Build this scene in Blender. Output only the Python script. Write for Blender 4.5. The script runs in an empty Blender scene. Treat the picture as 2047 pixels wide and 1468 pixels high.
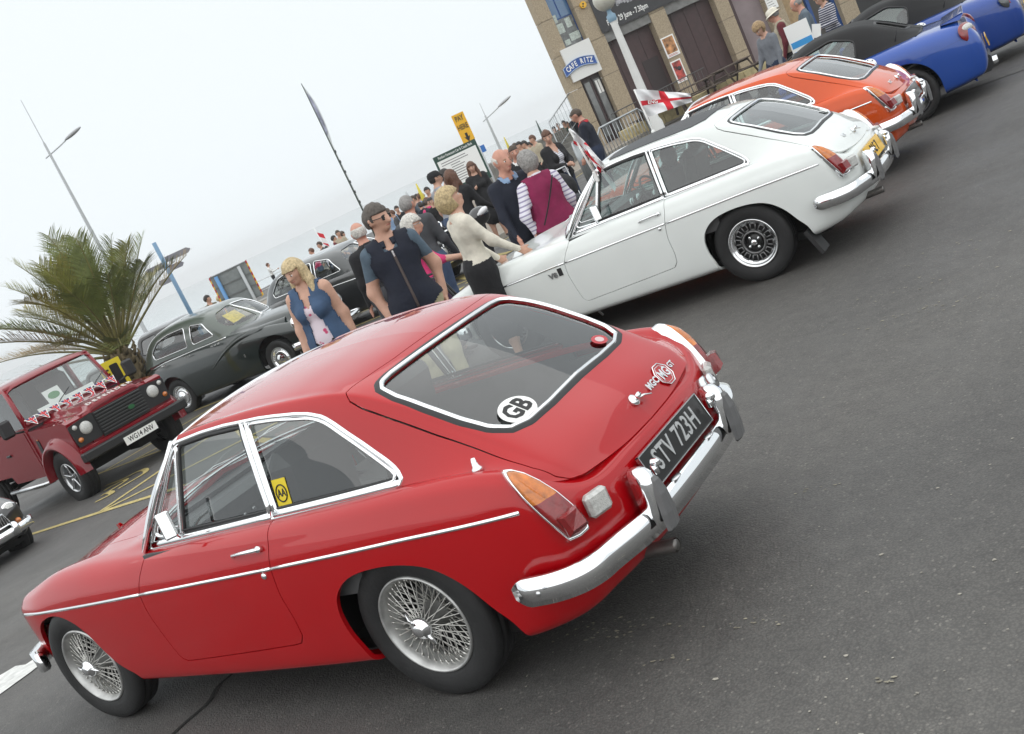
import bpy, math, random
import numpy as np
from math import sin, cos, pi, radians
random.seed(7); RNG = np.random.default_rng(7)
SC = bpy.context.scene
COL = SC.collection
# ------------------------------------------------------------------ camera
CAM_C = np.array([-2.93520, 3.33845, 1.82037]); CAM_F = 2205.646 / 2047.0
PITCH, YAW, ROLL = radians(-11.0557), radians(-52.2234), radians(-25.2177)
def cam_axes():
    cy, sy, cp, sp = cos(YAW), sin(YAW), cos(PITCH), sin(PITCH)
    f = np.array([cy*cp, sy*cp, sp]); r = np.array([sy, -cy, 0.0]); u = np.cross(r, f)
    cr, sr = cos(ROLL), sin(ROLL)
    return f, cr*r + sr*u, -sr*r + cr*u
_f, _r, _u = cam_axes()
cd = bpy.data.cameras.new('camera'); cam = bpy.data.objects.new('camera', cd); COL.objects.link(cam)
from mathutils import Matrix, Vector
M = Matrix([list(_r), list(_u), list(-_f)]).transposed().to_4x4(); M.translation = Vector(CAM_C)
cam.matrix_world = M
cd.sensor_fit = 'HORIZONTAL'; cd.sensor_width = 36.0; cd.lens = 36.0 * CAM_F
cd.clip_start = 0.05; cd.clip_end = 6000
cd.dof.use_dof = False
SC.camera = cam
# ------------------------------------------------------------------ sky, sun, exposure
W = bpy.data.worlds.new('World'); SC.world = W; W.use_nodes = True
nt = W.node_tree; nt.nodes.clear()
out = nt.nodes.new('ShaderNodeOutputWorld'); bg = nt.nodes.new('ShaderNodeBackground')
sky = nt.nodes.new('ShaderNodeTexSky'); sky.sky_type = 'NISHITA'; sky.sun_disc = False
SUN_EL, SUN_AZ = radians(66), radians(-30)
sky.sun_elevation = SUN_EL; sky.sun_rotation = SUN_AZ; sky.dust_density = 6.0; sky.air_density = 1.0
# overcast: the clear sky's light is almost wholly replaced by one even layer of sea mist and cloud
sc_ = nt.nodes.new('ShaderNodeVectorMath'); sc_.operation = 'SCALE'; sc_.inputs['Scale'].default_value = 0.012
nt.links.new(sky.outputs[0], sc_.inputs[0])
ad = nt.nodes.new('ShaderNodeVectorMath'); ad.operation = 'ADD'
ad.inputs[1].default_value = (8.55, 9.1, 9.4)
nt.links.new(sc_.outputs[0], ad.inputs[0]); nt.links.new(ad.outputs[0], bg.inputs[0])
bg.inputs['Strength'].default_value = 0.082
nt.links.new(bg.outputs[0], out.inputs[0])
sd = bpy.data.lights.new('sun', 'SUN'); so = bpy.data.objects.new('sun', sd); COL.objects.link(so)
sd.energy = 1.5; sd.angle = radians(150); sd.color = (1.0, 0.97, 0.93)
sun_dir = Vector((sin(SUN_AZ)*cos(SUN_EL), cos(SUN_AZ)*cos(SUN_EL), sin(SUN_EL)))
so.rotation_euler = sun_dir.to_track_quat('Z', 'Y').to_euler()
vs = SC.view_settings; vs.view_transform = 'Standard'; vs.look = 'None'; vs.gamma = 1.0; vs.exposure = 0.42; vs.use_curve_mapping = False
SC.cycles.max_bounces = 10; SC.cycles.transparent_max_bounces = 24; SC.cycles.diffuse_bounces = 4; SC.cycles.glossy_bounces = 4
SC.cycles.sample_clamp_indirect = 6.0; SC.cycles.volume_bounces = 0
SC.cycles.caustics_reflective = False; SC.cycles.caustics_refractive = False
# ------------------------------------------------------------------ helpers
def _socket(b, *names):
    for n in names:
        if n in b.inputs: return b.inputs[n]
MATS = {}
def mat(name, color, rough=0.5, metal=0.0, coat=0.0, var=0.0, vscale=8.0, bump=0.0, bscale=60.0, spec=None, trans=0.0, emit=None, coatr=0.03):
    """procedural Principled material: colour varied by noise, optional fine bump"""
    if name in MATS: return MATS[name]
    m = bpy.data.materials.new(name); m.use_nodes = True
    t = m.node_tree; b = t.nodes['Principled BSDF']
    c = (*color, 1.0)
    b.inputs['Base Color'].default_value = c; b.inputs['Roughness'].default_value = rough; b.inputs['Metallic'].default_value = metal
    if coat: _socket(b, 'Coat Weight').default_value = coat; _socket(b, 'Coat Roughness').default_value = coatr; _socket(b, 'Coat IOR').default_value = 1.5
    if spec is not None: _socket(b, 'Specular IOR Level').default_value = spec
    if trans: _socket(b, 'Transmission Weight').default_value = trans
    if emit: _socket(b, 'Emission Color').default_value = (*emit[0], 1); _socket(b, 'Emission Strength').default_value = emit[1]
    if var or bump:
        tc = t.nodes.new('ShaderNodeTexCoord')
    if var:
        n = t.nodes.new('ShaderNodeTexNoise'); n.inputs['Scale'].default_value = vscale; n.inputs['Detail'].default_value = 5
        t.links.new(tc.outputs['Object'], n.inputs['Vector'])
        r = t.nodes.new('ShaderNodeValToRGB'); e = r.color_ramp.elements
        e[0].position = 0.3; e[1].position = 0.7
        e[0].color = tuple(max(0, x*(1-var)) for x in color) + (1,); e[1].color = tuple(min(1, x*(1+var)) for x in color) + (1,)
        t.links.new(n.outputs['Fac'], r.inputs['Fac']); t.links.new(r.outputs[0], b.inputs['Base Color'])
    if bump:
        n2 = t.nodes.new('ShaderNodeTexNoise'); n2.inputs['Scale'].default_value = bscale; n2.inputs['Detail'].default_value = 3
        t.links.new(tc.outputs['Object'], n2.inputs['Vector'])
        bp = t.nodes.new('ShaderNodeBump'); bp.inputs['Strength'].default_value = bump; bp.inputs['Distance'].default_value = 0.01
        t.links.new(n2.outputs['Fac'], bp.inputs['Height']); t.links.new(bp.outputs[0], b.inputs['Normal'])
    MATS[name] = m
    return m
def glass_mat(name, tint, refl=1.0, ior=1.5):
    """thin pane: tinted see-through plus mirror reflection by Fresnel"""
    if name in MATS: return MATS[name]
    m = bpy.data.materials.new(name); m.use_nodes = True; t = m.node_tree; t.nodes.clear()
    o = t.nodes.new('ShaderNodeOutputMaterial'); tr = t.nodes.new('ShaderNodeBsdfTransparent'); gl = t.nodes.new('ShaderNodeBsdfGlossy')
    tr.inputs[0].default_value = (*tint, 1); gl.inputs['Roughness'].default_value = 0.01; gl.inputs[0].default_value = (refl, refl, refl, 1)
    lw = t.nodes.new('ShaderNodeLayerWeight'); lw.inputs['Blend'].default_value = 0.5
    pw = t.nodes.new('ShaderNodeMath'); pw.operation = 'POWER'; pw.inputs[1].default_value = 4.2; t.links.new(lw.outputs['Facing'], pw.inputs[0])
    f0 = 2.7*((ior-1)/(ior+1))**2; fr = t.nodes.new('ShaderNodeMath'); fr.operation = 'MULTIPLY_ADD'; fr.use_clamp = True
    fr.inputs[1].default_value = 1-f0; fr.inputs[2].default_value = f0; t.links.new(pw.outputs[0], fr.inputs[0])
    mx = t.nodes.new('ShaderNodeMixShader')
    t.links.new(fr.outputs[0], mx.inputs[0]); t.links.new(tr.outputs[0], mx.inputs[1]); t.links.new(gl.outputs[0], mx.inputs[2]); t.links.new(mx.outputs[0], o.inputs[0])
    MATS[name] = m
    return m
def stripes_mat(name, c1, c2, period, axis='Z', duty=0.5, rough=0.8, wob=0.0):
    if name in MATS: return MATS[name]
    m = mat(name, c1, rough); t = m.node_tree; b = t.nodes['Principled BSDF']
    tc = t.nodes.new('ShaderNodeTexCoord'); sx = t.nodes.new('ShaderNodeSeparateXYZ'); t.links.new(tc.outputs['Object'], sx.inputs[0])
    v = sx.outputs[axis]
    if axis == 'D':
        pass
    d = t.nodes.new('ShaderNodeMath'); d.operation = 'DIVIDE'; d.inputs[1].default_value = period; t.links.new(v, d.inputs[0])
    fr = t.nodes.new('ShaderNodeMath'); fr.operation = 'FRACT'; t.links.new(d.outputs[0], fr.inputs[0])
    g = t.nodes.new('ShaderNodeMath'); g.operation = 'GREATER_THAN'; g.inputs[1].default_value = duty; t.links.new(fr.outputs[0], g.inputs[0])
    mx = t.nodes.new('ShaderNodeMix'); mx.data_type = 'RGBA'; mx.inputs['A'].default_value = (*c1, 1); mx.inputs['B'].default_value = (*c2, 1)
    t.links.new(g.outputs[0], mx.inputs['Factor']); t.links.new(mx.outputs['Result'], b.inputs['Base Color'])
    return m
def link(name, me, parent=None, mats=None):
    o = bpy.data.objects.new(name, me); COL.objects.link(o)
    if parent is not None: o.parent = parent
    if mats is not None:
        ms = mats if isinstance(mats, (list, tuple)) else [mats]
        if len(me.materials) == 0:
            for m in ms: me.materials.append(m)
        else:
            for i, m in enumerate(ms):
                if me.materials[i] != m: o.material_slots[i].link = 'OBJECT'; o.material_slots[i].material = m
    return o
def tag(o, label, cat, group=None, kind=None):
    if label: o['label'] = label
    if cat: o['category'] = cat
    if group: o['group'] = group
    if kind: o['kind'] = kind
    return o
def thing(name, label, cat, loc=(0, 0, 0), rotz=0.0, group=None):
    o = bpy.data.objects.new(name, None); COL.objects.link(o); o.empty_display_size = 0.1
    o.location = loc; o.rotation_euler = (0, 0, rotz)
    return tag(o, label, cat, group)
def structure(o): o['kind'] = 'structure'; return o
def mesh_from(V, F, smooth=True, N=None, idx=None, name='mesh'):
    me = bpy.data.meshes.new(name)
    V = np.asarray(V, float)
    if isinstance(F, np.ndarray):
        k = F.shape[1]; n = len(F)
        me.vertices.add(len(V)); me.vertices.foreach_set('co', V.ravel())
        me.loops.add(n*k); me.loops.foreach_set('vertex_index', F.astype(np.int32).ravel())
        me.polygons.add(n); me.polygons.foreach_set('loop_start', np.arange(0, n*k, k, dtype=np.int32))
        me.update(calc_edges=True)
    else:
        me.from_pydata([tuple(v) for v in V], [], [tuple(f) for f in F]); me.update()
    if len(me.polygons):
        me.polygons.foreach_set('use_smooth', np.full(len(me.polygons), bool(smooth)))
        if idx is not None: me.polygons.foreach_set('material_index', np.asarray(idx, dtype=np.int32))
    if N is not None and len(V):
        me.normals_split_custom_set_from_vertices([tuple(n) for n in N])
    return me
class MB:
    """collects shapes into one mesh; each shape flat or smooth"""
    def __init__(s): s.V = []; s.F = []; s.S = []; s.I = []; s.n = 0
    def add(s, V, F, smooth=False, mi=0):
        V = np.asarray(V, float).reshape(-1, 3)
        s.V.append(V)
        for f in F: s.F.append(tuple(int(i) + s.n for i in f)); s.S.append(smooth); s.I.append(mi)
        s.n += len(V); return s
    def box(s, c, size, R=None, bev=0.0, mi=0):
        c = np.asarray(c, float); h = np.asarray(size, float)/2
        if bev <= 0:
            V = np.array([(x, y, z) for x in (-1, 1) for y in (-1, 1) for z in (-1, 1)], float)*h
            F = [(0, 1, 3, 2), (4, 6, 7, 5), (0, 4, 5, 1), (2, 3, 7, 6), (0, 2, 6, 4), (1, 5, 7, 3)]
        else:
            b = min(bev, *(h*0.98)); V = []; F = []
            # chamfered box: 24 vertices
            ids = {}
            for x in (-1, 1):
                for y in (-1, 1):
                    for z in (-1, 1):
                        for a in range(3):
                            p = np.array([x, y, z], float)*(h - b); p[a] = (x, y, z)[a]*h[a]
                            ids[(x, y, z, a)] = len(V); V.append(p)
            V = np.array(V)
            for a in range(3):
                o1, o2 = [k for k in range(3) if k != a]
                for sg in (-1, 1):
                    q = []
                    for (p1, p2) in ((-1, -1), (1, -1), (1, 1), (-1, 1)):
                        k = [0, 0, 0]; k[a] = sg; k[o1] = p1; k[o2] = p2; q.append(ids[(*k, a)])
                    F.append(tuple(q))
            for a in range(3):
                o1, o2 = [k for k in range(3) if k != a]
                for p1 in (-1, 1):
                    for p2 in (-1, 1):
                        k0 = [0, 0, 0]; k0[a] = -1; k0[o1] = p1; k0[o2] = p2; k1 = list(k0); k1[a] = 1
                        F.append((ids[(*k0, o1)], ids[(*k1, o1)], ids[(*k1, o2)], ids[(*k0, o2)]))
            for x in (-1, 1):
                for y in (-1, 1):
                    for z in (-1, 1): F.append(tuple(ids[(x, y, z, a)] for a in range(3)))
            Fo = []
            for f in F:
                ps = V[list(f)]; n = np.cross(ps[1]-ps[0], ps[2]-ps[0])
                Fo.append(f if n @ ps.mean(0) > 0 else f[::-1])
            F = Fo
        if R is not None: V = V @ np.asarray(R).T
        return s.add(V + c, F, False, mi)
    def tube(s, P, r, n=8, caps=True, closed=False, mi=0, flat=1.0, up=None):
        """round tube through points P, radius r (number or list)"""
        P = np.asarray(P, float); m = len(P)
        rr = np.broadcast_to(np.asarray(r, float), (m,))
        if closed: T = np.roll(P, -1, 0) - np.roll(P, 1, 0)
        else:
            T = np.gradient(P, axis=0)
        T /= np.linalg.norm(T, axis=1)[:, None] + 1e-12
        a = np.array(up if up is not None else (0, 0, 1.0))
        if abs(T[0] @ a) > 0.9: a = np.array([1.0, 0, 0])
        V = []
        nrm = np.cross(T[0], a); nrm /= np.linalg.norm(nrm)
        for i in range(m):
            nrm = nrm - T[i]*(nrm @ T[i]); nrm /= np.linalg.norm(nrm) + 1e-12
            b = np.cross(T[i], nrm)
            for k in range(n):
                t = 2*pi*k/n; V.append(P[i] + rr[i]*(nrm*cos(t) + b*sin(t)*flat))
        F = []
        for i in range(m if closed else m-1):
            j = (i+1) % m
            for k in range(n): F.append((i*n+k, i*n+(k+1) % n, j*n+(k+1) % n, j*n+k))
        if caps and not closed: F.append(tuple(range(n))[::-1]); F.append(tuple(range((m-1)*n, m*n)))
        return s.add(V, F, True, mi)
    def cyl(s, p0, p1, r, n=12, r2=None, mi=0):
        return s.tube([p0, p1], [r, r if r2 is None else r2], n, mi=mi)
    def lathe(s, prof, c=(0, 0, 0), axis='Z', n=24, mi=0, smooth=True, closed=False):
        """revolve (r, h) profile about an axis through c"""
        V = []
        for k in range(n):
            t = 2*pi*k/n
            for r, h in prof:
                p = (r*cos(t), r*sin(t), h)
                if axis == 'Y': p = (p[0], p[2], p[1])
                elif axis == 'X': p = (p[2], p[0], p[1])
                V.append(p)
        m = len(prof); F = []
        for k in range(n):
            k2 = (k+1) % n
            for i in range(m if closed else m-1):
                j = (i+1) % m
                q = (k*m+i, k2*m+i, k2*m+j, k*m+j)
                F.append(q[::-1] if axis == 'Y' else q)
        return s.add(np.array(V) + np.asarray(c, float), F, smooth, mi)
    def prism(s, poly, d0, d1, frame=None, mi=0):
        """polygon (a,b) extruded along third axis from d0 to d1; frame = (origin, ea, eb, en)"""
        poly = np.asarray(poly, float); n = len(poly)
        O, ea, eb, en = frame if frame is not None else (np.zeros(3), np.array([1., 0, 0]), np.array([0, 1., 0]), np.array([0, 0, 1.]))
        O, ea, eb, en = map(lambda q: np.asarray(q, float), (O, ea, eb, en))
        B = O + poly[:, :1]*ea + poly[:, 1:]*eb
        V = np.concatenate([B + en*d0, B + en*d1])
        F = [tuple(range(n))[::-1], tuple(range(n, 2*n))] + [(i, (i+1) % n, n+(i+1) % n, n+i) for i in range(n)]
        return s.add(V, F, False, mi)
    def ball(s, c, r, n=12, m=8, mi=0, R=None):
        r = np.broadcast_to(np.asarray(r, float), (3,)); V = [(0, 0, 1.)]
        for i in range(1, m):
            a = pi*i/m
            for k in range(n): t = 2*pi*k/n; V.append((sin(a)*cos(t), sin(a)*sin(t), cos(a)))
        V.append((0, 0, -1.)); V = np.array(V)*r
        F = [(0, 1+k, 1+(k+1) % n) for k in range(n)]
        for i in range(m-2):
            for k in range(n): F.append((1+i*n+k, 1+(i+1)*n+k, 1+(i+1)*n+(k+1) % n, 1+i*n+(k+1) % n))
        L = len(V)-1
        F += [(1+(m-2)*n+k, L, 1+(m-2)*n+(k+1) % n) for k in range(n)]
        if R is not None: V = V @ np.asarray(R).T
        return s.add(V + np.asarray(c, float), F, True, mi)
    def grid(s, G, smooth=True, mi=0, flip=False):
        G = np.asarray(G, float); a, b = G.shape[:2]
        F = [(i*b+j, (i+1)*b+j, (i+1)*b+j+1, i*b+j+1) for i in range(a-1) for j in range(b-1)]
        if flip: F = [f[::-1] for f in F]
        return s.add(G.reshape(-1, 3), F, smooth, mi)
    def mesh(s, name='mesh'):
        me = bpy.data.meshes.new(name)
        V = np.concatenate(s.V) if s.V else np.zeros((0, 3))
        me.from_pydata(V.tolist(), [], s.F); me.update()
        me.polygons.foreach_set('use_smooth', np.array(s.S, bool)); me.polygons.foreach_set('material_index', np.array(s.I, np.int32))
        return me
    def obj(s, name, m, parent=None): return link(name, s.mesh(name), parent, m)
def rotz(a): c, s = cos(a), sin(a); return np.array([[c, -s, 0], [s, c, 0], [0, 0, 1.]])
def rotx(a): c, s = cos(a), sin(a); return np.array([[1., 0, 0], [0, c, -s], [0, s, c]])
def roty(a): c, s = cos(a), sin(a); return np.array([[c, 0, s], [0, 1., 0], [-s, 0, c]])
def copy_tree(o, parent=None):
    c = o.copy(); COL.objects.link(c)
    if parent is not None: c.parent = parent
    for ch in list(o.children): copy_tree(ch, c)
    return c
TEXTS = {}
def text_mesh(txt, size, depth=0.002, frame=None, align='CENTER', bold=0.0, xscale=1.0, space=1.0):
    """mesh of lettering lying in the plane (ea, eb) of frame, centred on its origin"""
    cu = bpy.data.curves.new('lettering', 'FONT'); cu.body = txt; cu.size = size; cu.align_x = align; cu.align_y = 'CENTER'
    cu.extrude = depth/2; cu.offset = bold; cu.resolution_u = 2; cu.space_character = space
    ob = bpy.data.objects.new('lettering', cu); COL.objects.link(ob)
    dg = bpy.context.evaluated_depsgraph_get()
    me = bpy.data.meshes.new_from_object(ob.evaluated_get(dg))
    bpy.data.objects.remove(ob); bpy.data.curves.remove(cu)
    n = len(me.vertices); co = np.empty(n*3); me.vertices.foreach_get('co', co); co = co.reshape(-1, 3)
    co[:, 0] *= xscale
    if frame is not None:
        O, ea, eb, en = map(lambda q: np.asarray(q, float), frame)
        co = O + co[:, :1]*ea + co[:, 1:2]*eb + co[:, 2:]*en
    me.vertices.foreach_set('co', co.ravel()); me.update(); me.materials.clear()
    return me
def lettering(name, txt, size, m, parent, frame, **k):
    return link(name, text_mesh(txt, size, frame=frame, **k), parent, m)
# --- surfaces: cubic interpolation through a net of points, cutting along outlines
def catmull(P, n):
    """P (m, ...) control points -> n samples, Catmull-Rom, uniform"""
    P = np.asarray(P, float); m = len(P)
    t = np.linspace(0, m-1, n); i = np.clip(t.astype(int), 0, m-2); f = (t - i).reshape((-1,) + (1,)*(P.ndim-1))
    g = lambda k: P[np.clip(k, 0, m-1)]
    p0 = np.where((i == 0).reshape(f.shape), 2*P[0]-P[1], g(i-1)); p1 = g(i); p2 = g(i+1)
    p3 = np.where((i == m-2).reshape(f.shape), 2*P[-1]-P[-2], g(i+2))
    return 0.5*(2*p1 + (p2-p0)*f + (2*p0-5*p1+4*p2-p3)*f**2 + (3*p1-p0-3*p2+p3)*f**3)
def net(A, nu, nv):
    G = catmull(A, nu); return np.swapaxes(catmull(np.swapaxes(G, 0, 1), nv), 0, 1)
def grid_normals(G):
    du = np.gradient(G, axis=0); dv = np.gradient(G, axis=1); n = np.cross(du, dv)
    return n/(np.linalg.norm(n, axis=2)[..., None] + 1e-12)
class Surf:
    """triangle surface with its own normals, so that cuts stay smooth"""
    def __init__(s, V, N, T): s.V, s.N, s.T = V, N, T
    @staticmethod
    def grid(G, out):
        N = grid_normals(G); a, b = G.shape[:2]
        i = np.arange((a-1)*(b-1)); r, c = i//(b-1), i % (b-1); p = r*b + c
        T = np.concatenate([np.stack([p, p+b, p+b+1], 1), np.stack([p, p+b+1, p+1], 1)])
        if out < 0: N = -N; T = T[:, ::-1]
        return Surf(G.reshape(-1, 3).copy(), N.reshape(-1, 3).copy(), T)
    def mirror(s):
        f = np.array([1., -1, 1]); return Surf(s.V*f, s.N*f, s.T[:, ::-1].copy())
    def __add__(s, o): return Surf(np.concatenate([s.V, o.V]), np.concatenate([s.N, o.N]), np.concatenate([s.T, o.T + len(s.V)]))
    def compact(s):
        u, inv = np.unique(s.T, return_inverse=True); return Surf(s.V[u], s.N[u], inv.reshape(-1, 3))
    def cut(s, f):
        """split along f = 0; f: values per vertex. returns (inside f<0, outside)"""
        V, N, T = s.V, s.N, s.T; f = np.where(np.abs(f) < 1e-7, 1e-7, f); sg = f[T] < 0; k = sg.sum(1)
        parts = {True: [T[k == 3]], False: [T[k == 0]]}
        nv = [V]; nn = [N]; cnt = len(V); ed = {}
        Vn = []; Nn = []
        def mid(a, b):
            nonlocal cnt
            key = (a, b) if a < b else (b, a)
            if key in ed: return ed[key]
            t = f[a]/(f[a]-f[b]); Vn.append(V[a]+(V[b]-V[a])*t); Nn.append(N[a]+(N[b]-N[a])*t); ed[key] = cnt; cnt += 1; return cnt-1
        ext = {True: [], False: []}
        for tri, q in zip(T[(k == 1) | (k == 2)], sg[(k == 1) | (k == 2)]):
            one = bool(q.sum() == 1); i = int(np.argmax(q == one)); a, b, c = int(tri[i]), int(tri[(i+1) % 3]), int(tri[(i+2) % 3])
            ab, ac = mid(a, b), mid(a, c)
            ext[one].append((a, ab, ac)); ext[not one] += [(ab, b, c), (ab, c, ac)]
        if Vn: nv.append(np.array(Vn)); n2 = np.array(Nn); nn.append(n2/(np.linalg.norm(n2, axis=1)[:, None]+1e-12))
        V2, N2 = np.concatenate(nv), np.concatenate(nn)
        return tuple(Surf(V2, N2, np.concatenate(parts[b] + ([np.array(ext[b])] if ext[b] else []))).compact() for b in (True, False))
    def offset(s, d): return Surf(s.V + s.N*d, s.N, s.T)
    def rim(s, depth):
        """fold the open edges inwards, so that the sheet shows a thickness"""
        T = s.T; e = np.concatenate([T[:, [0, 1]], T[:, [1, 2]], T[:, [2, 0]]]); n = len(s.V)
        key = e[:, 0].astype(np.int64)*n + e[:, 1]; rk = e[:, 1].astype(np.int64)*n + e[:, 0]
        b = e[~np.isin(key, rk)]
        if len(b) == 0: return s
        u, inv = np.unique(b, return_inverse=True); inv = inv.reshape(-1, 2)
        m = len(u); V1 = s.V[u]; V2 = V1 - s.N[u]*depth
        # side normals
        t = V1[inv[:, 1]] - V1[inv[:, 0]]; sn = np.zeros((m, 3)); fn = np.cross(t, s.N[u][inv[:, 0]])
        np.add.at(sn, inv[:, 0], fn); np.add.at(sn, inv[:, 1], fn); sn /= np.linalg.norm(sn, axis=1)[:, None] + 1e-12
        A = inv[:, 0] + n; B = inv[:, 1] + n
        Tn = np.concatenate([np.stack([A, A+m, B+m], 1), np.stack([A, B+m, B], 1)])
        return Surf(np.concatenate([s.V, V1, V2]), np.concatenate([s.N, sn, sn]), np.concatenate([T, Tn]))
    def mesh(s, name='mesh'): return mesh_from(s.V, s.T, True, s.N, name=name)
    def obj(s, name, m, parent=None): return link(name, s.mesh(name), parent, m)
def poly_sd(P, poly):
    """signed distance of points P (n,2) to a closed polygon, negative inside"""
    P = np.asarray(P, float); A = np.asarray(poly, float); B = np.roll(A, -1, 0); d2 = np.full(len(P), 1e9); ins = np.zeros(len(P), bool)
    for a, b in zip(A, B):
        e = b-a; w = P-a; t = np.clip((w @ e)/(e @ e + 1e-18), 0, 1); q = w - t[:, None]*e; d2 = np.minimum(d2, (q**2).sum(1))
        c = ((a[1] > P[:, 1]) != (b[1] > P[:, 1])); ins ^= c & (P[:, 0] < (b[0]-a[0])*(P[:, 1]-a[1])/(b[1]-a[1]+1e-18) + a[0])
    return np.where(ins, -1, 1)*np.sqrt(d2)
def round_poly(P, r, n=5):
    """polygon with rounded corners; r: number or list"""
    P = np.asarray(P, float); m = len(P); rr = np.broadcast_to(np.asarray(r, float), (m,)); o = []
    for i in range(m):
        p, a, b = P[i], P[i-1]-P[i], P[(i+1) % m]-P[i]; la, lb = np.linalg.norm(a), np.linalg.norm(b)
        d = min(rr[i], la*0.49, lb*0.49); a = p + a/la*d; b = p + b/lb*d
        if rr[i] <= 0: o.append(p); continue
        for t in np.linspace(0, 1, n): o.append((1-t)**2*a + 2*t*(1-t)*p + t*t*b)
    return np.array(o)
def resample(P, n, closed=True):
    P = np.asarray(P, float)
    if closed: P = np.concatenate([P, P[:1]])
    L = np.concatenate([[0], np.cumsum(np.linalg.norm(np.diff(P, axis=0), axis=1))])
    t = np.linspace(0, L[-1], n+1 if closed else n); Q = np.stack([np.interp(t, L, P[:, i]) for i in range(P.shape[1])], 1)
    return Q[:-1] if closed else Q
def strip_on(mb, P, N, w, h, closed=False, n=5, mi=0, sink=0.002):
    """bright trim: half-round strip of width w, height h lying on a surface along P with normals N"""
    P = np.asarray(P, float); N = np.asarray(N, float); m = len(P)
    T = (np.roll(P, -1, 0)-np.roll(P, 1, 0)) if closed else np.gradient(P, axis=0)
    T /= np.linalg.norm(T, axis=1)[:, None]+1e-12; S = np.cross(N, T); S /= np.linalg.norm(S, axis=1)[:, None]+1e-12
    V = []
    for a in np.linspace(0, pi, n): V.append(P + S*(w/2*cos(a)) + N*(h*sin(a)**0.8 - sink if 0 < a < pi-1e-6 else -sink))
    V = np.stack(V, 1); F = []
    for i in range(m if closed else m-1):
        j = (i+1) % m
        for k in range(n-1): F.append((i*n+k, j*n+k, j*n+k+1, i*n+k+1))
    if not closed: F += [tuple(range(n)), tuple(range((m-1)*n, m*n))[::-1]]
    return mb.add(V.reshape(-1, 3), F, True, mi)
class Proj:
    """finds points of a Surf above 2-D places (projection along one axis)"""
    def __init__(s, surf, ax, side=None):
        T = surf.T; s.s = surf; s.ax = ax; s.T = T
        if side is not None:
            c = surf.V[T].mean(1); s.T = T[side(c, surf.N[T].mean(1))]
        s.A = surf.V[s.T][:, :, ax]
        s.c = s.A.mean(1)
    def __call__(s, Q):
        P = []; N = []
        for q in np.asarray(Q, float):
            a, b, c = s.A[:, 0], s.A[:, 1], s.A[:, 2]
            v0, v1, v2 = b-a, c-a, q-a
            den = v0[:, 0]*v1[:, 1]-v1[:, 0]*v0[:, 1]; den = np.where(np.abs(den) < 1e-14, 1e-14, den)
            u = (v2[:, 0]*v1[:, 1]-v1[:, 0]*v2[:, 1])/den; v = (v0[:, 0]*v2[:, 1]-v2[:, 0]*v0[:, 1])/den
            sc = np.minimum(np.minimum(u, v), 1-u-v); k = int(np.argmax(np.where(np.isfinite(sc), sc, -9) - 0*u))
            if sc[k] < -0.02:
                k = int(np.argmin(((s.c-q)**2).sum(1)))
                uu, vv = np.clip(u[k], 0, 1), np.clip(v[k], 0, 1)
            else: uu, vv = u[k], v[k]
            t = s.T[k]; P.append(s.s.V[t[0]]*(1-uu-vv)+s.s.V[t[1]]*uu+s.s.V[t[2]]*vv); n = s.s.N[t[0]]*(1-uu-vv)+s.s.N[t[1]]*uu+s.s.N[t[2]]*vv; N.append(n/np.linalg.norm(n))
        return np.array(P), np.array(N)
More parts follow.
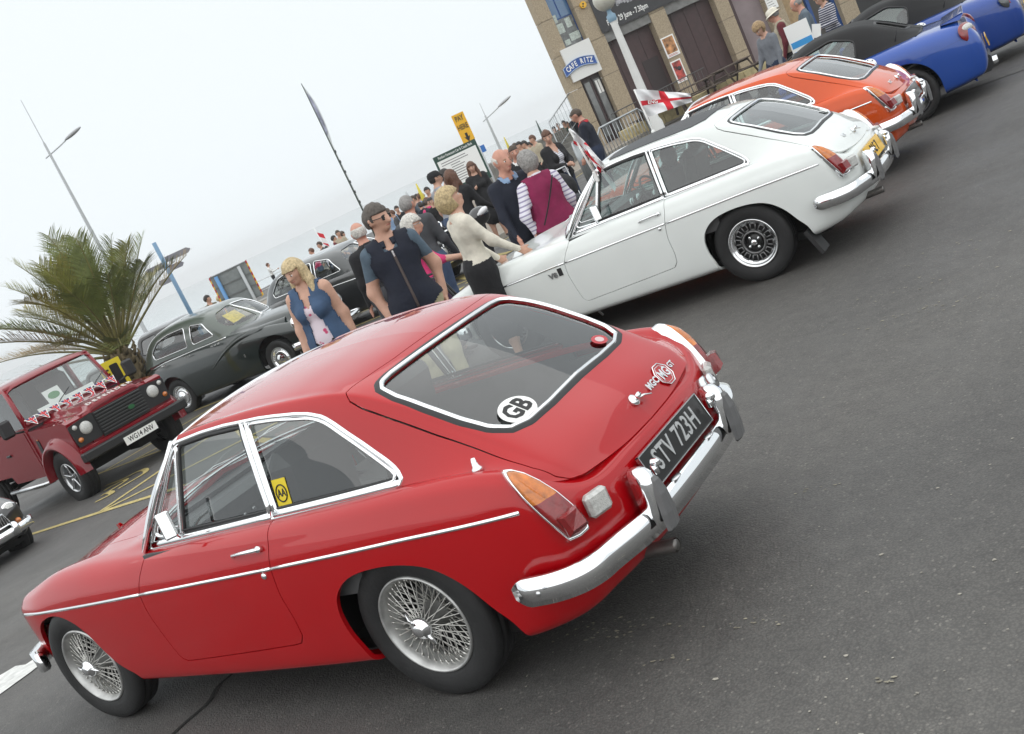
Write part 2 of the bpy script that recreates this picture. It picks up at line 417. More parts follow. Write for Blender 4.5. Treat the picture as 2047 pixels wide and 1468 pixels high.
# ------------------------------------------------------------------ the sports coupe: two skins, lower body and greenhouse
def coupe_lower():
    def side(x, ym, zb, zs, zt, yt, k7, k8):
        return [(x, ym-.15, zb-.03), (x, ym-.055, zb), (x, ym-.022, zb+.065), (x, ym-.004, .47), (x, ym, zs),
                (x, ym-.022, zs+(zt-zs)*.55), (x, (ym*.45+yt*.55), zt-.020), (x, yt-.012, zt), (x, *k7), (x, *k8)]
    S = []
    # nose wraps from the centre of the front outwards
    S.append([(2.86, 0, .28), (2.90, 0, .30), (2.92, 0, .36), (2.93, 0, .45), (2.92, 0, .55), (2.90, 0, .60), (2.87, 0, .635), (2.83, 0, .655), (2.74, 0, .70), (2.62, 0, .768)])
    S.append([(2.84, .24, .28), (2.88, .25, .30), (2.90, .26, .36), (2.915, .26, .45), (2.91, .26, .55), (2.89, .26, .60), (2.86, .26, .635), (2.82, .26, .655), (2.74, .20, .70), (2.62, .004, .768)])
    S.append([(2.80, .42, .28), (2.85, .45, .30), (2.87, .47, .36), (2.885, .48, .45), (2.905, .49, .58), (2.89, .49, .64), (2.85, .48, .680), (2.80, .46, .695), (2.71, .35, .705), (2.62, .006, .768)])
    S.append([(2.75, .50, .27), (2.80, .56, .29), (2.82, .59, .35), (2.828, .605, .46), (2.852, .60, .620), (2.835, .585, .672), (2.80, .565, .706), (2.75, .53, .718), (2.67, .39, .718), (2.62, .008, .768)])
    rows = [ # x, ymax, zbottom, zstrip, ztop, ytop, k7, k8
        (2.62, .672, .25, .632, .752, .575, (.42, .735), (0, .770)),
        (2.35, .700, .21, .642, .806, .590, (.43, .790), (0, .828)),
        (2.05, .722, .20, .655, .830, .600, (.44, .832), (0, .880)),
        (1.75, .738, .20, .662, .836, .615, (.46, .850), (0, .908)),
        (1.50, .748, .20, .668, .838, .640, (.50, .868), (0, .915)),
        (1.15, .762, .20, .675, .842, .672, (.52, .83), (0, .83)),
        (.80, .768, .20, .683, .846, .676, (.52, .83), (0, .83)),
        (.45, .769, .20, .687, .849, .678, (.52, .84), (0, .84)),
        (.10, .765, .205, .690, .853, .674, (.52, .845), (0, .845)),
        (-.20, .754, .205, .691, .855, .664, (.52, .84), (0, .84)),
        (-.45, .738, .215, .690, .846, .652, (.52, .81), (0, .81))]
    for r in rows: S.append(side(*r))
    S.append([(-.60, .55, .215), (-.62, .635, .235), (-.625, .688, .32), (-.628, .712, .47), (-.63, .716, .68), (-.625, .700, .765), (-.62, .678, .805), (-.61, .638, .822), (-.58, .50, .79), (-.5, 0, .79)])
    S.append([(-.67, .50, .235), (-.705, .585, .255), (-.728, .635, .335), (-.735, .682, .47), (-.722, .690, .645), (-.705, .677, .735), (-.69, .660, .772), (-.672, .63, .786), (-.64, .50, .77), (-.54, 0, .78)])
    S.append([(-.70, .44, .245), (-.74, .50, .265), (-.772, .545, .345), (-.79, .60, .47), (-.785, .612, .60), (-.768, .608, .678), (-.752, .60, .71), (-.735, .585, .725), (-.70, .46, .73), (-.58, 0, .77)])
    for y, d in ((.44, 0.0), (.23, .020), (0, .026)):
        S.append([(-.735-d*.5, y*.75, .255), (-.785-d, y*.85, .275), (-.825-d, y*.92, .35), (-.845-d, y*.98, .47), (-.842-d, y, .575), (-.828-d, y, .628),
                  (-.816-d, y, .647), (-.803-d, y, .658), (-.735-d, y*.88, .693), (-.61, 0, .757)])
    return np.array(S, float)
def coupe_green():
    return np.array([
        [(1.425, .655, .832), (1.205, .612, 1.045), (1.00, .563, 1.245), (1.00, .50, 1.262), (1.03, .25, 1.278), (1.04, 0, 1.282)],
        [(1.12, .664, .838), (.97, .620, 1.045), (.80, .562, 1.248), (.80, .495, 1.272), (.80, .25, 1.290), (.80, 0, 1.295)],
        [(.72, .672, .845), (.62, .625, 1.04), (.52, .562, 1.244), (.52, .49, 1.270), (.52, .25, 1.290), (.52, 0, 1.296)],
        [(.36, .672, .849), (.30, .624, 1.035), (.26, .562, 1.228), (.26, .49, 1.256), (.26, .25, 1.278), (.26, 0, 1.285)],
        [(.09, .668, .853), (.06, .618, 1.03), (.02, .553, 1.190), (.00, .49, 1.220), (.00, .25, 1.239), (.00, 0, 1.246)],
        [(-.12, .660, .856), (-.16, .604, .985), (-.20, .546, 1.096), (-.215, .49, 1.124), (-.22, .25, 1.141), (-.22, 0, 1.149)],
        [(-.32, .650, .852), (-.36, .592, .925), (-.395, .540, .978), (-.41, .485, 1.000), (-.42, .25, 1.016), (-.425, 0, 1.024)],
        [(-.50, .638, .835), (-.54, .583, .842), (-.575, .536, .855), (-.60, .475, .868), (-.615, .24, .878), (-.62, 0, .885)],
        [(-.65, .618, .782), (-.685, .573, .772), (-.712, .526, .766), (-.735, .465, .765), (-.758, .23, .773), (-.764, 0, .778)],
        [(-.725, .590, .730), (-.760, .545, .706), (-.785, .50, .692), (-.805, .44, .682), (-.830, .22, .664), (-.838, 0, .660)]], float)

ARCH_R = [(.30, .05), (.315, .266), (.335, .356), (.33, .449), (.297, .519), (.23, .572), (.163, .598), (.073, .610), (-.018, .612), (-.104, .603), (-.181, .584), (-.235, .560), (-.283, .522), (-.325, .478), (-.360, .423), (-.393, .361), (-.437, .300), (-.48, .05)]
ARCH_F = [(1.93, .05), (1.955, .254), (2.01, .285), (2.064, .335), (2.105, .411), (2.148, .500), (2.206, .566), (2.285, .607), (2.36, .624), (2.448, .622), (2.548, .598), (2.625, .555), (2.672, .50), (2.695, .44), (2.70, .36), (2.69, .05)]
DOOR = [(1.375, .90), (1.43, .795), (1.468, .750), (1.516, .671), (1.528, .58), (1.515, .45), (1.49, .307), (.603, .337), (.585, .45), (.588, .57), (.561, .688), (.535, .765), (.515, .90)]
DLO = [(1.40, .838), (1.195, 1.07), (1.06, 1.205), (1.0, 1.240), (.82, 1.247), (.667, 1.245), (.55, 1.237), (.456, 1.231), (.365, 1.221), (.253, 1.205), (.175, 1.188), (.11, 1.163), (.066, 1.130), (.01, 1.080), (-.043, 1.034), (-.092, .988), (-.137, .948), (-.165, .918), (-.183, .890), (-.183, .866), (-.16, .858), (.5, .853)]
TAILGATE = [(-.045, 0), (-.042, .25), (-.022, .42), (-.006, .49), (-.004, .525), (-.022, .547), (-.07, .556), (-.18, .560), (-.35, .562), (-.50, .560), (-.61, .562), (-.68, .562), (-.742, .548), (-.775, .522), (-.80, .48), (-1.0, .46), (-1.0, 0)]
REARWIN = [(-.100, 0), (-.096, .22), (-.090, .38), (-.095, .445), (-.122, .482), (-.19, .502), (-.30, .507), (-.43, .503), (-.52, .487), (-.575, .448), (-.603, .37), (-.615, .22), (-.618, 0)]
def both(P):
    """half outline (x, y>=0) -> closed outline over both sides"""
    P = np.array(P, float); m = P[::-1]*(1, -1); return np.concatenate([P, m[1:-1]])
PLAN = [0, 1]; SIDE = [0, 2]
_coupe = {}
def coupe_skins():
    if _coupe: return _coupe
    L = Surf.grid(net(coupe_lower(), 190, 64), 1); G = Surf.grid(net(coupe_green(), 130, 60), 1)
    d = _coupe; d['L0'] = L; d['G0'] = G
    for A in (ARCH_R, ARCH_F):
        P = resample(A, 80, False)
        for _ in range(2): P[1:-1] = (P[:-2]+2*P[1:-1]+P[2:])/4
        L = L.cut(np.where(L.V[:, 2] < .75, poly_sd(L.V[:, SIDE], P), 1))[1]
    cab = [(1.572, 0), (1.555, .20), (1.51, .40), (1.435, .585), (1.41, .612), (-.40, .612), (-.56, .55), (-.66, .42), (-.70, .25), (-.71, 0)]
    L = L.cut(np.where(L.V[:, 2] > .62, poly_sd(L.V[:, PLAN], both(cab)), 1))[1]
    sdD = np.where(L.V[:, 1] > .5, poly_sd(L.V[:, SIDE], round_poly(DOOR, [0, .05, 0, 0, .03, .05, .05, .05, .03, .03, .02, .02, 0], 6)), 1)
    door = L.cut(sdD + .0022)[0]; L = L.cut(sdD - .0022)[1]
    bon = both([(1.66, 0), (1.64, .30), (1.62, .43), (1.75, .47), (2.2, .435), (2.5, .40), (2.72, .36), (2.79, .30), (2.83, .15), (2.835, 0)])
    sdB = np.where(L.V[:, 2] > .6, poly_sd(L.V[:, PLAN], bon), 1)
    bonnet = L.cut(sdB + .002)[0]; L = L.cut(sdB - .002)[1]
    d['door'] = door.rim(.016); d['bonnet'] = (bonnet + bonnet.mirror()).rim(.02)
    # greenhouse
    dlo = resample(DLO, 140)
    sdw = np.where(G.V[:, 1] > .5, poly_sd(G.V[:, SIDE], DLO), 1)
    side_glass, G2 = G.cut(sdw + .006)
    low = G2.V[:, 2] - .855
    keep = np.where(G2.V[:, 0] > -.17, low, 1)          # below the window sill only the lower body remains
    G2 = G2.cut(np.where((G2.V[:, 0] > -.165) & (G2.V[:, 1] > .62), keep, 1))[1]
    tg = both(TAILGATE); sdt = poly_sd(G2.V[:, PLAN], tg)
    gate = G2.cut(sdt + .0018)[0]; roof = G2.cut(sdt - .0018)[1]
    rw = both(REARWIN); sdr = poly_sd(gate.V[:, PLAN], rw)
    rg, gate = gate.cut(sdr + .012)
    d['gate_skin'] = gate + gate.mirror(); d['gate'] = d['gate_skin'].rim(.018)
    d['roof'] = roof + roof.mirror()
    d['body'] = (L + L.mirror()).rim(.02) + d['roof'].rim(.018)
    d['rear_glass'] = (rg + rg.mirror()).offset(-.010)
    d['side_glass'] = side_glass.offset(-.012)
    d['pl'] = Proj(d['L0'], SIDE, lambda c, n: (n[:, 1] > .15) & (c[:, 0] > -.80)); d['pg'] = Proj(d['G0'], SIDE, lambda c, n: c[:, 1] > .45)
    G0 = d['G0']; d['pt'] = Proj(G0 + G0.mirror(), PLAN)
    d['rw'] = rw
    return d
def smooth_path(P, n): return catmull(np.asarray(P, float), n)
def sweep(mb, path, prof, closed_prof=True, up=(0, 0, 1), mi=0, scale=None, smooth=True):
    """profile (out, up) swept along a path lying roughly level; out = right-hand side of travel"""
    P = np.asarray(path, float); prof = np.asarray(prof, float); m, k = len(P), len(prof)
    T = np.gradient(P, axis=0); T /= np.linalg.norm(T, axis=1)[:, None]; U = np.asarray(up, float)
    O = np.cross(T, U); O /= np.linalg.norm(O, axis=1)[:, None]; Z = np.cross(O, T)
    sc = np.ones(m) if scale is None else np.asarray(scale, float)
    V = P[:, None] + O[:, None]*(prof[None, :, :1]*sc[:, None, None]) + Z[:, None]*(prof[None, :, 1:]*sc[:, None, None])
    F = [(i*k+j, i*k+(j+1) % k, (i+1)*k+(j+1) % k, (i+1)*k+j) for i in range(m-1) for j in range(k if closed_prof else k-1)]
    if closed_prof: F += [tuple(range(k))[::-1], tuple(range((m-1)*k, m*k))]
    return mb.add(V.reshape(-1, 3), F, smooth, mi)
CHROME = mat('chrome', (.86, .87, .88), .06, 1.0)
STEEL = mat('satin_steel', (.62, .63, .64), .22, 1.0, var=.1, vscale=30)
RUBBER = mat('rubber', (.017, .017, .018), .55, bump=.15, bscale=120)
TYRE = mat('tyre_rubber', (.012, .012, .0125), .68, var=.35, vscale=9, bump=.2, bscale=80)
BLACK = mat('black_trim', (.012, .012, .013), .45)
VINYL = mat('black_vinyl', (.042, .043, .045), .45, bump=.04, bscale=90)
DARKIN = mat('interior_grey', (.085, .086, .088), .75, var=.2)
UNDER = mat('underseal_and_shade', (.008, .008, .008), .9, var=.3)
GLASS = glass_mat('car_glass', (.80, .84, .83), ior=1.5); GLASSG = glass_mat('green_tint_glass', (.60, .71, .69), ior=1.5)
AMBER = mat('amber_lens', (.55, .15, .008), .12, coat=1.0, var=.35, vscale=30, bump=.3, bscale=150)
REDL = mat('red_lens', (.20, .002, .004), .10, coat=1.0, var=.3, vscale=25, bump=.2, bscale=150)
CLEAR = mat('clear_lens', (.52, .52, .50), .18, coat=1.0, var=.2, vscale=60, bump=.5, bscale=220)
PLATEB = mat('black_plate', (.012, .012, .012), .3); SILVERL = mat('silver_letters', (.62, .63, .63), .25, .6)
PLATEY = mat('yellow_plate', (.78, .46, .02), .35, var=.05); PLATEW = mat('white_plate', (.80, .80, .77), .35); INK = mat('black_ink', (.01, .01, .01), .5)
WHITEV = mat('white_sticker', (.82, .82, .80), .4)
def tyre_profile(R, Rr, w):
    h = w/2; r1 = Rr + (R-Rr)*.45
    return [(Rr-.004, h*.62), (Rr+.006, h*.80), (Rr+.02, h*.90), (r1, h*1.0), (R-.035, h*.96), (R-.016, h*.88), (R-.004, h*.74), (R, h*.5), (R-.001, h*.30), (R-.007, h*.28), (R-.007, h*.22), (R, h*.20),
            (R, -h*.20), (R-.007, -h*.22), (R-.007, -h*.28), (R-.001, -h*.30), (R, -h*.5), (R-.004, -h*.74), (R-.016, -h*.88), (R-.035, -h*.96), (r1, -h), (Rr+.006, -h*.8), (Rr-.004, -h*.62)]
def wheel(parent, c, sgn, R=.318, w=.165, kind='wire', rr=None, steer=0.0, spin=0.0):
    """wheel with its tyre; sgn = +1 when its face looks towards +y"""
    c = np.asarray(c, float); R_ = rotz(steer)
    rr = rr or {'wire': .200, 'alloy': .182, 'steel': .190, 'modern': .205, 'defender': .208, 'disc': .205}[kind]
    def fin(mb): # turn about the axle centre
        for i, V in enumerate(mb.V):
            V = V.copy(); V[:, 1] *= sgn; cs, ss = cos(spin), sin(spin)
            V = V @ np.array([[cs, 0, -ss], [0, 1, 0], [ss, 0, cs]]).T
            mb.V[i] = V @ R_.T + c
        if sgn < 0: mb.F = [f[::-1] for f in mb.F]
        return mb
    t = MB(); t.lathe(tyre_profile(R, rr, w), axis='Y', n=56); fin(t)
    wo = t.obj('wheel', TYRE, parent)
    h = w/2
    def part(name, mb, m): fin(mb); return mb.obj(name, m, wo)
    if kind == 'wire':
        a = MB(); a.lathe([(rr+.010, h*.80), (rr+.008, h*.90), (rr+.002, h*.92), (rr-.003, h*.86), (rr-.012, h*.60), (rr-.020, h*.30), (rr-.031, h*.05), (rr-.033, -h*.3)], axis='Y', n=56)
        part('rim', a, mat('silver_paint', (.50, .50, .49), .38, .75, var=.25, vscale=14))
        s = MB(); n = 20
        def spoke(r0, y0, a0, r1, y1, a1):
            p0 = np.array([r0*cos(a0), y0, r0*sin(a0)]); p1 = np.array([r1*cos(a1), y1, r1*sin(a1)])
            s.tube([p0, p1], [.0021, .0021], 5, caps=False); d = (p0-p1)/np.linalg.norm(p0-p1); s.tube([p1-d*.002, p1+d*.016], [.0050, .0036], 6)
        for k in range(n):
            a = 2*pi*k/n
            for sg in (-1, 1):
                spoke(.034, h*.92, a + sg*.42, rr-.012, h*.50, a + (.075 if sg > 0 else -.075))          # outer row, up to the lip
                spoke(.050, -h*.22, a + .15 + sg*.40, rr-.026, h*.16, a + .157 + (.055 if sg > 0 else -.055))
            if k % 2 == 0:
                for sg in (-1, 1): spoke(.050, -h*.30, a + sg*.5, rr-.030, -h*.02, a + sg*.08)
        part('spokes', s, mat('spoke_steel', (.58, .57, .54), .28, 1.0, var=.25, vscale=40))
        hb = MB(); hb.lathe([(.001, h*1.02), (.036, h*1.02), (.040, h*.9), (.040, h*.2), (.055, -h*.1), (.062, -h*.3), (.062, -h*.6)], axis='Y', n=24)
        part('hub', hb, mat('hub_steel', (.30, .30, .29), .4, .8))
        sp = MB(); sp.lathe([(.001, h*1.42), (.022, h*1.42), (.026, h*1.38), (.027, h*1.30), (.040, h*1.22), (.045, h*1.12), (.045, h*.95), (.038, h*.9)], axis='Y', n=24)
        for k in range(2):
            a0 = pi*k + .5; d = np.array([cos(a0), 0, sin(a0)]); e = np.array([-sin(a0), 0, cos(a0)])
            P = [d*.035 + np.array([0, h*1.12, 0]), d*.055 + e*.006 + np.array([0, h*1.16, 0]), d*.078 + e*.020 + np.array([0, h*1.12, 0])]
            sp.tube(P, [.012, .010, .005], 8, flat=.5)
        part('spinner', sp, CHROME)
        bk = MB(); bk.lathe([(.09, -h*.72), (rr-.02, -h*.72), (rr-.012, -h*.3), (rr-.03, -h*.28)], axis='Y', n=36); part('rim_inside', bk, UNDER)  # near-black inside: the shade behind the spokes is put into its colour
        dr = MB(); dr.lathe([(.001, -h*.35), (.105, -h*.35), (.118, -h*.5), (.118, -h*1.1)], axis='Y', n=28); part('brake_drum', dr, mat('drum_iron', (.10, .10, .10), .6, .4, var=.3))
    elif kind == 'alloy':
        a = MB(); a.lathe([(rr+.008, h*.82), (rr+.006, h*.92), (rr-.003, h*.92), (rr-.012, h*.72), (rr-.022, h*.58), (rr-.034, h*.52), (rr-.040, h*.30)], axis='Y', n=56)
        part('rim', a, mat('polished_rim', (.72, .73, .74), .16, 1.0))
        b = MB(); b.lathe([(.001, h*.20), (rr-.018, h*.20)], axis='Y', n=40); part('wheel_centre', b, mat('wheel_black', (.014, .014, .015), .4))
        f = MB(); f.lathe([(.078, h*.22), (.078, h*.56), (.084, h*.60), (.092, h*.56), (.092, h*.22)], axis='Y', n=40)
        for k in range(12):
            a0 = 2*pi*k/12
            for da, r0, r1 in ((-.155, .098, .146), (.155, .098, .146)):
                p0 = np.array([r0*cos(a0+da*1.05), h*.52, r0*sin(a0+da*1.05)]); p1 = np.array([r1*cos(a0+da*.92), h*.52, r1*sin(a0+da*.92)])
                f.tube([p0, p1], [.0045, .0045], 6)
            for r0 in (.100, .146):
                f.tube([np.array([r0*cos(a0+x), h*.52, r0*sin(a0+x)]) for x in (-.15, 0, .15)], .0045, 6)
        part('spokes', f, mat('alloy_grey', (.22, .22, .22), .35, .8))
        hb = MB(); hb.lathe([(.001, h*.30), (.074, h*.30), (.076, h*.22)], axis='Y', n=30); part('hub', hb, mat('hub_black', (.016, .016, .016), .25))
        nn = MB()
        for k in range(4): a0 = pi/4 + k*pi/2; nn.lathe([(.001, h*.56), (.010, h*.54), (.011, h*.3)], c=(.048*cos(a0), 0, .048*sin(a0)), axis='Y', n=10)
        nn.lathe([(.001, h*.66), (.018, h*.66), (.024, h*.58), (.026, h*.3)], axis='Y', n=20); part('wheel_nuts', nn, CHROME)
    elif kind in ('steel', 'disc'):
        a = MB(); a.lathe([(rr+.008, h*.82), (rr+.006, h*.92), (rr-.004, h*.9), (rr-.03, h*.45), (rr-.05, h*.42), (rr-.07, h*.55)], axis='Y', n=48)
        part('rim', a, mat('steel_rim', (.30, .31, .31), .35, .5))
        hc = MB(); prof = [(.001, h*.98), (.03, h*.98), (.05, h*.94), (.075, h*.80), (.11, h*.66), (.128, h*.74), (.140, h*.70), (.150, h*.5)]
        hc.lathe(prof, axis='Y', n=40); part('hubcap', hc, CHROME)
        if kind == 'disc':
            fl = MB()
            for k in range(36):
                a0 = 2*pi*k/36; fl.tube([(.155*cos(a0), h*.62, .155*sin(a0)), (.190*cos(a0), h*.74, .190*sin(a0))], [.004, .004], 5)
            fl.lathe([(.150, h*.5), (.155, h*.60), (.192, h*.70), (.198, h*.80), (.204, h*.74)], axis='Y', n=40)
            part('wheel_trim', fl, CHROME)
    elif kind in ('modern', 'defender'):
        a = MB(); a.lathe([(rr+.008, h*.82), (rr+.006, h*.92), (rr-.004, h*.92), (rr-.015, h*.6), (rr-.020, -h*.2)], axis='Y', n=48)
        alloy = mat('alloy_silver', (.55, .56, .57), .28, .85) if kind == 'defender' else mat('alloy_dark', (.05, .05, .055), .35, .4)
        part('rim', a, alloy)
        b = MB(); b.lathe([(.001, -h*.15), (rr-.012, -h*.15)], axis='Y', n=36); part('wheel_centre', b, mat('wheel_black', (.014, .014, .015), .4))
        f = MB(); ns = 5 if kind == 'defender' else 7
        for k in range(ns):
            a0 = 2*pi*k/ns; d = np.array([cos(a0), 0, sin(a0)]); e = np.array([-sin(a0), 0, cos(a0)]); y = np.array([0, 1., 0])
            for sg in ((-1, 1) if kind == 'modern' else (0,)):
                P = [d*.03 + y*h*.55, d*.08 + e*sg*.016 + y*h*.62, d*.14 + e*sg*.022 + y*h*.66, d*(rr-.008) + e*sg*.026 + y*h*.70]
                f.tube(P, [.030, .022, .018, .022] if kind == 'defender' else [.016, .010, .009, .011], 8, flat=.7)
        f.lathe([(.001, h*.72), (.034, h*.72), (.042, h*.62), (.046, h*.3)], axis='Y', n=24); part('spokes', f, alloy)
    return wo
def ring_loft(mb, loops, cap=True, smooth=True, mi=0):
    n = len(loops[0]); V = np.concatenate([np.asarray(l, float) for l in loops]); F = []
    for i in range(len(loops)-1):
        for k in range(n): F.append((i*n+k, i*n+(k+1) % n, (i+1)*n+(k+1) % n, (i+1)*n+k))
    if cap: F.append(tuple(range((len(loops)-1)*n, len(loops)*n)))
    return mb.add(V, F, smooth, mi)
def tail_light(root, sg, split=.705):
    """leaf-shaped lamp: chrome bezel, amber top, red bottom, reflector block"""
    L = np.array([(-.632, .652, .824), (-.652, .676, .806), (-.672, .690, .778), (-.694, .698, .735), (-.716, .699, .690), (-.740, .695, .640), (-.762, .687, .590), (-.780, .678, .548),
                  (-.800, .640, .541), (-.815, .600, .545), (-.808, .596, .585), (-.790, .600, .640), (-.762, .610, .700), (-.725, .622, .755), (-.690, .634, .795), (-.655, .645, .820)])
    nrm = np.array([-.80, .50, .33]); nrm /= np.linalg.norm(nrm)
    L = resample(L, 56); c = L.mean(0)
    sc = lambda f, d, q=L: c + (q-c)*f + nrm*d
    f = np.array([1, sg, 1.])
    mb = MB(); ring_loft(mb, [sc(1.03, -.05)*f, sc(1.03, .006)*f, sc(1.0, .016)*f, sc(.955, .017)*f, sc(.93, .008)*f], cap=False)
    if sg > 0: mb.F = [q[::-1] for q in mb.F]
    o = mb.obj('tail_light', CHROME, root)
    # lens surface: rings towards a ridge, split at a height
    rings = [sc(.945, .006), sc(.93, .022), sc(.80, .034), sc(.5, .040), sc(.12, .042)]
    V = np.concatenate(rings); n = 56; T = []
    for i in range(4):
        for k in range(n): a, b, d, e = i*n+k, i*n+(k+1) % n, (i+1)*n+(k+1) % n, (i+1)*n+k; T += [(a, b, d), (a, d, e)]
    V2 = np.concatenate([V, [sc(0, .042)[0]]]); T += [(4*n+k, 4*n+(k+1) % n, 5*n) for k in range(n)]
    S = Surf(V2, np.zeros_like(V2)+nrm, np.array(T)); fn = np.cross(V2[S.T[:, 1]]-V2[S.T[:, 0]], V2[S.T[:, 2]]-V2[S.T[:, 0]])
    N = np.zeros_like(V2)
    for j in range(3): np.add.at(N, S.T[:, j], fn)
    N /= np.linalg.norm(N, axis=1)[:, None]+1e-12
    if (N @ nrm).mean() < 0: N = -N; S.T = S.T[:, ::-1]
    S.N = N
    red, amb = S.cut(S.V[:, 2] - split)
    for q, nm, m in ((amb, 'indicator_lens', AMBER), (red, 'brake_lens', REDL)):
        if sg < 0: q = q.mirror()
        q.obj(nm, m, o)
    b = MB(); R = np.stack([np.cross((0, 0, 1.), -nrm), (0, 0, 1.), nrm], 1)
    q = np.array([(-.764, .682, .628), (-.795, .606, .635), (-.815, .606, .560), (-.778, .676, .556)])
    ring_loft(b, [q*f, (q+nrm*.040)*f, ((q-q.mean(0))*.72+q.mean(0)+nrm*.062)*f], smooth=False)
    if sg > 0: b.F = [x[::-1] for x in b.F]
    b.obj('reflector', REDL, o)
    return o
def coupe(name, label, paint, loc, yaw, group, wheels='wire', plate=None, extras=(), interior=True, glass=GLASS, steer=0.0, seats='plain', only_front=False):
    K = coupe_skins(); pl, pg, pt = K['pl'], K['pg'], K['pt']
    root = thing(name, label, 'car', loc, yaw, group)
    cache = _coupe.setdefault('mesh', {})
    def share(key, fn, nm, m, parent=root):
        if key not in cache: cache[key] = fn()
        return link(nm, cache[key], parent, m)
    f = np.array([1., -1, 1])
    body = share('body', lambda: K['body'].mesh('body'), 'body', paint)
    # ---- doors with their furniture
    for sg in (1, -1):
        dr = share('door%d' % sg, lambda: (K['door'] if sg > 0 else K['door'].mirror()).mesh('door'), 'door', paint)
        def mk_handle():
            mb = MB(); P, N = pl([(.760, .764), (.74, .766), (.68, .768), (.62, .769), (.585, .770)]); P = P*(1, sg, 1); N = N*(1, sg, 1)
            mb.tube(P + N*np.array([[.006], [.020], [.026], [.026], [.012]]), [.008, .010, .010, .011, .012], 8, flat=.75)
            mb.tube([P[-1], P[-1]+N[-1]*.02], [.014, .013], 8); mb.tube([P[0], P[0]+N[0]*.01], [.010, .008], 8); return mb.mesh('handle')
        share('handle%d' % sg, mk_handle, 'door_handle', CHROME, dr)
        def mk_lock():
            P, N = pl([(.618, .662)]); P = P[0]*(1, sg, 1); N = N[0]*(1, sg, 1); mb = MB(); mb.tube([P-N*.004, P+N*.004, P+N*.008], [.014, .014, .009], 14); return mb.mesh('lock')
        share('lock%d' % sg, mk_lock, 'door_lock', CHROME, dr)
    share('bonnet', lambda: K['bonnet'].mesh('bonnet'), 'bonnet', paint)
    gate = share('gate', lambda: K['gate'].mesh('tailgate'), 'tailgate', paint)
    # ---- bright side strip, in three lengths
    def strip(a, b, key, sg):
        def fn():
            xs = np.linspace(a, b, max(6, int(abs(a-b)*18))); zs = np.interp(xs, [-.70, -.15, .56, 1.04, 1.516, 2.12, 2.65, 2.83], [.690, .695, .687, .681, .672, .657, .643, .628])
            P, N = pl(np.stack([xs, zs], 1)); mb = MB(); strip_on(mb, P*(1, sg, 1), N*(1, sg, 1), .0165, .008); return mb.mesh('strip')
        share(key + str(sg), fn, 'side_strip', CHROME)
    for sg in (1, -1):
        strip(-.665, .556, 'strR', sg); strip(.566, 1.512, 'strD', sg); strip(1.522, 2.80, 'strF', sg)
    # ---- windows of the sides
    for sg in (1, -1):
        g = share('sglass%d' % sg, lambda: (K['side_glass'] if sg > 0 else K['side_glass'].mirror()).mesh('glass'), 'side_window', glass)
        def mk_frame():
            mb = MB(); Q = resample(DLO, 150); top = Q
            P, N = pg(Q); P = P*(1, sg, 1); N = N*(1, sg, 1)
            strip_on(mb, P, N, .020, .011, closed=True)
            return mb.mesh('frame')
        share('frame%d' % sg, mk_frame, 'window_surround', CHROME)
        def mk_sill():
            mb = MB(); xs = np.linspace(-.17, .51, 14); P, N = pg(np.stack([xs, np.full(14, .866)], 1)); P = P*(1, sg, 1); N = N*(1, sg, 1)
            strip_on(mb, P+N*.003, N, .030, .012)
            xs = np.linspace(.53, 1.375, 14); P, N = pg(np.stack([xs, np.full(14, .862)-.012*(xs-.53)], 1)); P = P*(1, sg, 1); N = N*(1, sg, 1)
            strip_on(mb, P+N*.003, N, .034, .012); return mb.mesh('sill')
        share('sill%d' % sg, mk_sill, 'sill_strip', CHROME)
        def mk_post2(q):
            a, b, w = q; mb = MB(); t = np.linspace(0, 1, 8)[:, None]; P, N = pg(np.array(a)*(1-t)+np.array(b)*t); strip_on(mb, P*(1, sg, 1), N*(1, sg, 1), w, .012); return mb.mesh('post')
        def mk_vent():
            mb = MB(); q = round_poly([(1.140, .872), (1.000, 1.225), (1.035, 1.205), (1.200, 1.035), (1.352, .884)], [.01, .01, .02, .2, .06], 6); P, N = pg(resample(q, 80)); strip_on(mb, P*(1, sg, 1), N*(1, sg, 1), .018, .012, closed=True)
            q = np.array(q); c = q.mean(0); q2 = c + (q-c)*.80; P, N = pg(resample(q2, 60)); strip_on(mb, P*(1, sg, 1), N*(1, sg, 1), .009, .008, closed=True); return mb.mesh('vent')
        def mk_posts():
            mb = MB()
            q = round_poly([(.495, .876), (.518, 1.222), (.36, 1.206), (.17, 1.172), (.105, 1.142), (-.03, 1.022), (-.162, .898), (-.150, .878)], [.01, .01, .05, .03, .05, .05, .02, .02])
            P, N = pg(resample(q, 90)); strip_on(mb, P*(1, sg, 1), N*(1, sg, 1), .014, .009, closed=True)
            return mb.mesh('posts')
        share('posts%d' % sg, mk_posts, 'quarter_frame', CHROME)
        share('bpost%d' % sg, lambda: mk_post2(((.535, .858), (.560, 1.236), .022)), 'door_post', CHROME); share('bpost2%d' % sg, lambda: mk_post2(((.505, .858), (.530, 1.236), .017)), 'door_post', CHROME)
        share('vent%d' % sg, mk_vent, 'vent_window_frame', CHROME)
        def mk_seal():
            mb = MB(); q = [(.545, .880), (.575, 1.222), (.78, 1.232), (.985, 1.228), (1.125, .872)]
            P, N = pg(resample(q, 60)); strip_on(mb, P*(1, sg, 1)-N*(1, sg, 1)*.004, N*(1, sg, 1), .020, .008, closed=True)
            xs = np.linspace(-.155, 1.2, 30); P, N = pg(np.stack([xs, np.full(30, .886)], 1)); strip_on(mb, P*(1, sg, 1), N*(1, sg, 1), .012, .006); return mb.mesh('seal')
        share('seal%d' % sg, mk_seal, 'window_seal', BLACK)
    # ---- rear window
    rwn = share('rear_glass', lambda: K['rear_glass'].mesh('glass'), 'rear_window', glass)
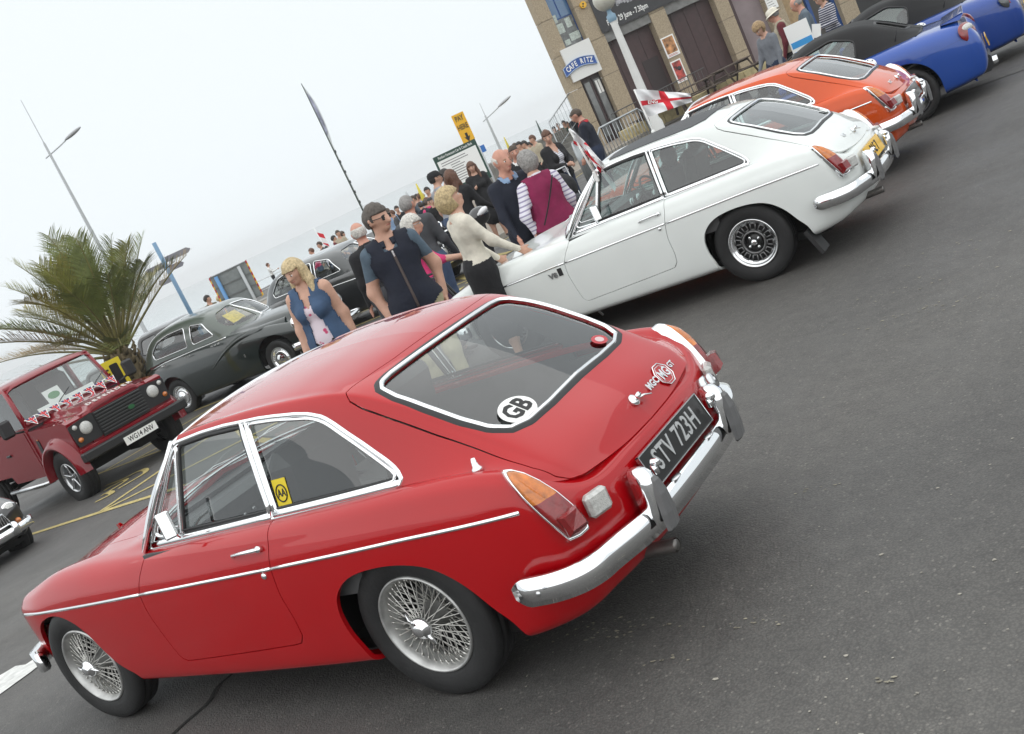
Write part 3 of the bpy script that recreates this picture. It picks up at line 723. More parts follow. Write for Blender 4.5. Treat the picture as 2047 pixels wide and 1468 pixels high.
    def ring(poly, w, h, off=0.0):
        def fn():
            mb = MB(); P, N = pt(resample(poly, 150)); strip_on(mb, P+N*off, N, w, h, closed=True); return mb.mesh('ring')
        return fn
    share('rseal', ring(K['rw'], .040, .006), 'window_seal', BLACK, gate); 
    inner = K['rw'] - K['rw'].mean(0); inner = inner*(1-.012/np.linalg.norm(inner, axis=1)[:, None]) + K['rw'].mean(0)
    share('rchrome', ring(inner, .019, .011, .002), 'rear_window_trim', CHROME, gate)
    # ---- windscreen
    def wgrid(off=0.0):
        G = []
        for t in np.linspace(0, 1, 9):
            row = []
            for s in np.linspace(-1, 1, 17):
                a = np.array([1.445 + .15*(1-s*s), .655*s, .850 + .065*(1-s*s)]); b = np.array([1.015 + .055*(1-s*s), .560*s, 1.240 + .035*(1-s*s)])
                p = a*(1-t)+b*t; p[0] += .018*sin(pi*t)+off; p[2] += .018*sin(pi*t); row.append(p)
            G.append(row)
        return np.array(G)
    share('wscreen', lambda: Surf.grid(wgrid(), 1).mesh('glass'), 'windscreen', glass)
    def mk_ws():
        G = wgrid(); N = grid_normals(G); 
        if N[4, 8][0] < 0: N = -N
        e = np.concatenate([G[0], G[1:, -1], G[-1, -2::-1], G[-2:0:-1, 0]]); n = np.concatenate([N[0], N[1:, -1], N[-1, -2::-1], N[-2:0:-1, 0]])
        mb = MB(); strip_on(mb, e, n, .034, .016, closed=True); 
        for sg in (1, -1): mb.tube([(1.44, .668*sg, .835), (1.215, .628*sg, 1.055), (1.01, .575*sg, 1.25)], [.012, .012, .012], 8)
        return mb.mesh('surround')
    share('wsur', mk_ws, 'windscreen_surround', CHROME)
    def mk_wip():
        mb = MB()
        for y0, y1 in ((.25, -.18), (-.20, -.58)):
            mb.tube([(1.62, y0, .925), (1.575, (y0+y1)/2, .955), (1.53, y1, .93)], [.006, .005, .004], 6)
            mb.tube([(1.575, y0-.02, .955), (1.50, y1+.02, .945)], [.004, .004], 5)
        return mb.mesh('wipers')
    share('wip', mk_wip, 'wipers', STEEL)
    # ---- gaps under the bright work: rear bumper, over-riders
    def bumper_path(): return smooth_path([(-.545, .772, .432), (-.63, .770, .432), (-.715, .752, .430), (-.785, .712, .428), (-.828, .650, .426), (-.845, .585, .425), (-.868, .520, .425), (-.893, .45, .425), (-.912, .36, .424), (-.925, .20, .424), (-.929, 0, .424)], 46)
    PROF = [(-.012, -.050), (.020, -.052), (.034, -.040), (.037, -.015), (.037, .012), (.030, .034), (.014, .050), (-.012, .052)]
    def mk_bumper():
        h = bumper_path(); p = np.concatenate([h, (h*f)[::-1][1:]]); sc = np.ones(len(p)); 
        for i, s in enumerate((.40, .70, .90)): sc[i] = sc[-1-i] = s
        mb = MB(); sweep(mb, p, np.array(PROF)*(-1, 1), scale=sc); mb.F = [q[::-1] for q in mb.F]; return mb.mesh('bumper')
    bm = share('bumper', mk_bumper, 'bumper', CHROME)
    def mk_bolts():
        mb = MB()
        for sg in (1, -1):
            mb.ball((-.672, .806*sg, .440), (.010, .006, .010), 10, 6); mb.ball((-.930, .165*sg, .477), (.020, .034, .006), 10, 6)
        return mb.mesh('bolts')
    share('bbolts', mk_bolts, 'bumper_bolts', STEEL, bm)
    def mk_over(sg):
        def fn():
            mb = MB(); rows = [(.385, .010, .034), (.41, .036, .039), (.45, .052, .041), (.50, .060, .040), (.55, .058, .037), (.585, .050, .033), (.606, .032, .026), (.613, .008, .016)]
            loops = []
            for z, d, w in rows:
                x0 = -.905; loops.append([(x0+.02, .345*sg+w, z), (x0-d*.6, .345*sg+w, z), (x0-d, .345*sg+w*.55, z), (x0-d*1.04, .345*sg, z), (x0-d, .345*sg-w*.55, z), (x0-d*.6, .345*sg-w, z), (x0+.02, .345*sg-w, z)])
            ring_loft(mb, loops); 
            mb.F = [q[::-1] for q in mb.F]
            return mb.mesh('overrider')
        return fn
    def mk_pad(sg):
        def fn():
            mb = MB(); loops = []
            for z, d, w in [(.368, .050, .030), (.380, .062, .042), (.44, .070, .040), (.51, .073, .030), (.560, .066, .020), (.572, .058, .013)]:
                x0 = -.905; loops.append([(x0-.05, .345*sg+w, z), (x0-d, .345*sg+w*.86, z), (x0-d-.006, .345*sg, z), (x0-d, .345*sg-w*.86, z), (x0-.05, .345*sg-w, z)])
            ring_loft(mb, loops, smooth=False); mb.add(np.array(loops[0]), [(0, 1, 2, 3, 4)]); mb.F = [q[::-1] for q in mb.F]; return mb.mesh('pad')
        return fn
    for sg in (1, -1):
        ov = share('over%d' % sg, mk_over(sg), 'overrider', CHROME)
        share('pad%d' % sg, mk_pad(sg), 'rubber_pad', mat('grey_rubber', (.13, .13, .132), .5), ov)
        def mk_pl():
            mb = MB(); y = .272*sg; mb.box((-.945, y, .590), (.04, .026, .03), bev=.009); mb.tube([(-.935, y, .55), (-.935, y, .585)], [.013, .013], 10); return mb.mesh('plate_lamp')
        share('plamp%d' % sg, mk_pl, 'plate_lamp', CHROME, ov)
    for sg in (1, -1): tail_light(root, sg)
    for sg in (1, -1):
        def mk_rev():
            mb = MB(); mb.box((-.842, .530*sg, .600), (.040, .095, .085), R=rotz(-.42*sg), bev=.012); return mb.mesh('reversing_lamp')
        share('rev%d' % sg, mk_rev, 'reversing_lamp', CLEAR)
    def mk_handle2():
        mb = MB(); P, N = pt([(-.795, .0)]); P, N = P[0], N[0]; mb.tube([P-N*.002, P+N*.010, P+N*.016], [.026, .024, .012], 16); mb.tube([P+N*.014, P+N*.042], [.010, .010], 12)
        mb.tube([P+N*.014, P+N*.018+np.array([-.008, -.045, -.01]), P+N*.016+np.array([-.026, -.070, -.02])], [.016, .010, .007], 8, flat=.5); return mb.mesh('handle')
    share('gatehandle', mk_handle2, 'tailgate_handle', CHROME, gate)
    def mk_cap():
        mb = MB(); c = np.array([-.862, -.435, .585]); d = np.array([-.90, -.25, .30]); d /= np.linalg.norm(d); mb.tube([c-d*.03, c+d*.012], [.040, .040], 20); mb.tube([c+d*.012, c+d*.016, c+d*.036, c+d*.042], [.028, .036, .036, .030], 22); mb.tube([c+d*.04, c+d*.046], [.012, .011], 12); return mb.mesh('cap')
    share('cap', mk_cap, 'fuel_cap', STEEL)
    def mk_exh():
        mb = MB(); mb.tube([(-.45, .32, .27), (-.75, .33, .29), (-.93, .335, .30)], [.024, .024, .026], 12, caps=False); mb.tube([(-.93, .335, .30), (-.90, .335, .30)], [.021, .018], 12); return mb.mesh('exhaust')
    share('exh', mk_exh, 'exhaust_pipe', mat('exhaust_steel', (.20, .19, .18), .45, .8, var=.4))
    # ---- front end
    def mk_fb():
        mb = MB(); h = smooth_path([(2.70, .715, .385), (2.76, .705, .385), (2.84, .655, .385), (2.92, .50, .385), (2.96, .27, .385), (2.97, 0, .385)], 26); p = np.concatenate([h, (h*f)[::-1][1:]]); sweep(mb, p, PROF); return mb.mesh('bumper')
    fb = share('fbumper', mk_fb, 'bumper', CHROME)
    for sg in (1, -1):
        def mk_fo():
            mb = MB(); loops = []
            for z, d, w in [(.33, .02, .040), (.37, .065, .045), (.42, .085, .042), (.47, .07, .034), (.50, .02, .022)]:
                x0 = 2.950; loops.append([(x0-.03, .40*sg+w, z), (x0+d*.6, .40*sg+w, z), (x0+d, .40*sg+w*.4, z), (x0+d, .40*sg-w*.4, z), (x0+d*.6, .40*sg-w, z), (x0-.03, .40*sg-w, z)])
            ring_loft(mb, loops); return mb.mesh('overrider')
        share('fover%d' % sg, mk_fo, 'overrider', CHROME)
        def mk_hl():
            mb = MB(); mb.lathe([(.001, .05), (.05, .045), (.085, .02), (.092, 0), (.094, -.03)], c=(2.845, .50*sg, .605), axis='X', n=26); return mb.mesh('headlight')
        hl = share('hl%d' % sg, mk_hl, 'headlight', CLEAR)
        def mk_hr():
            mb = MB(); mb.lathe([(.088, .018), (.098, .012), (.103, -.02)], c=(2.845, .50*sg, .605), axis='X', n=26); return mb.mesh('ring')
        share('hlr%d' % sg, mk_hr, 'headlight_rim', CHROME, hl)
        def mk_ind():
            mb = MB(); mb.lathe([(.001, .03), (.028, .024), (.036, 0), (.036, -.03)], c=(2.895, .50*sg, .465), axis='X', n=18); return mb.mesh('indicator')
        ind = share('ind%d' % sg, mk_ind, 'indicator', AMBER)
        def mk_sl():
            mb = MB(); mb.lathe([(.001, .026), (.02, .02), (.026, 0), (.026, -.03)], c=(2.905, .40*sg, .445), axis='X', n=16); return mb.mesh('sidelight')
        share('sl%d' % sg, mk_sl, 'sidelight', CLEAR)
    def mk_grille():
        mb = MB(); 
        for k in range(25):
            y = -.36+k*.03; mb.box((2.925, y, .55), (.012, .006, .13))
        mb.tube([(2.93, -.40, .48), (2.93, .40, .48), (2.925, .36, .62), (2.925, -.36, .62)], .012, 8, closed=True); return mb.mesh('grille')
    share('grille', mk_grille, 'grille', CHROME)
    # ---- under-body and cabin
    def mk_under():
        mb = MB(); mb.box((1.05, 0, .215), (3.2, 1.20, .05)); mb.box((1.14, 0, .38), (1.20, 1.34, .30)); mb.box((2.31, 0, .42), (.95, .86, .36)); mb.box((-.06, 0, .42), (.96, .96, .36)); mb.box((2.74, 0, .42), (.06, .95, .28)); mb.box((-.60, 0, .44), (.26, 1.0, .24))
        mb.box((0, 0, .31), (.09, 1.2, .09)); mb.box((2.311, 0, .28), (.09, 1.2, .09)); return mb.mesh('underbody')
    share('under', mk_under, 'underbody', UNDER)
    def mk_cab():
        mb = MB(); mb.box((.45, 0, .545), (2.15, 1.30, .03)); mb.box((-.25, 0, .60), (.95, 1.16, .10))
        for sg in (1, -1):
            mb.box((.80, .690*sg, .66), (1.24, .02, .34)); mb.box((.05, .645*sg, .70), (.50, .02, .28)); mb.box((-.37, .60*sg, .69), (.36, .03, .22))
        mb.box((-.66, 0, .66), (.03, .9, .14)); mb.box((1.44, 0, .66), (.03, 1.3, .36)); return mb.mesh('cabin_lining')
    share('cab', mk_cab, 'cabin_lining', DARKIN)
    def mk_head():
        return (K['roof'] + K['gate_skin']).offset(-.024).mesh('headlining')
    share('headl', mk_head, 'headlining', mat('headlining_grey', (.11, .11, .11), .9))
    def mk_dash():
        mb = MB(); p = [(1.46, .62), (1.26, .66), (1.205, .78), (1.215, .845), (1.30, .868), (1.47, .862)]
        mb.prism(p, -.63, .63, frame=((0, 0, 0), (1, 0, 0), (0, 0, 1), (0, 1, 0))); mb.box((1.50, 0, .855), (.13, .74, .06)); mb.box((1.47, 0, .845), (.07, 1.0, .05)); return mb.mesh('dashboard')
    dash = share('dash', mk_dash, 'dashboard', VINYL)
    def mk_radio():
        mb = MB(); mb.box((1.212, .03, .775), (.02, .20, .075), R=roty(-.25), bev=.006); return mb.mesh('radio')
    share('radio', mk_radio, 'radio', STEEL, dash)
    def mk_dials():
        mb = MB()
        for y in (-.42, -.26): mb.lathe([(.001, -.012), (.046, -.012), (.052, -.006), (.054, .01)], c=(1.205, y, .80), axis='X', n=24)
        for y in (-.12, -.05, .22, .28): mb.tube([(1.215, y, .76), (1.195, y, .76)], [.010, .008], 10)
        return mb.mesh('dials')
    share('dials', mk_dials, 'dials', STEEL, dash)
    def mk_sw():
        mb = MB(); c = np.array([1.00, -.34, .80]); n = np.array([-.92, 0, .40]); n /= np.linalg.norm(n); a = np.array([0, 1., 0]); b = np.cross(n, a)
        mb.tube([c + .195*(a*cos(t)+b*sin(t)) for t in np.linspace(0, 2*pi, 41)[:-1]], .011, 8, closed=True); return mb.mesh('wheel')
    sw = share('sw', mk_sw, 'steering_wheel', mat('wheel_leather', (.05, .05, .052), .4))
    def mk_sws():
        mb = MB(); c = np.array([1.00, -.34, .80]); n = np.array([-.92, 0, .40]); n /= np.linalg.norm(n); a = np.array([0, 1., 0]); b = np.cross(n, a)
        for t0 in (pi/2, pi/2+2.1, pi/2-2.1):
            d = a*cos(t0)+b*sin(t0); e = a*-sin(t0)+b*cos(t0)
            for q in (-.016, 0, .016): mb.tube([c-n*.015+d*.045+e*q, c+d*.19+e*q], [.003, .003], 5)
        mb.tube([c-n*.05, c+n*.01, c+n*.02], [.03, .05, .036], 20); return mb.mesh('spokes')
    share('sws', mk_sws, 'wheel_spokes', STEEL, sw)
    for sg in (1, -1):
        def mk_seat():
            mb = MB(); y = .33*sg
            mb.box((.86, y, .56), (.50, .46, .16), R=roty(-.12), bev=.05); mb.box((.60, y, .82), (.14, .46, .50), R=roty(-.22), bev=.06)
            return mb.mesh('seat')
        st = share('seat%d' % sg, mk_seat, 'seat', VINYL)
        if seats == 'headrest':
            def mk_hd():
                mb = MB(); y = .33*sg; mb.ball((.50, y, 1.115), (.055, .125, .095), 14, 8); mb.tube([(.53, y, .99), (.51, y, 1.08)], .012, 6); return mb.mesh('headrest')
            share('head%d' % sg, mk_hd, 'headrest', VINYL, st)
    # ---- wheels
    tr = (.628, .622)
    Rw = {'wire': .318, 'alloy': .305}[wheels]
    for x in (0, 2.311):
        for sg in (1, -1): wheel(root, (x, sg*(tr[0] if x == 0 else tr[1]), Rw), sg, Rw, .165 if wheels == 'wire' else .180, wheels, steer=steer if x > 1 else 0, spin=.3+x)
    # ---- number plate
    if plate:
        txt, style = plate; bgm, fg = {'black': (PLATEB, SILVERL), 'yellow': (PLATEY, INK)}[style]
        n = np.array([-.97, 0, .24]); n /= np.linalg.norm(n); ea = np.array([0, -1., 0]); eb = np.cross(n, ea); c = np.array([-.894, 0, .556])
        Rp = np.stack([ea, eb, n], 1); mb = MB(); mb.box(c, (.535, .125, .010), R=Rp); po = mb.obj('number_plate', bgm, root)
        if style == 'black':
            fr = MB()
            for s in (-1, 1): fr.box(c+eb*s*.0625+n*.003, (.543, .005, .014), R=Rp); fr.box(c+ea*s*.269+n*.003, (.005, .13, .014), R=Rp)
            fr.obj('plate_frame', STEEL, po)
        if txt: lettering('plate_characters', txt, .112, fg, po, (c+n*.006, ea, eb, n), depth=.004, bold=.0015, xscale=.80, space=1.05)
    return root, gate, body

def coupe_mirror(root):
    mb = MB(); c = np.array([1.075, .745, .955]); R = rotz(-.95) @ roty(.10); mb.box(c, (.020, .062, .118), R=R, bev=.007)
    mb.tube([c + (.012, 0, 0), c + (.05, -.03, -.03), c+(.06, -.075, -.085)], [.008, .007, .010], 8)
    return mb.obj('door_mirror', CHROME, root)
def surf_frame(P, N, ea=None):
    """frame on a surface: origin, right, up, normal; right as seen from outside = ea projected"""
    ea = np.asarray(ea, float); ea = ea - N*(ea @ N); ea /= np.linalg.norm(ea); return P, ea, np.cross(N, ea), N
def decal(name, mb_poly, fr, m, parent, off=.002, th=.0008):
    O, ea, eb, n = fr; mb = MB(); mb.prism(mb_poly, off, off+th, frame=(O, ea, eb, n)); return mb.obj(name, m, parent)
def circle(r, n=32, rx=1.0): return [(r*rx*cos(2*pi*k/n), r*sin(2*pi*k/n)) for k in range(n)]
# ------------------------------------------------------------------ other vehicles
def gx(x):  # the forecourt falls gently away towards the sea
    t = np.maximum(0.0, np.asarray(x, float) - 2.6); t = np.minimum(t, 42.0); return -0.031*t*t/(t+1.2)
def gen_lower(rows, xf, xr, nose=(.0, .0), tail=(.0, .0), blunt=False):
    """rows from front to back: x, half width, bottom, waist z, shoulder z, shoulder y, (y, z) inner, centre z"""
    def side(x, ym, zb, zs, zt, yt, k7, zc, s=1.0, dz=0.0, dx=0.0):
        return [(x, (ym-.15)*s, zb-.03), (x+dx*.55, (ym-.05)*s, zb), (x+dx*.85, (ym-.02)*s, zb+.07), (x+dx, (ym-.003)*s, (zb+zs)/2+.03), (x+dx*.95, ym*s, zs),
                (x+dx*.75, (ym-.02)*s, zs+(zt+dz-zs)*.55), (x+dx*.5, (ym*.45+yt*.55)*s, zt+dz-.022), (x+dx*.25, (yt-.01)*s, zt+dz), (x, k7[0]*s, k7[1]+dz*.6), (x-.0, 0, zc+dz*.4)]
    S = []
    r = rows[0]
    for s, g in ((0, 1), (.45, .97), (.78, .80), (.94, .42)):
        dx = (xf-r[0])*g; S.append(side(*r, s=s, dz=nose[0], dx=dx))
    for q in rows: S.append(side(*q))
    r = rows[-1]
    for s, g in (((.985, .45), (.93, .86), (.60, .98), (0, 1)) if blunt else ((.94, .42), (.78, .80), (.45, .97), (0, 1))):
        dx = (xr-r[0])*g; S.append(side(*r, s=s, dz=tail[0], dx=dx))
    return np.array(S, float)
GREYCAB = mat('cabin_dark', (.02, .02, .022), .8)
def motor(name, label, cat, loc, yaw, group, paint, rows, xf, xr, green, windows, arches, wheels, nose=(0, 0), tail=(0, 0), screen=None, backlight=None,
          roof_mat=None, glass=GLASS, cabin=None, chrome=True, seams=(), belt=None, zroll=0.0, blunt=False):
    root = thing(name, label, cat, loc, yaw, group)
    if zroll: root.rotation_euler = (0, zroll, yaw)
    L = Surf.grid(net(gen_lower(rows, xf, xr, nose, tail, blunt), 120, 44), -1)
    c = L.V[L.T].mean(1); 
    if (L.N[:, 1][L.V[:, 1] > .5]).mean() < 0: L = Surf(L.V, -L.N, L.T[:, ::-1].copy())
    G = Surf.grid(net(np.array(green, float), 84, 40), 1)
    if G.N[:, 2].mean() < 0: G = Surf(G.V, -G.N, G.T[:, ::-1].copy())
    pl = Proj(L, SIDE, lambda c, n: n[:, 1] > .15); pg = Proj(G, SIDE, lambda c, n: c[:, 1] > .3)
    L0 = L
    for (ax, r, az) in arches:
        P = [(ax-r*1.0, -.3), (ax-r, az*.7)] + [(ax+r*cos(t), az+r*sin(t)) for t in np.linspace(pi, 0, 25)] + [(ax+r, az*.7), (ax+r, -.3)]
        L = L.cut(np.where((L.V[:, 2] < .95) & (L.V[:, 1] > .3), poly_sd(L.V[:, SIDE], P), 1))[1]
    if cabin:
        L = L.cut(np.where(L.V[:, 2] > .55, poly_sd(L.V[:, PLAN], both(cabin)), 1))[1]
    both_ = lambda S: S + S.mirror()
    body = both_(L).rim(.03)
    frames = MB(); panes = []
    for w in windows:
        q = round_poly(w, .05, 5); sd = np.where(G.V[:, 1] > .25, poly_sd(G.V[:, SIDE], q), 1)
        sd = np.where(np.abs(G.N[:, 1]) > .14, sd, 1)
        gl, G = G.cut(sd); panes.append(gl); P, N = pg(resample(q, 70))
        for sg in (1, -1): strip_on(frames, P*(1, sg, 1), N*(1, sg, 1), .022, .010, closed=True)
    ends = []
    for key, poly in (('windscreen', screen), ('rear_window', backlight)):
        if poly is None: continue
        xm, pts = poly; q = round_poly(both(pts)[:, :], .07, 6)
        m = (G.V[:, 0] > xm) if key == 'windscreen' else (G.V[:, 0] < xm)
        gl, G = G.cut(np.where(m, poly_sd(G.V[:, [1, 2]], q), 1)); ends.append((key, both_(gl)))
        GG = both_(Surf.grid(net(np.array(green, float), 84, 40), 1)); pe = Proj(GG, [1, 2], (lambda c, n: c[:, 0] > xm) if key == 'windscreen' else (lambda c, n: c[:, 0] < xm))
        P, N = pe(resample(q, 90)); s = 1 if key == 'windscreen' else -1; N = np.where((N[:, :1]*s > 0), N, -N)
        strip_on(frames, P, N, .030, .013, closed=True)
    if roof_mat is None:
        b = (body + both_(G).rim(.03)).obj('body', paint, root)
    else:
        b = body.obj('body', paint, root); both_(G).rim(.03).obj('roof', roof_mat, root)
    for gl in panes:
        for s in (gl, gl.mirror()): s.offset(-.012).obj('side_window', glass, root)
    for key, gl in ends: gl.offset(-.010).obj(key, glass, root)
    frames.obj('window_trim', CHROME if chrome else BLACK, root)
    for seam in seams:
        mb = MB(); P, N = pl(resample(seam, 40, False))
        for sg in (1, -1): strip_on(mb, P*(1, sg, 1), N*(1, sg, 1), .008, .0025, n=3)
        mb.obj('door_gap', INK, root)
    if belt:
        P, N = pl(resample(belt[0], 40, False))
        for sg in (1, -1): mb = MB(); strip_on(mb, P*(1, sg, 1), N*(1, sg, 1), belt[1], .010); mb.obj('waist_strip', CHROME, root)
    for (x, y, R, w, kind) in wheels:
        for sg in (1, -1): wheel(root, (x, y*sg, R), sg, R, w, kind, spin=.4+x)
    xa = [a[0] for a in arches]; u = MB(); u.box(((xf+xr)/2, 0, rows[0][2]+.12), ((xf-xr)*.86, .98, .22)); 
    u.box((sum(xa)/2, 0, rows[0][2]+.14), (abs(xa[0]-xa[1])-arches[0][1]*2-.06, 1.30, .26)); u.obj('underbody', UNDER, root)
    return root, pl, pg, b
def seats_box(root, spots, m=None, z=.55):
    for (x, y, w) in spots:
        mb = MB(); mb.box((x+.22, y, z), (.5, w, .18), bev=.05); mb.box((x-.05, y, z+.34), (.15, w, .58), R=roty(-.2), bev=.06); mb.obj('seat', m or VINYL, root)
def lining(root, x0, x1, z0, z1, y, m=None):
    mb = MB(); mb.box(((x0+x1)/2, 0, z0), (x1-x0, 2*y, .03))
    for s in (1, -1): mb.box(((x0+x1)/2, s*y, (z0+z1)/2), (x1-x0, .02, z1-z0))
    mb.box((x0, 0, (z0+z1)/2), (.02, 2*y, z1-z0)); mb.box((x1-.12, 0, (z0+z1)/2+.03), (.24, 2*y, z1-z0-.04)); mb.obj('cabin_lining', m or GREYCAB, root)
def plate_on(root, c, n, txt, bgm, fg, w=.52, h=.112, size=.095, xs=.8):
    n = np.asarray(n, float); n /= np.linalg.norm(n); ea = np.cross((0, 0, 1.), n); ea /= np.linalg.norm(ea); eb = np.cross(n, ea); c = np.asarray(c, float)
    mb = MB(); mb.box(c, (w, h, .010), R=np.stack([ea, eb, n], 1)); po = mb.obj('number_plate', bgm, root)
    if txt: lettering('plate_characters', txt, size, fg, po, (c+n*.006, ea, eb, n), depth=.003, bold=.001, xscale=xs)
    return po
DKGREEN = mat('dark_green_paint', (.004, .011, .010), .3, coat=1.0); SAGE = mat('sage_paint', (.085, .105, .088), .3, coat=1.0)
BLACKP = mat('black_paint', (.008, .008, .009), .3, coat=1.0); DKGREY = mat('charcoal_paint', (.016, .017, .019), .3, coat=1.0); SILVERROOF = mat('silver_roof_paint', (.045, .049, .050), .28, coat=1.0)
BLUE = mat('blue_paint', (.008, .062, .33), .28, .15, coat=1.0, spec=.3); DKBLUE = mat('deep_blue_paint', (.006, .048, .27), .28, .15, coat=1.0, spec=.3)
SOFTTOP = mat('soft_top_cloth', (.014, .014, .015), .85, bump=.12, bscale=300); DRED = mat('dark_red_paint', (.20, .005, .012), .3, coat=1.0, coatr=.03, spec=.05)

def green_saloon():
    x, y = 13.79, -9.73
    rows = [(3.05, .70, .30, .60, .86, .50, (.36, 1.00), 1.03), (2.62, .765, .27, .65, .94, .56, (.40, 1.05), 1.09), (2.15, .785, .25, .68, 1.00, .60, (.44, 1.07), 1.11), (1.75, .795, .25, .68, 1.04, .63, (.5, 1.08), 1.12),
            (1.2, .80, .25, .68, 1.05, .66, (.5, 1.05), 1.05), (.6, .80, .25, .68, 1.05, .66, (.5, 1.05), 1.05), (0, .79, .26, .68, 1.04, .65, (.5, 1.05), 1.05), (-.45, .75, .28, .66, 1.0, .60, (.45, 1.04), 1.05), (-.85, .68, .32, .62, .90, .52, (.38, .95), .98)]
    green = [[(1.66, .64, 1.04), (1.76, .55, 1.06), (1.86, .44, 1.08), (1.94, .25, 1.10), (1.97, 0, 1.11)], [(1.54, .648, 1.04), (1.50, .60, 1.22), (1.58, .46, 1.29), (1.62, .25, 1.33), (1.63, 0, 1.34)], [(1.34, .655, 1.045), (1.24, .62, 1.34), (1.22, .50, 1.49), (1.22, .26, 1.535), (1.22, 0, 1.545)],
             [(.9, .66, 1.05), (.86, .635, 1.30), (.80, .52, 1.53), (.8, .27, 1.585), (.8, 0, 1.60)], [(.4, .66, 1.05), (.38, .64, 1.30), (.35, .53, 1.54), (.35, .27, 1.60), (.35, 0, 1.615)], [(-.05, .65, 1.05), (-.08, .625, 1.28), (-.10, .52, 1.50), (-.1, .27, 1.565), (-.1, 0, 1.58)],
             [(-.42, .62, 1.03), (-.45, .58, 1.22), (-.46, .47, 1.40), (-.47, .25, 1.455), (-.47, 0, 1.47)], [(-.72, .56, 1.0), (-.72, .50, 1.12), (-.72, .40, 1.22), (-.73, .2, 1.26), (-.73, 0, 1.27)], [(-.92, .48, .93), (-.92, .40, .95), (-.93, .3, .97), (-.94, .15, .98), (-.94, 0, .98)]]
    root, pl, pg, b = motor('saloon_car', 'two tone dark green and sage vintage saloon parked behind the red four wheel drive', 'car', (x, y, float(gx(x))-.02), radians(-176.1), None, DKGREEN, rows, 3.45, -1.18, green,
        [[(1.36, 1.13), (1.18, 1.40), (.86, 1.45), (.80, 1.12)], [(.66, 1.12), (.70, 1.46), (.25, 1.46), (-.10, 1.40), (-.32, 1.25), (-.30, 1.12)]], [(0, .40, .36), (2.62, .42, .36)], [(0, .66, .335, .16, 'disc'), (2.62, .66, .335, .16, 'disc')],
        screen=(1.0, [(0, 1.50), (.40, 1.455), (.53, 1.34), (.54, 1.17), (.38, 1.125), (0, 1.135)]), backlight=(-.3, [(0, 1.40), (.34, 1.36), (.36, 1.24), (0, 1.22)]), roof_mat=SAGE, cabin=[(1.62, 0), (1.6, .62), (-.35, .6), (-.6, 0)],
        seams=[[(.74, 1.03), (.74, .6), (.74, .32)], [(1.5, 1.03), (1.52, .8), (1.5, .32)], [(-.28, 1.02), (.0, .80), (.25, .70), (.36, .32)]], belt=([(1.66, 1.030), (.8, 1.035), (0, 1.025), (-.5, .985), (-.82, .90)], .022))
    lining(root, -.55, 1.75, .5, 1.03, .60, mat('maroon_leather', (.09, .012, .014), .5)); seats_box(root, [(.75, .32, .5), (.75, -.32, .5), (-.2, 0, 1.1)], mat('maroon_leather', (.09, .012, .014), .5))
    # the wing line that sweeps down the door, flashes, flag-topped bonnet
    for sg in (1, -1):
        P, N = pl(catmull(np.array([(2.9, .90), (2.4, .955), (2.0, .93), (1.65, .84), (1.35, .72), (1.1, .60)]), 40)); P = P*(1, sg, 1); N = N*(1, sg, 1); mb = MB()
        w = np.linspace(.16, .015, 40); 
        T = np.gradient(P, axis=0); S = np.cross(N, T); S /= np.linalg.norm(S, axis=1)[:, None]
        G = np.stack([P - S*w[:, None]*.5 - N*.004, P - S*w[:, None]*.2 + N*.03*np.linspace(1, .3, 40)[:, None], P + S*w[:, None]*.25 + N*.022*np.linspace(1, .3, 40)[:, None], P + S*w[:, None]*.5 - N*.004], 1)
        mb.grid(G); mb.obj('wing_crease', DKGREEN, root)
    mb = MB(); 
    for k in range(3): mb.box((1.52-k*.085, -.792, .985), (.062, .012, .026), bev=.004)
    mb.box((.70, -.803, .985), (.15, .014, .02), bev=.005); mb.box((-.0, -.80, .985), (.15, .014, .02), bev=.005); mb.box((1.95, -.79, .62), (.03, .01, .06), bev=.004); mb.obj('brightwork', CHROME, root)
    for sg in (1, -1):
        mb = MB(); mb.lathe([(.001, .06), (.06, .05), (.095, .02), (.10, 0), (.10, -.06)], c=(3.18, .58*sg, .80), axis='X', n=24); h = mb.obj('headlight', CLEAR, root)
        mb = MB(); mb.lathe([(.098, .025), (.112, .015), (.115, -.03)], c=(3.18, .58*sg, .80), axis='X', n=24); mb.obj('headlight_rim', CHROME, h)
    for xx, nm in ((3.52, 1), (-1.22, -1)):
        mb = MB(); p = smooth_path([(xx-nm*.45, .80, .45), (xx-nm*.12, .74, .45), (xx, .4, .45), (xx+nm*.02, 0, .45), (xx, -.4, .45), (xx-nm*.12, -.74, .45), (xx-nm*.45, -.80, .45)], 40)
        sweep(mb, p, [(-.02, -.06), (.02, -.05), (.03, 0), (.02, .05), (-.02, .06)]); mb.obj('bumper', CHROME, root)
    mb = MB(); mb.tube([(3.0, 0, 1.07), (3.1, 0, 1.10), (3.12, 0, 1.15)], [.03, .02, .008], 8); mb.obj('mascot', CHROME, root)
    mb = MB(); mb.tube([(1.78, -.25, 1.13), (1.72, -.48, 1.16), (1.68, -.05, 1.20)], .006, 6); mb.tube([(1.80, .25, 1.13), (1.74, .0, 1.17), (1.68, .48, 1.20)], .006, 6); mb.obj('wipers', STEEL, root)
    mb = MB(); R = roty(-.9); mb.box((1.48, -.12, 1.27), (.004, .34, .26), R=roty(-.75)); mb.obj('yellow_poster', mat('yellow_paper', (.75, .55, .06), .6, var=.2, vscale=20), root)
    mb = MB(); 
    for k in range(14): mb.box((3.44, -.13+k*.02, .72), (.05, .006, .30))
    mb.tube([(3.46, -.16, .55), (3.46, .16, .55), (3.40, .15, .90), (3.36, 0, .97), (3.40, -.15, .90)], .018, 8, closed=True); mb.obj('grille', CHROME, root)
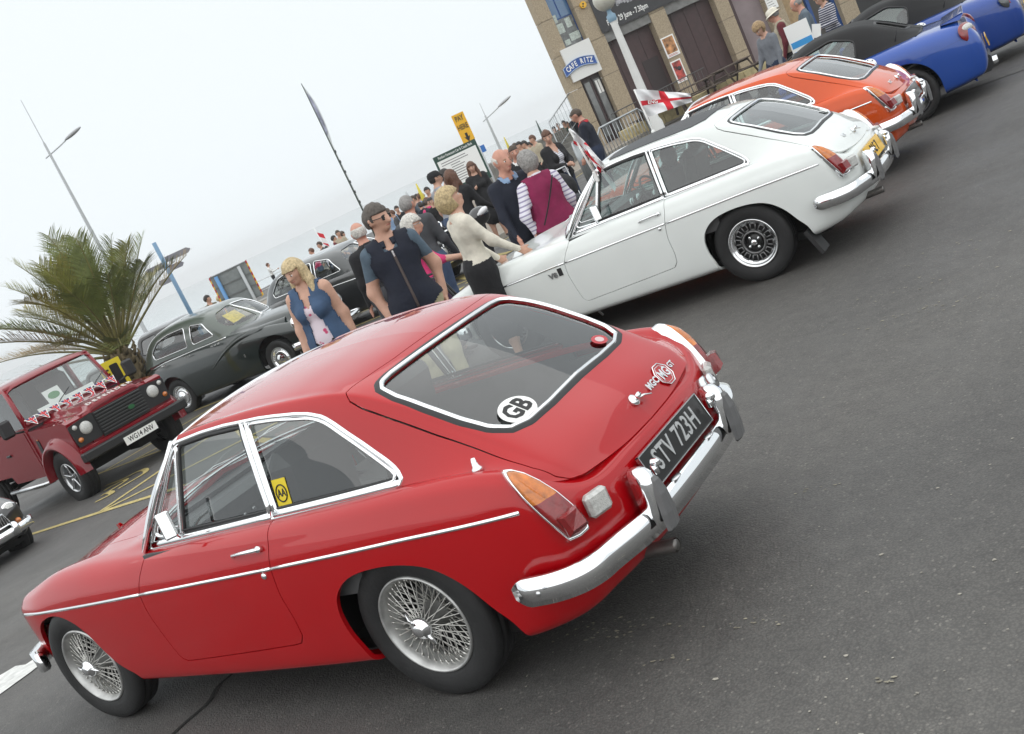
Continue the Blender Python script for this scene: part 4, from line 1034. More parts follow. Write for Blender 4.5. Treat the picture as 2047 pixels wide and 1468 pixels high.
def dark_saloon():
    x, y = 13.07, -12.40
    rows = [(3.45, .74, .30, .62, .90, .54, (.4, .97), .99), (2.85, .80, .26, .68, .97, .62, (.48, 1.02), 1.05), (2.3, .82, .25, .70, .99, .66, (.5, 1.03), 1.06), (1.95, .825, .25, .70, 1.0, .68, (.5, 1.03), 1.06), (1.4, .83, .25, .70, 1.0, .69, (.5, 1.0), 1.0), (.7, .83, .25, .70, 1.0, .69, (.5, 1.0), 1.0),
            (0, .82, .26, .70, .99, .68, (.5, .99), .99), (-.5, .79, .28, .68, .97, .64, (.46, .98), .99), (-.95, .74, .32, .64, .90, .58, (.42, .92), .93)]
    green = [[(1.98, .67, .99), (2.08, .56, 1.01), (2.16, .42, 1.03), (2.22, .22, 1.05), (2.24, 0, 1.06)], [(1.84, .675, .995), (1.80, .60, 1.17), (1.85, .44, 1.24), (1.88, .22, 1.27), (1.89, 0, 1.28)], [(1.58, .68, 1.0), (1.50, .635, 1.30), (1.46, .48, 1.435), (1.45, .24, 1.465), (1.45, 0, 1.475)],
             [(1.1, .68, 1.0), (1.06, .64, 1.26), (1.0, .53, 1.46), (1, .27, 1.505), (1, 0, 1.515)], [(.5, .68, 1.0), (.48, .645, 1.26), (.45, .54, 1.47), (.45, .27, 1.52), (.45, 0, 1.53)], [(0, .675, .99), (-.02, .635, 1.24), (-.04, .53, 1.44), (-.04, .27, 1.49), (-.04, 0, 1.50)],
             [(-.35, .65, .98), (-.38, .60, 1.18), (-.42, .50, 1.33), (-.43, .26, 1.37), (-.43, 0, 1.38)], [(-.62, .60, .96), (-.64, .54, 1.08), (-.66, .45, 1.16), (-.66, .22, 1.19), (-.66, 0, 1.20)], [(-.86, .52, .93), (-.88, .45, .94), (-.90, .34, .95), (-.9, .17, .96), (-.9, 0, .96)]]
    root, pl, pg, b = motor('saloon_car', 'charcoal grey chrome trimmed saloon with wide barred grille behind the man in the black vest', 'car', (x, y, float(gx(x))+.03), radians(180), None, DKGREY, rows, 3.98, -1.30, green,
        [[(1.66, 1.07), (1.44, 1.35), (1.02, 1.42), (.98, 1.06)], [(.90, 1.06), (.93, 1.42), (.40, 1.43), (.36, 1.06)], [(.28, 1.06), (.31, 1.43), (-.05, 1.39), (-.33, 1.16), (-.30, 1.06)]], [(0, .41, .35), (2.85, .43, .35)], [(0, .70, .34, .17, 'steel'), (2.85, .70, .34, .17, 'steel')],
        screen=(1.2, [(0, 1.43), (.40, 1.40), (.54, 1.28), (.56, 1.12), (.4, 1.075), (0, 1.085)]), backlight=(-.3, [(0, 1.33), (.40, 1.30), (.46, 1.12), (0, 1.10)]), roof_mat=SILVERROOF, cabin=[(1.9, 0), (1.9, .64), (-.3, .62), (-.6, 0)],
        seams=[[(.94, .98), (.94, .32)], [(1.85, .98), (1.85, .32)]], belt=([(3.2, .80), (1.5, .86), (-.6, .84)], .022))
    lining(root, -.5, 1.95, .5, .98, .62); seats_box(root, [(.9, .34, .56), (.9, -.34, .56), (0, 0, 1.2)], mat('grey_leather', (.10, .10, .10), .6))
    mb = MB(); mb.box((3.975, 0, .75), (.03, 1.04, .42), bev=.01); mb.obj('grille_shadow', INK, root)
    mb = MB()
    for k in range(11): mb.box((4.0, 0, .56+k*.036), (.035, 1.0, .013), bev=.004)
    mb.obj('grille_bars', CHROME, root)
    mb = MB(); mb.tube([(4.0, -.53, .53), (4.0, .53, .53), (3.96, .50, .965), (3.96, -.50, .965)], .020, 8, closed=True); mb.obj('grille_frame', CHROME, root)
    mb = MB(); mb.tube([(3.70+.0, .22*cos(t), 1.005+.02*sin(t)) for t in np.linspace(0, 2*pi, 25)[:-1]], .008, 6, closed=True); mb.box((3.66, 0, .995), (.14, .40, .03), bev=.012); mb.obj('bonnet_scoop', BLACK, root)
    for sg in (1, -1):
        mb = MB(); mb.lathe([(.001, .05), (.05, .045), (.085, .02), (.09, 0), (.09, -.05)], c=(4.0, .60*sg, .66), axis='X', n=24); h = mb.obj('headlight', CLEAR, root)
        mb = MB(); mb.lathe([(.088, .03), (.102, .015), (.105, -.05)], c=(4.0, .60*sg, .66), axis='X', n=24); mb.obj('headlight_rim', CHROME, h)
    mb = MB(); mb.tube([(3.72, 0, .98), (3.74, 0, 1.12)], [.026, .014], 8); mb.tube([(3.74, 0, 1.11), (3.70, 0, 1.15), (3.64, 0, 1.13)], [.014, .012, .006], 8); mb.obj('mascot', CHROME, root)
    for xx, nm in ((4.06, 1), (-1.35, -1)):
        mb = MB(); p = smooth_path([(xx-nm*.5, .84, .50), (xx-nm*.12, .78, .50), (xx, .4, .50), (xx+nm*.02, 0, .50), (xx, -.4, .50), (xx-nm*.12, -.78, .50), (xx-nm*.5, -.84, .50)], 40)
        sweep(mb, p, [(-.02, -.055), (.03, -.05), (.04, 0), (.03, .05), (-.02, .055)]); mb.obj('bumper', CHROME, root)
    plate_on(root, (4.09, -.10, .44), (1, 0, 0), '7834', PLATEB, SILVERL, w=.50, h=.13, size=.12)
def roadster(name, label, paint, x, y, yaw, plate, light='red', spoiler=True):
    rows = [(2.70, .70, .25, .52, .66, .50, (.36, .70), .73), (2.37, .79, .20, .56, .74, .58, (.42, .77), .79), (1.9, .80, .18, .60, .80, .62, (.46, .84), .87), (1.5, .80, .18, .62, .84, .66, (.5, .88), .90), (1.0, .805, .18, .64, .85, .68, (.5, .85), .85), (.5, .81, .18, .66, .865, .68, (.5, .86), .86),
            (.2, .82, .19, .67, .875, .66, (.48, .885), .89), (-.15, .82, .20, .67, .872, .64, (.46, .885), .895), (-.45, .80, .21, .64, .855, .61, (.44, .87), .885), (-.66, .765, .23, .60, .825, .60, (.42, .855), .875)]
    green = [[(1.55, .67, .85), (1.62, .56, .87), (1.68, .42, .88), (1.72, .2, .90), (1.74, 0, .90)], [(1.36, .67, .855), (1.26, .58, 1.04), (1.31, .42, 1.08), (1.34, .2, 1.10), (1.35, 0, 1.10)], [(1.06, .67, .86), (.94, .59, 1.15), (.91, .45, 1.23), (.92, .22, 1.25), (.92, 0, 1.255)],
             [(.66, .67, .86), (.63, .62, 1.06), (.58, .50, 1.24), (.58, .25, 1.265), (.58, 0, 1.27)], [(.35, .67, .87), (.32, .61, 1.05), (.28, .49, 1.20), (.28, .25, 1.225), (.28, 0, 1.23)], [(.12, .65, .875), (.08, .575, 1.0), (.05, .46, 1.09), (.05, .23, 1.11), (.05, 0, 1.115)], [(-.10, .62, .875), (-.13, .53, .93), (-.16, .42, .965), (-.16, .21, .975), (-.16, 0, .98)], [(-.24, .58, .87), (-.27, .49, .885), (-.30, .38, .89), (-.3, .2, .895), (-.3, 0, .895)]]
    root, pl, pg, b = motor(name, label, 'car', (x, y, 0), yaw, 'blue roadsters at the far end of the row', paint, rows, 3.05, -.86, green, [[(1.40, .90), (1.06, 1.14), (.60, 1.205), (.36, 1.10), (.40, .90)]], [(0, .345, .32), (2.37, .345, .32)], [(0, .70, .30, .20, 'modern'), (2.37, .70, .30, .19, 'modern')],
        nose=(-.10, 0), tail=(-.02, 0), blunt=True, screen=(.8, [(0, 1.215), (.44, 1.195), (.56, 1.08), (.60, .93), (0, .95)]), backlight=(.3, [(0, 1.17), (.34, 1.15), (.42, .98), (0, .96)]), roof_mat=SOFTTOP, glass=GLASSG, cabin=[(1.5, 0), (1.5, .62), (.3, .62), (.0, .4), (-.05, 0)], chrome=False,
        seams=[[(.42, .86), (.40, .60), (.38, .30)], [(-.03, .60), (-.35, .645), (-.66, .67)], [(1.45, .83), (1.5, .6), (1.48, .28)], [(1.48, .27), (.9, .25), (.38, .28)]])
    lining(root, .1, 1.5, .4, .84, .62); seats_box(root, [(.55, .34, .48), (.55, -.34, .48)], z=.45)
    for sg in (1, -1):
        P, N = pl([(-.665, .715)]); c = P[0]*(1, sg, 1); n = np.array([-.78, .58*sg, .22]); n /= np.linalg.norm(n); ea = np.cross((0, 0, 1.), n); ea /= np.linalg.norm(ea); eb = np.cross(n, ea); R = np.stack([ea, eb, n], 1)
        c = np.array([-.745, .690*sg, .715])
        if light == 'red':
            mb = MB(); mb.ball(c-n*.012, (.135, .110, .034), 20, 10, R=R); o = mb.obj('tail_light', REDL, root)
            mb = MB(); mb.ball(c + eb*.040 + ea*sg*.01 - n*.004, (.100, .046, .034), 18, 8, R=R); mb.obj('white_lens', CLEAR, o)
        else:
            mb = MB(); mb.ball(c-n*.012, (.17, .12, .034), 20, 10, R=R); o = mb.obj('tail_light', mat('smoked_lens', (.05, .055, .06), .12, coat=1.0), root)
            mb = MB()
            for k, (a_, b_) in enumerate(((-.05, .03), (.05, .0), (-.02, -.05))): mb.lathe([(.001, .0), (.034, -.004), (.036, -.02)], n=16); mb.V[-1] = mb.V[-1] @ R.T + c + ea*a_ + eb*b_ + n*.026
            mb.obj('lamp_rings', REDL, o)
    for sg in (1, -1):
        P, N = pl([(.285, .790)]); P, N = P[0]*(1, sg, 1), N[0]*(1, sg, 1)
        if sg > 0:
            ea = np.cross((0, 0, 1.), N); ea /= np.linalg.norm(ea); eb = np.cross(N, ea); mb = MB(); fr = (P, ea, eb, N)
            mb.prism(circle(.082, 36), -.004, .006, frame=fr); o = mb.obj('filler_cap', mat('bright_alloy', (.66, .67, .68), .25, .8), root)
            mb = MB(); mb.prism(circle(.050, 30), .006, .011, frame=fr); mb.obj('filler_centre', BLACK, o); mb = MB(); mb.prism(circle(.022, 20), .011, .016, frame=fr); mb.obj('filler_lock', STEEL, o)
            mb = MB(); 
            for k in range(8): a = 2*pi*k/8; mb.prism([(x0*.007+.066*cos(a), y0*.007+.066*sin(a)) for x0, y0 in circle(1, 8)], .006, .009, frame=fr)
            mb.obj('filler_bolts', BLACK, o)
    if spoiler:
        mb = MB(); G = []
        for s in np.linspace(-1, 1, 15): G.append([(-.50, .58*s, .872), (-.62, .58*s, .905-.01*s*s), (-.74, .575*s, .935-.02*s*s), (-.755, .57*s, .92-.02*s*s), (-.70, .58*s, .85)])
        mb.grid(np.array(G)); mb.add(np.array(G[0]), [(0, 1, 2, 3, 4)]); mb.add(np.array(G[-1]), [(4, 3, 2, 1, 0)]); mb.obj('spoiler', paint, root)
    mb = MB(); mb.prism([(-.82, .19), (-.868, .23), (-.872, .34), (-.84, .38), (-.6, .38), (-.6, .18)], -.36, .36, frame=((0, 0, 0), (1, 0, 0), (0, 0, 1), (0, 1, 0))); mb.obj('diffuser', BLACK, root)
    plate_on(root, (-.882, 0, .50), (-1, 0, .1), plate, PLATEY, INK, size=.09)
    mb = MB()
    for yy in (-.06, .06): mb.tube([(-.80, yy, .25), (-.92, yy, .25), (-.92, yy, .25), (-.87, yy, .25)], [.036, .038, .032, .030], 14, caps=False)
    mb.obj('exhaust_tips', CHROME, root)
    mb = MB(); mb.tube([(-.02, .60, .89), (-.10, .60, 1.05)], [.006, .003], 6); mb.tube([(-.02, .60, .88), (-.02, .60, .90)], [.016, .012], 8); mb.obj('aerial', BLACK, root)
    mb = MB(); mb.box((1.22, .86, .92), (.08, .16, .11), bev=.03); mb.box((1.24, .80, .88), (.05, .10, .03)); mb.obj('door_mirror', paint, root)
    return root
def hatch(name, label, x, y, yaw, paint, tall, plate):
    h = tall
    rows = [(3.1, .74, .26, .58, .78, .52, (.38, .86), .88), (2.62, .84, .22, .66, .90, .64, (.46, .97), 1.0), (2.1, .86, .2, .70, .97, .70, (.5, 1.03), 1.06), (1.5, .87, .2, .72, 1.0, .74, (.52, 1.0), 1.0), (.8, .87, .2, .72, 1.02, .75, (.52, 1.0), 1.0), (0, .87, .22, .74, 1.03, .74, (.52, 1.0), 1.0), (-.5, .84, .26, .74, 1.02, .72, (.5, 1.0), 1.0), (-.62, .80, .30, .72, 1.0, .70, (.5, 1.0), 1.0)]
    green = [[(2.05, .72, .97), (2.2, .6, 1.0), (2.35, .42, 1.03), (2.42, .2, 1.05), (2.44, 0, 1.05)], [(1.72, .73, .99), (1.62, .64, h*.78), (1.72, .45, h*.83), (1.76, .22, h*.84), (1.77, 0, h*.845)], [(1.3, .74, 1.0), (1.12, .66, h*.88), (1.08, .5, h*.955), (1.08, .25, h*.97), (1.08, 0, h*.975)], [(.7, .74, 1.0), (.66, .69, h*.84), (.6, .55, h*.97), (.6, .28, h*.992), (.6, 0, h)],
             [(0, .74, 1.02), (-.02, .69, h*.84), (-.05, .55, h*.97), (-.05, .28, h*.988), (-.05, 0, h*.995)], [(-.42, .71, 1.01), (-.43, .66, h*.82), (-.44, .53, h*.94), (-.45, .27, h*.958), (-.45, 0, h*.965)], [(-.60, .69, 1.0), (-.585, .62, h*.80), (-.565, .50, h*.88), (-.57, .25, h*.895), (-.57, 0, h*.90)], [(-.70, .64, 1.0), (-.70, .56, h*.66), (-.70, .46, h*.66), (-.70, .22, h*.66), (-.70, 0, h*.66)], [(-.74, .62, .97), (-.74, .5, .98), (-.74, .4, .98), (-.74, .2, .98), (-.74, 0, .98)]]
    zt = h*.90
    root, pl, pg, b = motor(name, label, 'car', (x, y, float(gx(x))), yaw, None, paint, rows, 3.35, -.80, green, [[(1.5, 1.10), (1.12, zt-.06), (.72, zt), (.70, 1.08)], [(.62, 1.08), (.64, zt), (.05, zt-.01), (.0, 1.08)], [(-.08, 1.09), (-.05, zt-.02), (-.36, zt-.10), (-.42, 1.12)]], [(0, .36, .33), (2.62, .36, .33)], [(0, .74, .315, .2, 'modern'), (2.62, .74, .315, .2, 'modern')],
        screen=(1.1, [(0, h*.94), (.42, h*.92), (.55, 1.2), (.62, 1.08), (0, 1.1)]), backlight=(-.40, [(0, h*.915), (.46, h*.90), (.55, h*.68), (.5, h*.665), (0, h*.665)]), glass=glass_mat('privacy_glass', (.10, .11, .12), ior=1.6), cabin=None, chrome=False)
    for sg in (1, -1):
        mb = MB(); mb.ball((-.70, .70*sg, .95), (.05, .10, .17), 14, 8, R=rotz(.35*sg)); o = mb.obj('tail_light', REDL, root)
        mb = MB(); mb.ball((-.725, .695*sg, .95), (.035, .07, .05), 12, 6, R=rotz(.35*sg)); mb.obj('white_lens', CLEAR, o)
    mb = MB(); mb.box((-.80, 0, .62), (.02, 1.0, .03), bev=.006); mb.obj('chrome_strip', CHROME, root)
    mb = MB(); mb.prism([(0, .055), (.035, 0), (0, -.055), (-.035, 0)], 0, .012, frame=((-.765, 0, .90), (0, -1, 0), (0, 0, 1), (-1, 0, 0))); mb.obj('badge', CHROME, root)
    plate_on(root, (-.815, 0, .76), (-1, 0, .1), '', PLATEY, INK)
    mb = MB(); mb.tube([(-.70, .0, 1.10), (-.72, .02, 1.12), (-.71, .30, 1.18)], [.014, .008, .005], 6); mb.obj('rear_wiper', BLACK, root)
    return root
def offroader():
    x, y = 10.90, -5.56; z0 = -.278
    root = thing('off_road_car', 'dark red boxy four wheel drive car with flag bunting across its bonnet', 'car', (x, y, z0), radians(173.3))
    FR = ((0, 0, 0), (1, 0, 0), (0, 0, 1), (0, 1, 0))
    mb = MB()
    # body tub and wings as prisms along y
    mb.prism([(-3.05, .62), (-3.05, 1.22), (-.62, 1.24), (-.62, .50), (-1.75, .50), (-1.82, .62)], -.79, .79, frame=FR)
    mb.obj('body', DRED, root)
    for sg in (1, -1):
        mb = MB(); a = [(-.62, .62)] + [(-.46*cos(t), .40+.46*sin(t)) for t in np.linspace(.30, pi-.45, 16)] + [(.46, .62), (.52, .62), (.54, 1.09), (.46, 1.125), (-.60, 1.17), (-.66, 1.15), (-.66, .62)]
        mb.prism(a, .52*sg, .775*sg, frame=FR); mb.obj('front_wing', DRED, root)
    for sg in (1, -1):   # flared arches
        q = MB(); loops = []
        for t in np.linspace(.02, pi-.02, 18):
            r0 = .455; c, s = cos(t), sin(t); loops.append([(-r0*c, .70*sg, .40+r0*s), (-r0*c*1.0, .895*sg, .40+r0*s), (-(r0+.035)*c, .90*sg, .40+(r0+.035)*s), (-(r0+.10)*c, .80*sg, .40+(r0+.115)*s), (-(r0+.12)*c, .74*sg, .40+(r0+.13)*s)])
        q.grid(np.array(loops)); q.obj('wheel_arch', DRED, root)
        q = MB(); q.box((-.02, .60*sg, .66), (.90, .30, .26)); q.obj('arch_lining', UNDER, root)
    # bonnet: raised centre with shallow troughs
    G = []
    for xx, dz in ((-.66, .045), (-.3, .02), (.1, -.0), (.44, -.02), (.535, -.05), (.55, -.10)):
        row = []
        for yy, h in ((-.55, -.02), (-.50, .015), (-.46, .028), (-.40, .03), (-.36, .070), (-.30, .085), (0, .095), (.30, .085), (.36, .070), (.40, .03), (.46, .028), (.50, .015), (.55, -.02)):
            row.append((xx, yy, 1.135 + dz + h))
        G.append(row)
    q = MB(); q.grid(catmull(np.array(G), 24)); q.obj('bonnet', DRED, root)
    lettering('bonnet_lettering', 'DEFENDER', .10, mat('pale_lettering', (.62, .58, .56), .4), root, ((.50, 0, 1.200), (0, 1, 0), (-.94, 0, .33), (.33, 0, .94)), depth=.004, xscale=1.15, space=1.45, bold=.002)
    q = MB(); q.box((.50, 0, .90), (.10, 1.08, .38)); q.box((.545, 0, .655), (.06, 1.54, .10), bev=.01); q.box((.47, 0, 1.10), (.12, 1.06, .05)); q.obj('front_panel', DRED, root)
    for sg in (1, -1):
        q = MB(); q.prism(round_poly([(.385, .74), (.755, .74), (.775, 1.05), (.385, 1.09)], .03), .535, .565, frame=((0, 0, 0), (0, sg, 0), (0, 0, 1), (1, 0, 0))); pn = q.obj('lamp_panel', BLACK, root)
        q = MB(); q.lathe([(.001, .035), (.05, .032), (.082, .018), (.090, 0), (.092, -.02)], c=(.57, .55*sg, .94), axis='X', n=26); q.obj('headlight', CLEAR, pn)
        q = MB(); q.lathe([(.001, .03), (.028, .022), (.034, 0)], c=(.57, .695*sg, 1.005), axis='X', n=16); q.obj('sidelight', CLEAR, pn)
        q = MB(); q.lathe([(.001, .03), (.030, .022), (.036, 0)], c=(.57, .695*sg, .825), axis='X', n=16); q.obj('indicator', AMBER, pn)
        q = MB(); q.box((-.42, .787*sg, 1.02), (.035, .012, .02), bev=.004); q.obj('repeater', AMBER, root)
        q = MB(); q.prism(round_poly([(-.50, .83), (-.42, .80), (-.40, 1.0), (-.48, 1.03)], .015), .775*sg, .785*sg, frame=FR); q.obj('wing_vent', BLACK, root)
        q = MB(); q.prism([(-1.62, .50), (-.68, .50), (-.68, 1.17), (-1.62, 1.17)], .79*sg, .797*sg, frame=FR); d = q.obj('door', DRED, root)
        q = MB(); q.box((-1.48, .81*sg, .93), (.13, .03, .035), bev=.01); q.obj('door_handle', BLACK, d)
        q = MB(); q.tube([(-.55, .78*sg, .42), (-.60, .92*sg, .42), (-1.75, .92*sg, .42), (-1.82, .78*sg, .42)], .032, 10); q.obj('side_step', STEEL, root)
        q = MB(); q.box((-.58, 1.02*sg, 1.33), (.07, .19, .25), bev=.03); q.tube([(-.62, .80*sg, 1.20), (-.60, .95*sg, 1.24)], .016, 6); q.obj('door_mirror', BLACK, root)
    q = MB(); q.box((.565, 0, .90), (.02, .76, .36)); q.obj('grille_back', INK, root)
    q = MB()
    for k in range(8): q.box((.585, 0, .755+k*.043), (.03, .75, .017), R=roty(.3), bev=.004)
    q.obj('grille_slats', mat('dark_grey_plastic', (.035, .036, .037), .5), root)
    q = MB(); q.prism(circle(.03, 24, 1.7), .6, .612, frame=((0, .14, .90), (0, 1, 0), (0, 0, 1), (1, 0, 0))); q.obj('oval_badge', mat('badge_green', (.02, .12, .04), .3), root)
    q = MB(); q.box((.68, 0, .60), (.14, 1.68, .13), bev=.02); q.obj('bumper', BLACK, root)
    plate_on(root, (.757, 0, .535), (1, 0, 0), 'WG14 ANV', PLATEW, INK, w=.52, h=.115, size=.10)
    # upper body: pillars, roof, windscreen
    q = MB()
    def bar(a, b, w, t):
        a, b = np.array(a, float), np.array(b, float); q.tube([a, b], [w, w], 6, flat=t)
    for sg in (1, -1):
        bar((-.64, .73*sg, 1.22), (-.86, .67*sg, 1.80), .04, 1.0); bar((-1.64, .74*sg, 1.22), (-1.66, .68*sg, 1.82), .05, 1.0); bar((-3.0, .74*sg, 1.22), (-2.98, .68*sg, 1.82), .06, 1.0); bar((-2.3, .74*sg, 1.22), (-2.3, .68*sg, 1.82), .035, 1.0)
        q.prism([(-2.95, 1.22), (-2.95, 1.36), (-1.68, 1.36), (-1.68, 1.22)], .735*sg, .765*sg, frame=FR)
    bar((-.62, -.72, 1.26), (-.62, .72, 1.26), .035, 1.0); bar((-.86, -.68, 1.81), (-.86, .68, 1.81), .035, 1.0); bar((-3.0, -.7, 1.8), (-3.0, .7, 1.8), .05, 1.0); q.box((-3.02, 0, 1.28), (.05, 1.5, .2))
    q.obj('window_pillars', DRED, root)
    G = []
    for xx, dz, w in ((-.80, -.05, .69), (-.86, .0, .715), (-1.2, .03, .72), (-2.0, .035, .72), (-2.95, .02, .72), (-3.05, -.04, .70)):
        G.append([(xx, w*s, 1.84 + dz - .05*max(0, abs(s)-.86)/.14 + .03*(1-s*s)) for s in (-1, -.97, -.92, -.8, -.4, 0, .4, .8, .92, .97, 1)])
    q = MB(); q.grid(np.array(G), flip=True); q.obj('roof', DRED, root)
    Gw = np.array([[(-.635*(1-t)-.85*t+.012, s*(.70*(1-t)+.65*t), 1.27*(1-t)+1.80*t) for s in (-1, 0, 1)] for t in (0, 1)]); q = MB(); q.grid(Gw, smooth=False); q.obj('windscreen', GLASS, root)
    for sg in (1, -1):
        for (xa, xb) in ((-.72, -1.60), (-1.70, -2.94)):
            q = MB(); q.add([(xa, .742*sg, 1.24), (xb, .742*sg, 1.24), (xb, .682*sg, 1.80), (xa-.16 if xa > -1 else xa, .682*sg, 1.80)], [(0, 1, 2, 3)]); q.obj('side_window', GLASS, root)
    q = MB(); q.prism([(-3.0, .8), (-3.0, 1.2), (-.60, 1.2), (-.60, .8)], -.74, .74, frame=FR); q.box((-.72, 0, 1.20), (.16, 1.4, .10)); q.obj('cabin_lining', GREYCAB, root)
    seats_box(root, [(-1.6, .38, .5), (-1.6, -.38, .5)], z=1.1)
    q = MB(); q.box((-1.95, 0, 1.45), (.05, 1.36, .70)); q.obj('dark_partition', GREYCAB, root)  # added panel: keeps the cabin dark, blocks sky seen through the side windows
    # papers behind the screen
    nW = np.array([.93, 0, .37]); ebW = np.array([-.37, 0, .93])
    q = MB(); q.prism([(-.13, -.11), (.13, -.11), (.13, .11), (-.13, .11)], 0, .004, frame=((-.735, -.12, 1.46), (0, 1, 0), ebW, nW)); q.obj('white_card', WHITEV, root)
    q = MB(); q.prism(circle(.055, 28, 1.65), .005, .008, frame=((-.735, -.12, 1.46), (0, 1, 0), ebW, nW)); q.obj('green_oval', mat('oval_green', (.04, .22, .06), .5), root)
    q = MB(); q.prism([(-.46, -.06), (.46, -.06), (.46, .05), (-.46, .05)], 0, .004, frame=((-.665, .0, 1.335), (0, 1, 0), ebW, nW)); q.obj('paper_banner', WHITEV, root)
    q = MB()
    for yy in (-.30, .30): q.tube([(-.60, yy, 1.25), (-.64, yy+.20, 1.37), (-.69, yy+.42, 1.47)], [.008, .006, .004], 6)
    q.obj('wipers', BLACK, root)
    # bunting: a cord with eight flag triangles
    xs = np.linspace(-.74, .74, 40); cord = np.stack([np.full(40, -.578), xs, 1.338 - .012*np.abs(np.sin(xs*16))], 1); q = MB(); q.tube(cord, .006, 5)
    bt = q.obj('bunting', WHITEV, None); tag(bt, 'string of small union flag bunting hung below the windscreen of the dark red car', 'bunting'); bt.location = (x, y, z0); bt.rotation_euler = (0, 0, radians(173.3))
    navy, wht, rd = mat('flag_navy', (.02, .03, .12), .8), mat('flag_white', (.75, .75, .72), .8), mat('flag_red', (.50, .02, .03), .8)
    for k in range(8):
        yy = -.66 + k*.188; O = np.array([-.575, yy, 1.335]); eb = np.array([-.80, 0, .60]); n = np.array([.60, 0, .80]); fr = (O, (0, 1, 0), eb, n)
        q = MB(); q.prism([(-.085, 0), (.085, 0), (0, -.20)], 0, .003, frame=fr); p = q.obj('pennant', wht if k % 2 else wht, bt)
        q = MB(); q.prism([(-.012, 0), (.012, 0), (.012, -.17), (-.012, -.17)], .003, .006, frame=fr); q.prism([(-.058, -.035), (.058, -.035), (.047, -.058), (-.047, -.058)], .003, .0065, frame=fr); q.obj('red_cross', rd, p)
        for tri in ([(-.068, -.004), (-.022, -.004), (-.022, -.030), (-.056, -.030)], [(.068, -.004), (.022, -.004), (.022, -.030), (.056, -.030)], [(-.046, -.070), (-.020, -.070), (-.020, -.13)], [(.046, -.070), (.020, -.070), (.020, -.13)]):
            q = MB(); q.prism(tri, .003, .006, frame=fr); q.obj('navy_quarter', navy, p)
    for xx in (0, -2.794):
        for sg in (1, -1): wheel(root, (xx, .72*sg, .39), sg, .39, .22, 'defender', spin=.3)
    q = MB(); q.box((-1.4, 0, .55), (3.4, .9, .16)); q.box((0, 0, .39), (.12, 1.3, .12)); q.box((.2, .25, .42), (.3, .3, .2)); q.box((-2.79, 0, .39), (.12, 1.3, .12)); q.box((-1.0, 0, .45), (1.2, .5, .2)); q.obj('underbody', UNDER, root)
# ------------------------------------------------------------------ people: one continuous body each (blended capsules, surface-netted), clothes and hair as children
def surface_net(f, lo, h):
    """f (nx,ny,nz) field, negative inside -> vertices, quads"""
    s = f < 0; nx, ny, nz = f.shape
    corner = [(0, 0, 0), (1, 0, 0), (0, 1, 0), (1, 1, 0), (0, 0, 1), (1, 0, 1), (0, 1, 1), (1, 1, 1)]
    cs = np.stack([s[i:nx-1+i, j:ny-1+j, k:nz-1+k] for i, j, k in corner]); act = cs.any(0) & ~cs.all(0)
    I = np.argwhere(act); idx = -np.ones(act.shape, int); idx[act] = np.arange(len(I))
    cv = np.stack([f[I[:, 0]+i, I[:, 1]+j, I[:, 2]+k] for i, j, k in corner], 1); acc = np.zeros((len(I), 3)); cnt = np.zeros(len(I))
    C = np.array(corner, float)
    for a in range(8):
        for b in range(a+1, 8):
            if np.abs(C[a]-C[b]).sum() != 1: continue
            m = (cv[:, a] < 0) != (cv[:, b] < 0); t = cv[:, a]/(cv[:, a]-cv[:, b]+1e-12); p = C[a]+(C[b]-C[a])*t[:, None]; acc[m] += p[m]; cnt[m] += 1
    V = lo + (I + acc/cnt[:, None])*h; Q = []
    for ax in range(3):
        o = [0, 0, 0]; o[ax] = 1; n = [nx, ny, nz]
        A = s[tuple(slice(0, n[d]-o[d]) for d in range(3))]; B = s[tuple(slice(o[d], n[d]) for d in range(3))]
        E = np.argwhere(A != B); u, v = [d for d in range(3) if d != ax]
        E = E[(E[:, u] > 0) & (E[:, v] > 0) & (E[:, u] < n[u]-1) & (E[:, v] < n[v]-1)]
        flip = A[tuple(E.T)]; du = np.zeros(3, int); du[u] = 1; dv = np.zeros(3, int); dv[v] = 1
        q = np.stack([idx[tuple((E-du-dv).T)], idx[tuple((E-dv).T)], idx[tuple(E.T)], idx[tuple((E-du).T)]], 1)
        if ax == 1: flip = ~flip
        q[~flip] = q[~flip][:, ::-1]; Q.append(q)
    return V, np.concatenate(Q)
def sd_cap(P, a, b, ra, rb, fl=None):
    """tapered capsule; fl = (axis vector, factor) squashes along an axis"""
    a, b = np.asarray(a, float), np.asarray(b, float)
    if fl is not None:
        ax = np.asarray(fl[0], float); k = fl[1]; w = P - a; P = a + w + ax*((w @ ax)[:, None]*(1/k-1)); wb = b-a; b = a + wb + ax*((wb @ ax)*(1/k-1))
    e = b-a; w = P-a; t = np.clip((w @ e)/(e @ e + 1e-9), 0, 1); d = np.linalg.norm(w - t[:, None]*e, axis=1) - (ra + (rb-ra)*t)
    return d*(fl[1] if fl is not None else 1.0) if fl is not None and fl[1] < 1 else d
def smin(a, b, k):
    h = np.clip(.5+.5*(b-a)/k, 0, 1); return b*(1-h)+a*h - k*h*(1-h)
SKIN = mat('skin', (.52, .30, .215), .5, var=.08, vscale=25); SKIN2 = mat('skin_ruddy', (.50, .25, .18), .5, var=.1, vscale=25); SKIN3 = mat('skin_dark', (.08, .045, .03), .5)
LIPS = mat('lips', (.40, .14, .11), .45); EYEW = mat('eye_white', (.65, .62, .58), .3); EYED = mat('eye_dark', (.03, .025, .02), .2)
def cloth(name, c, var=.12): return mat('cloth_' + name, c, .85, var=var, vscale=14, bump=.9, bscale=15)
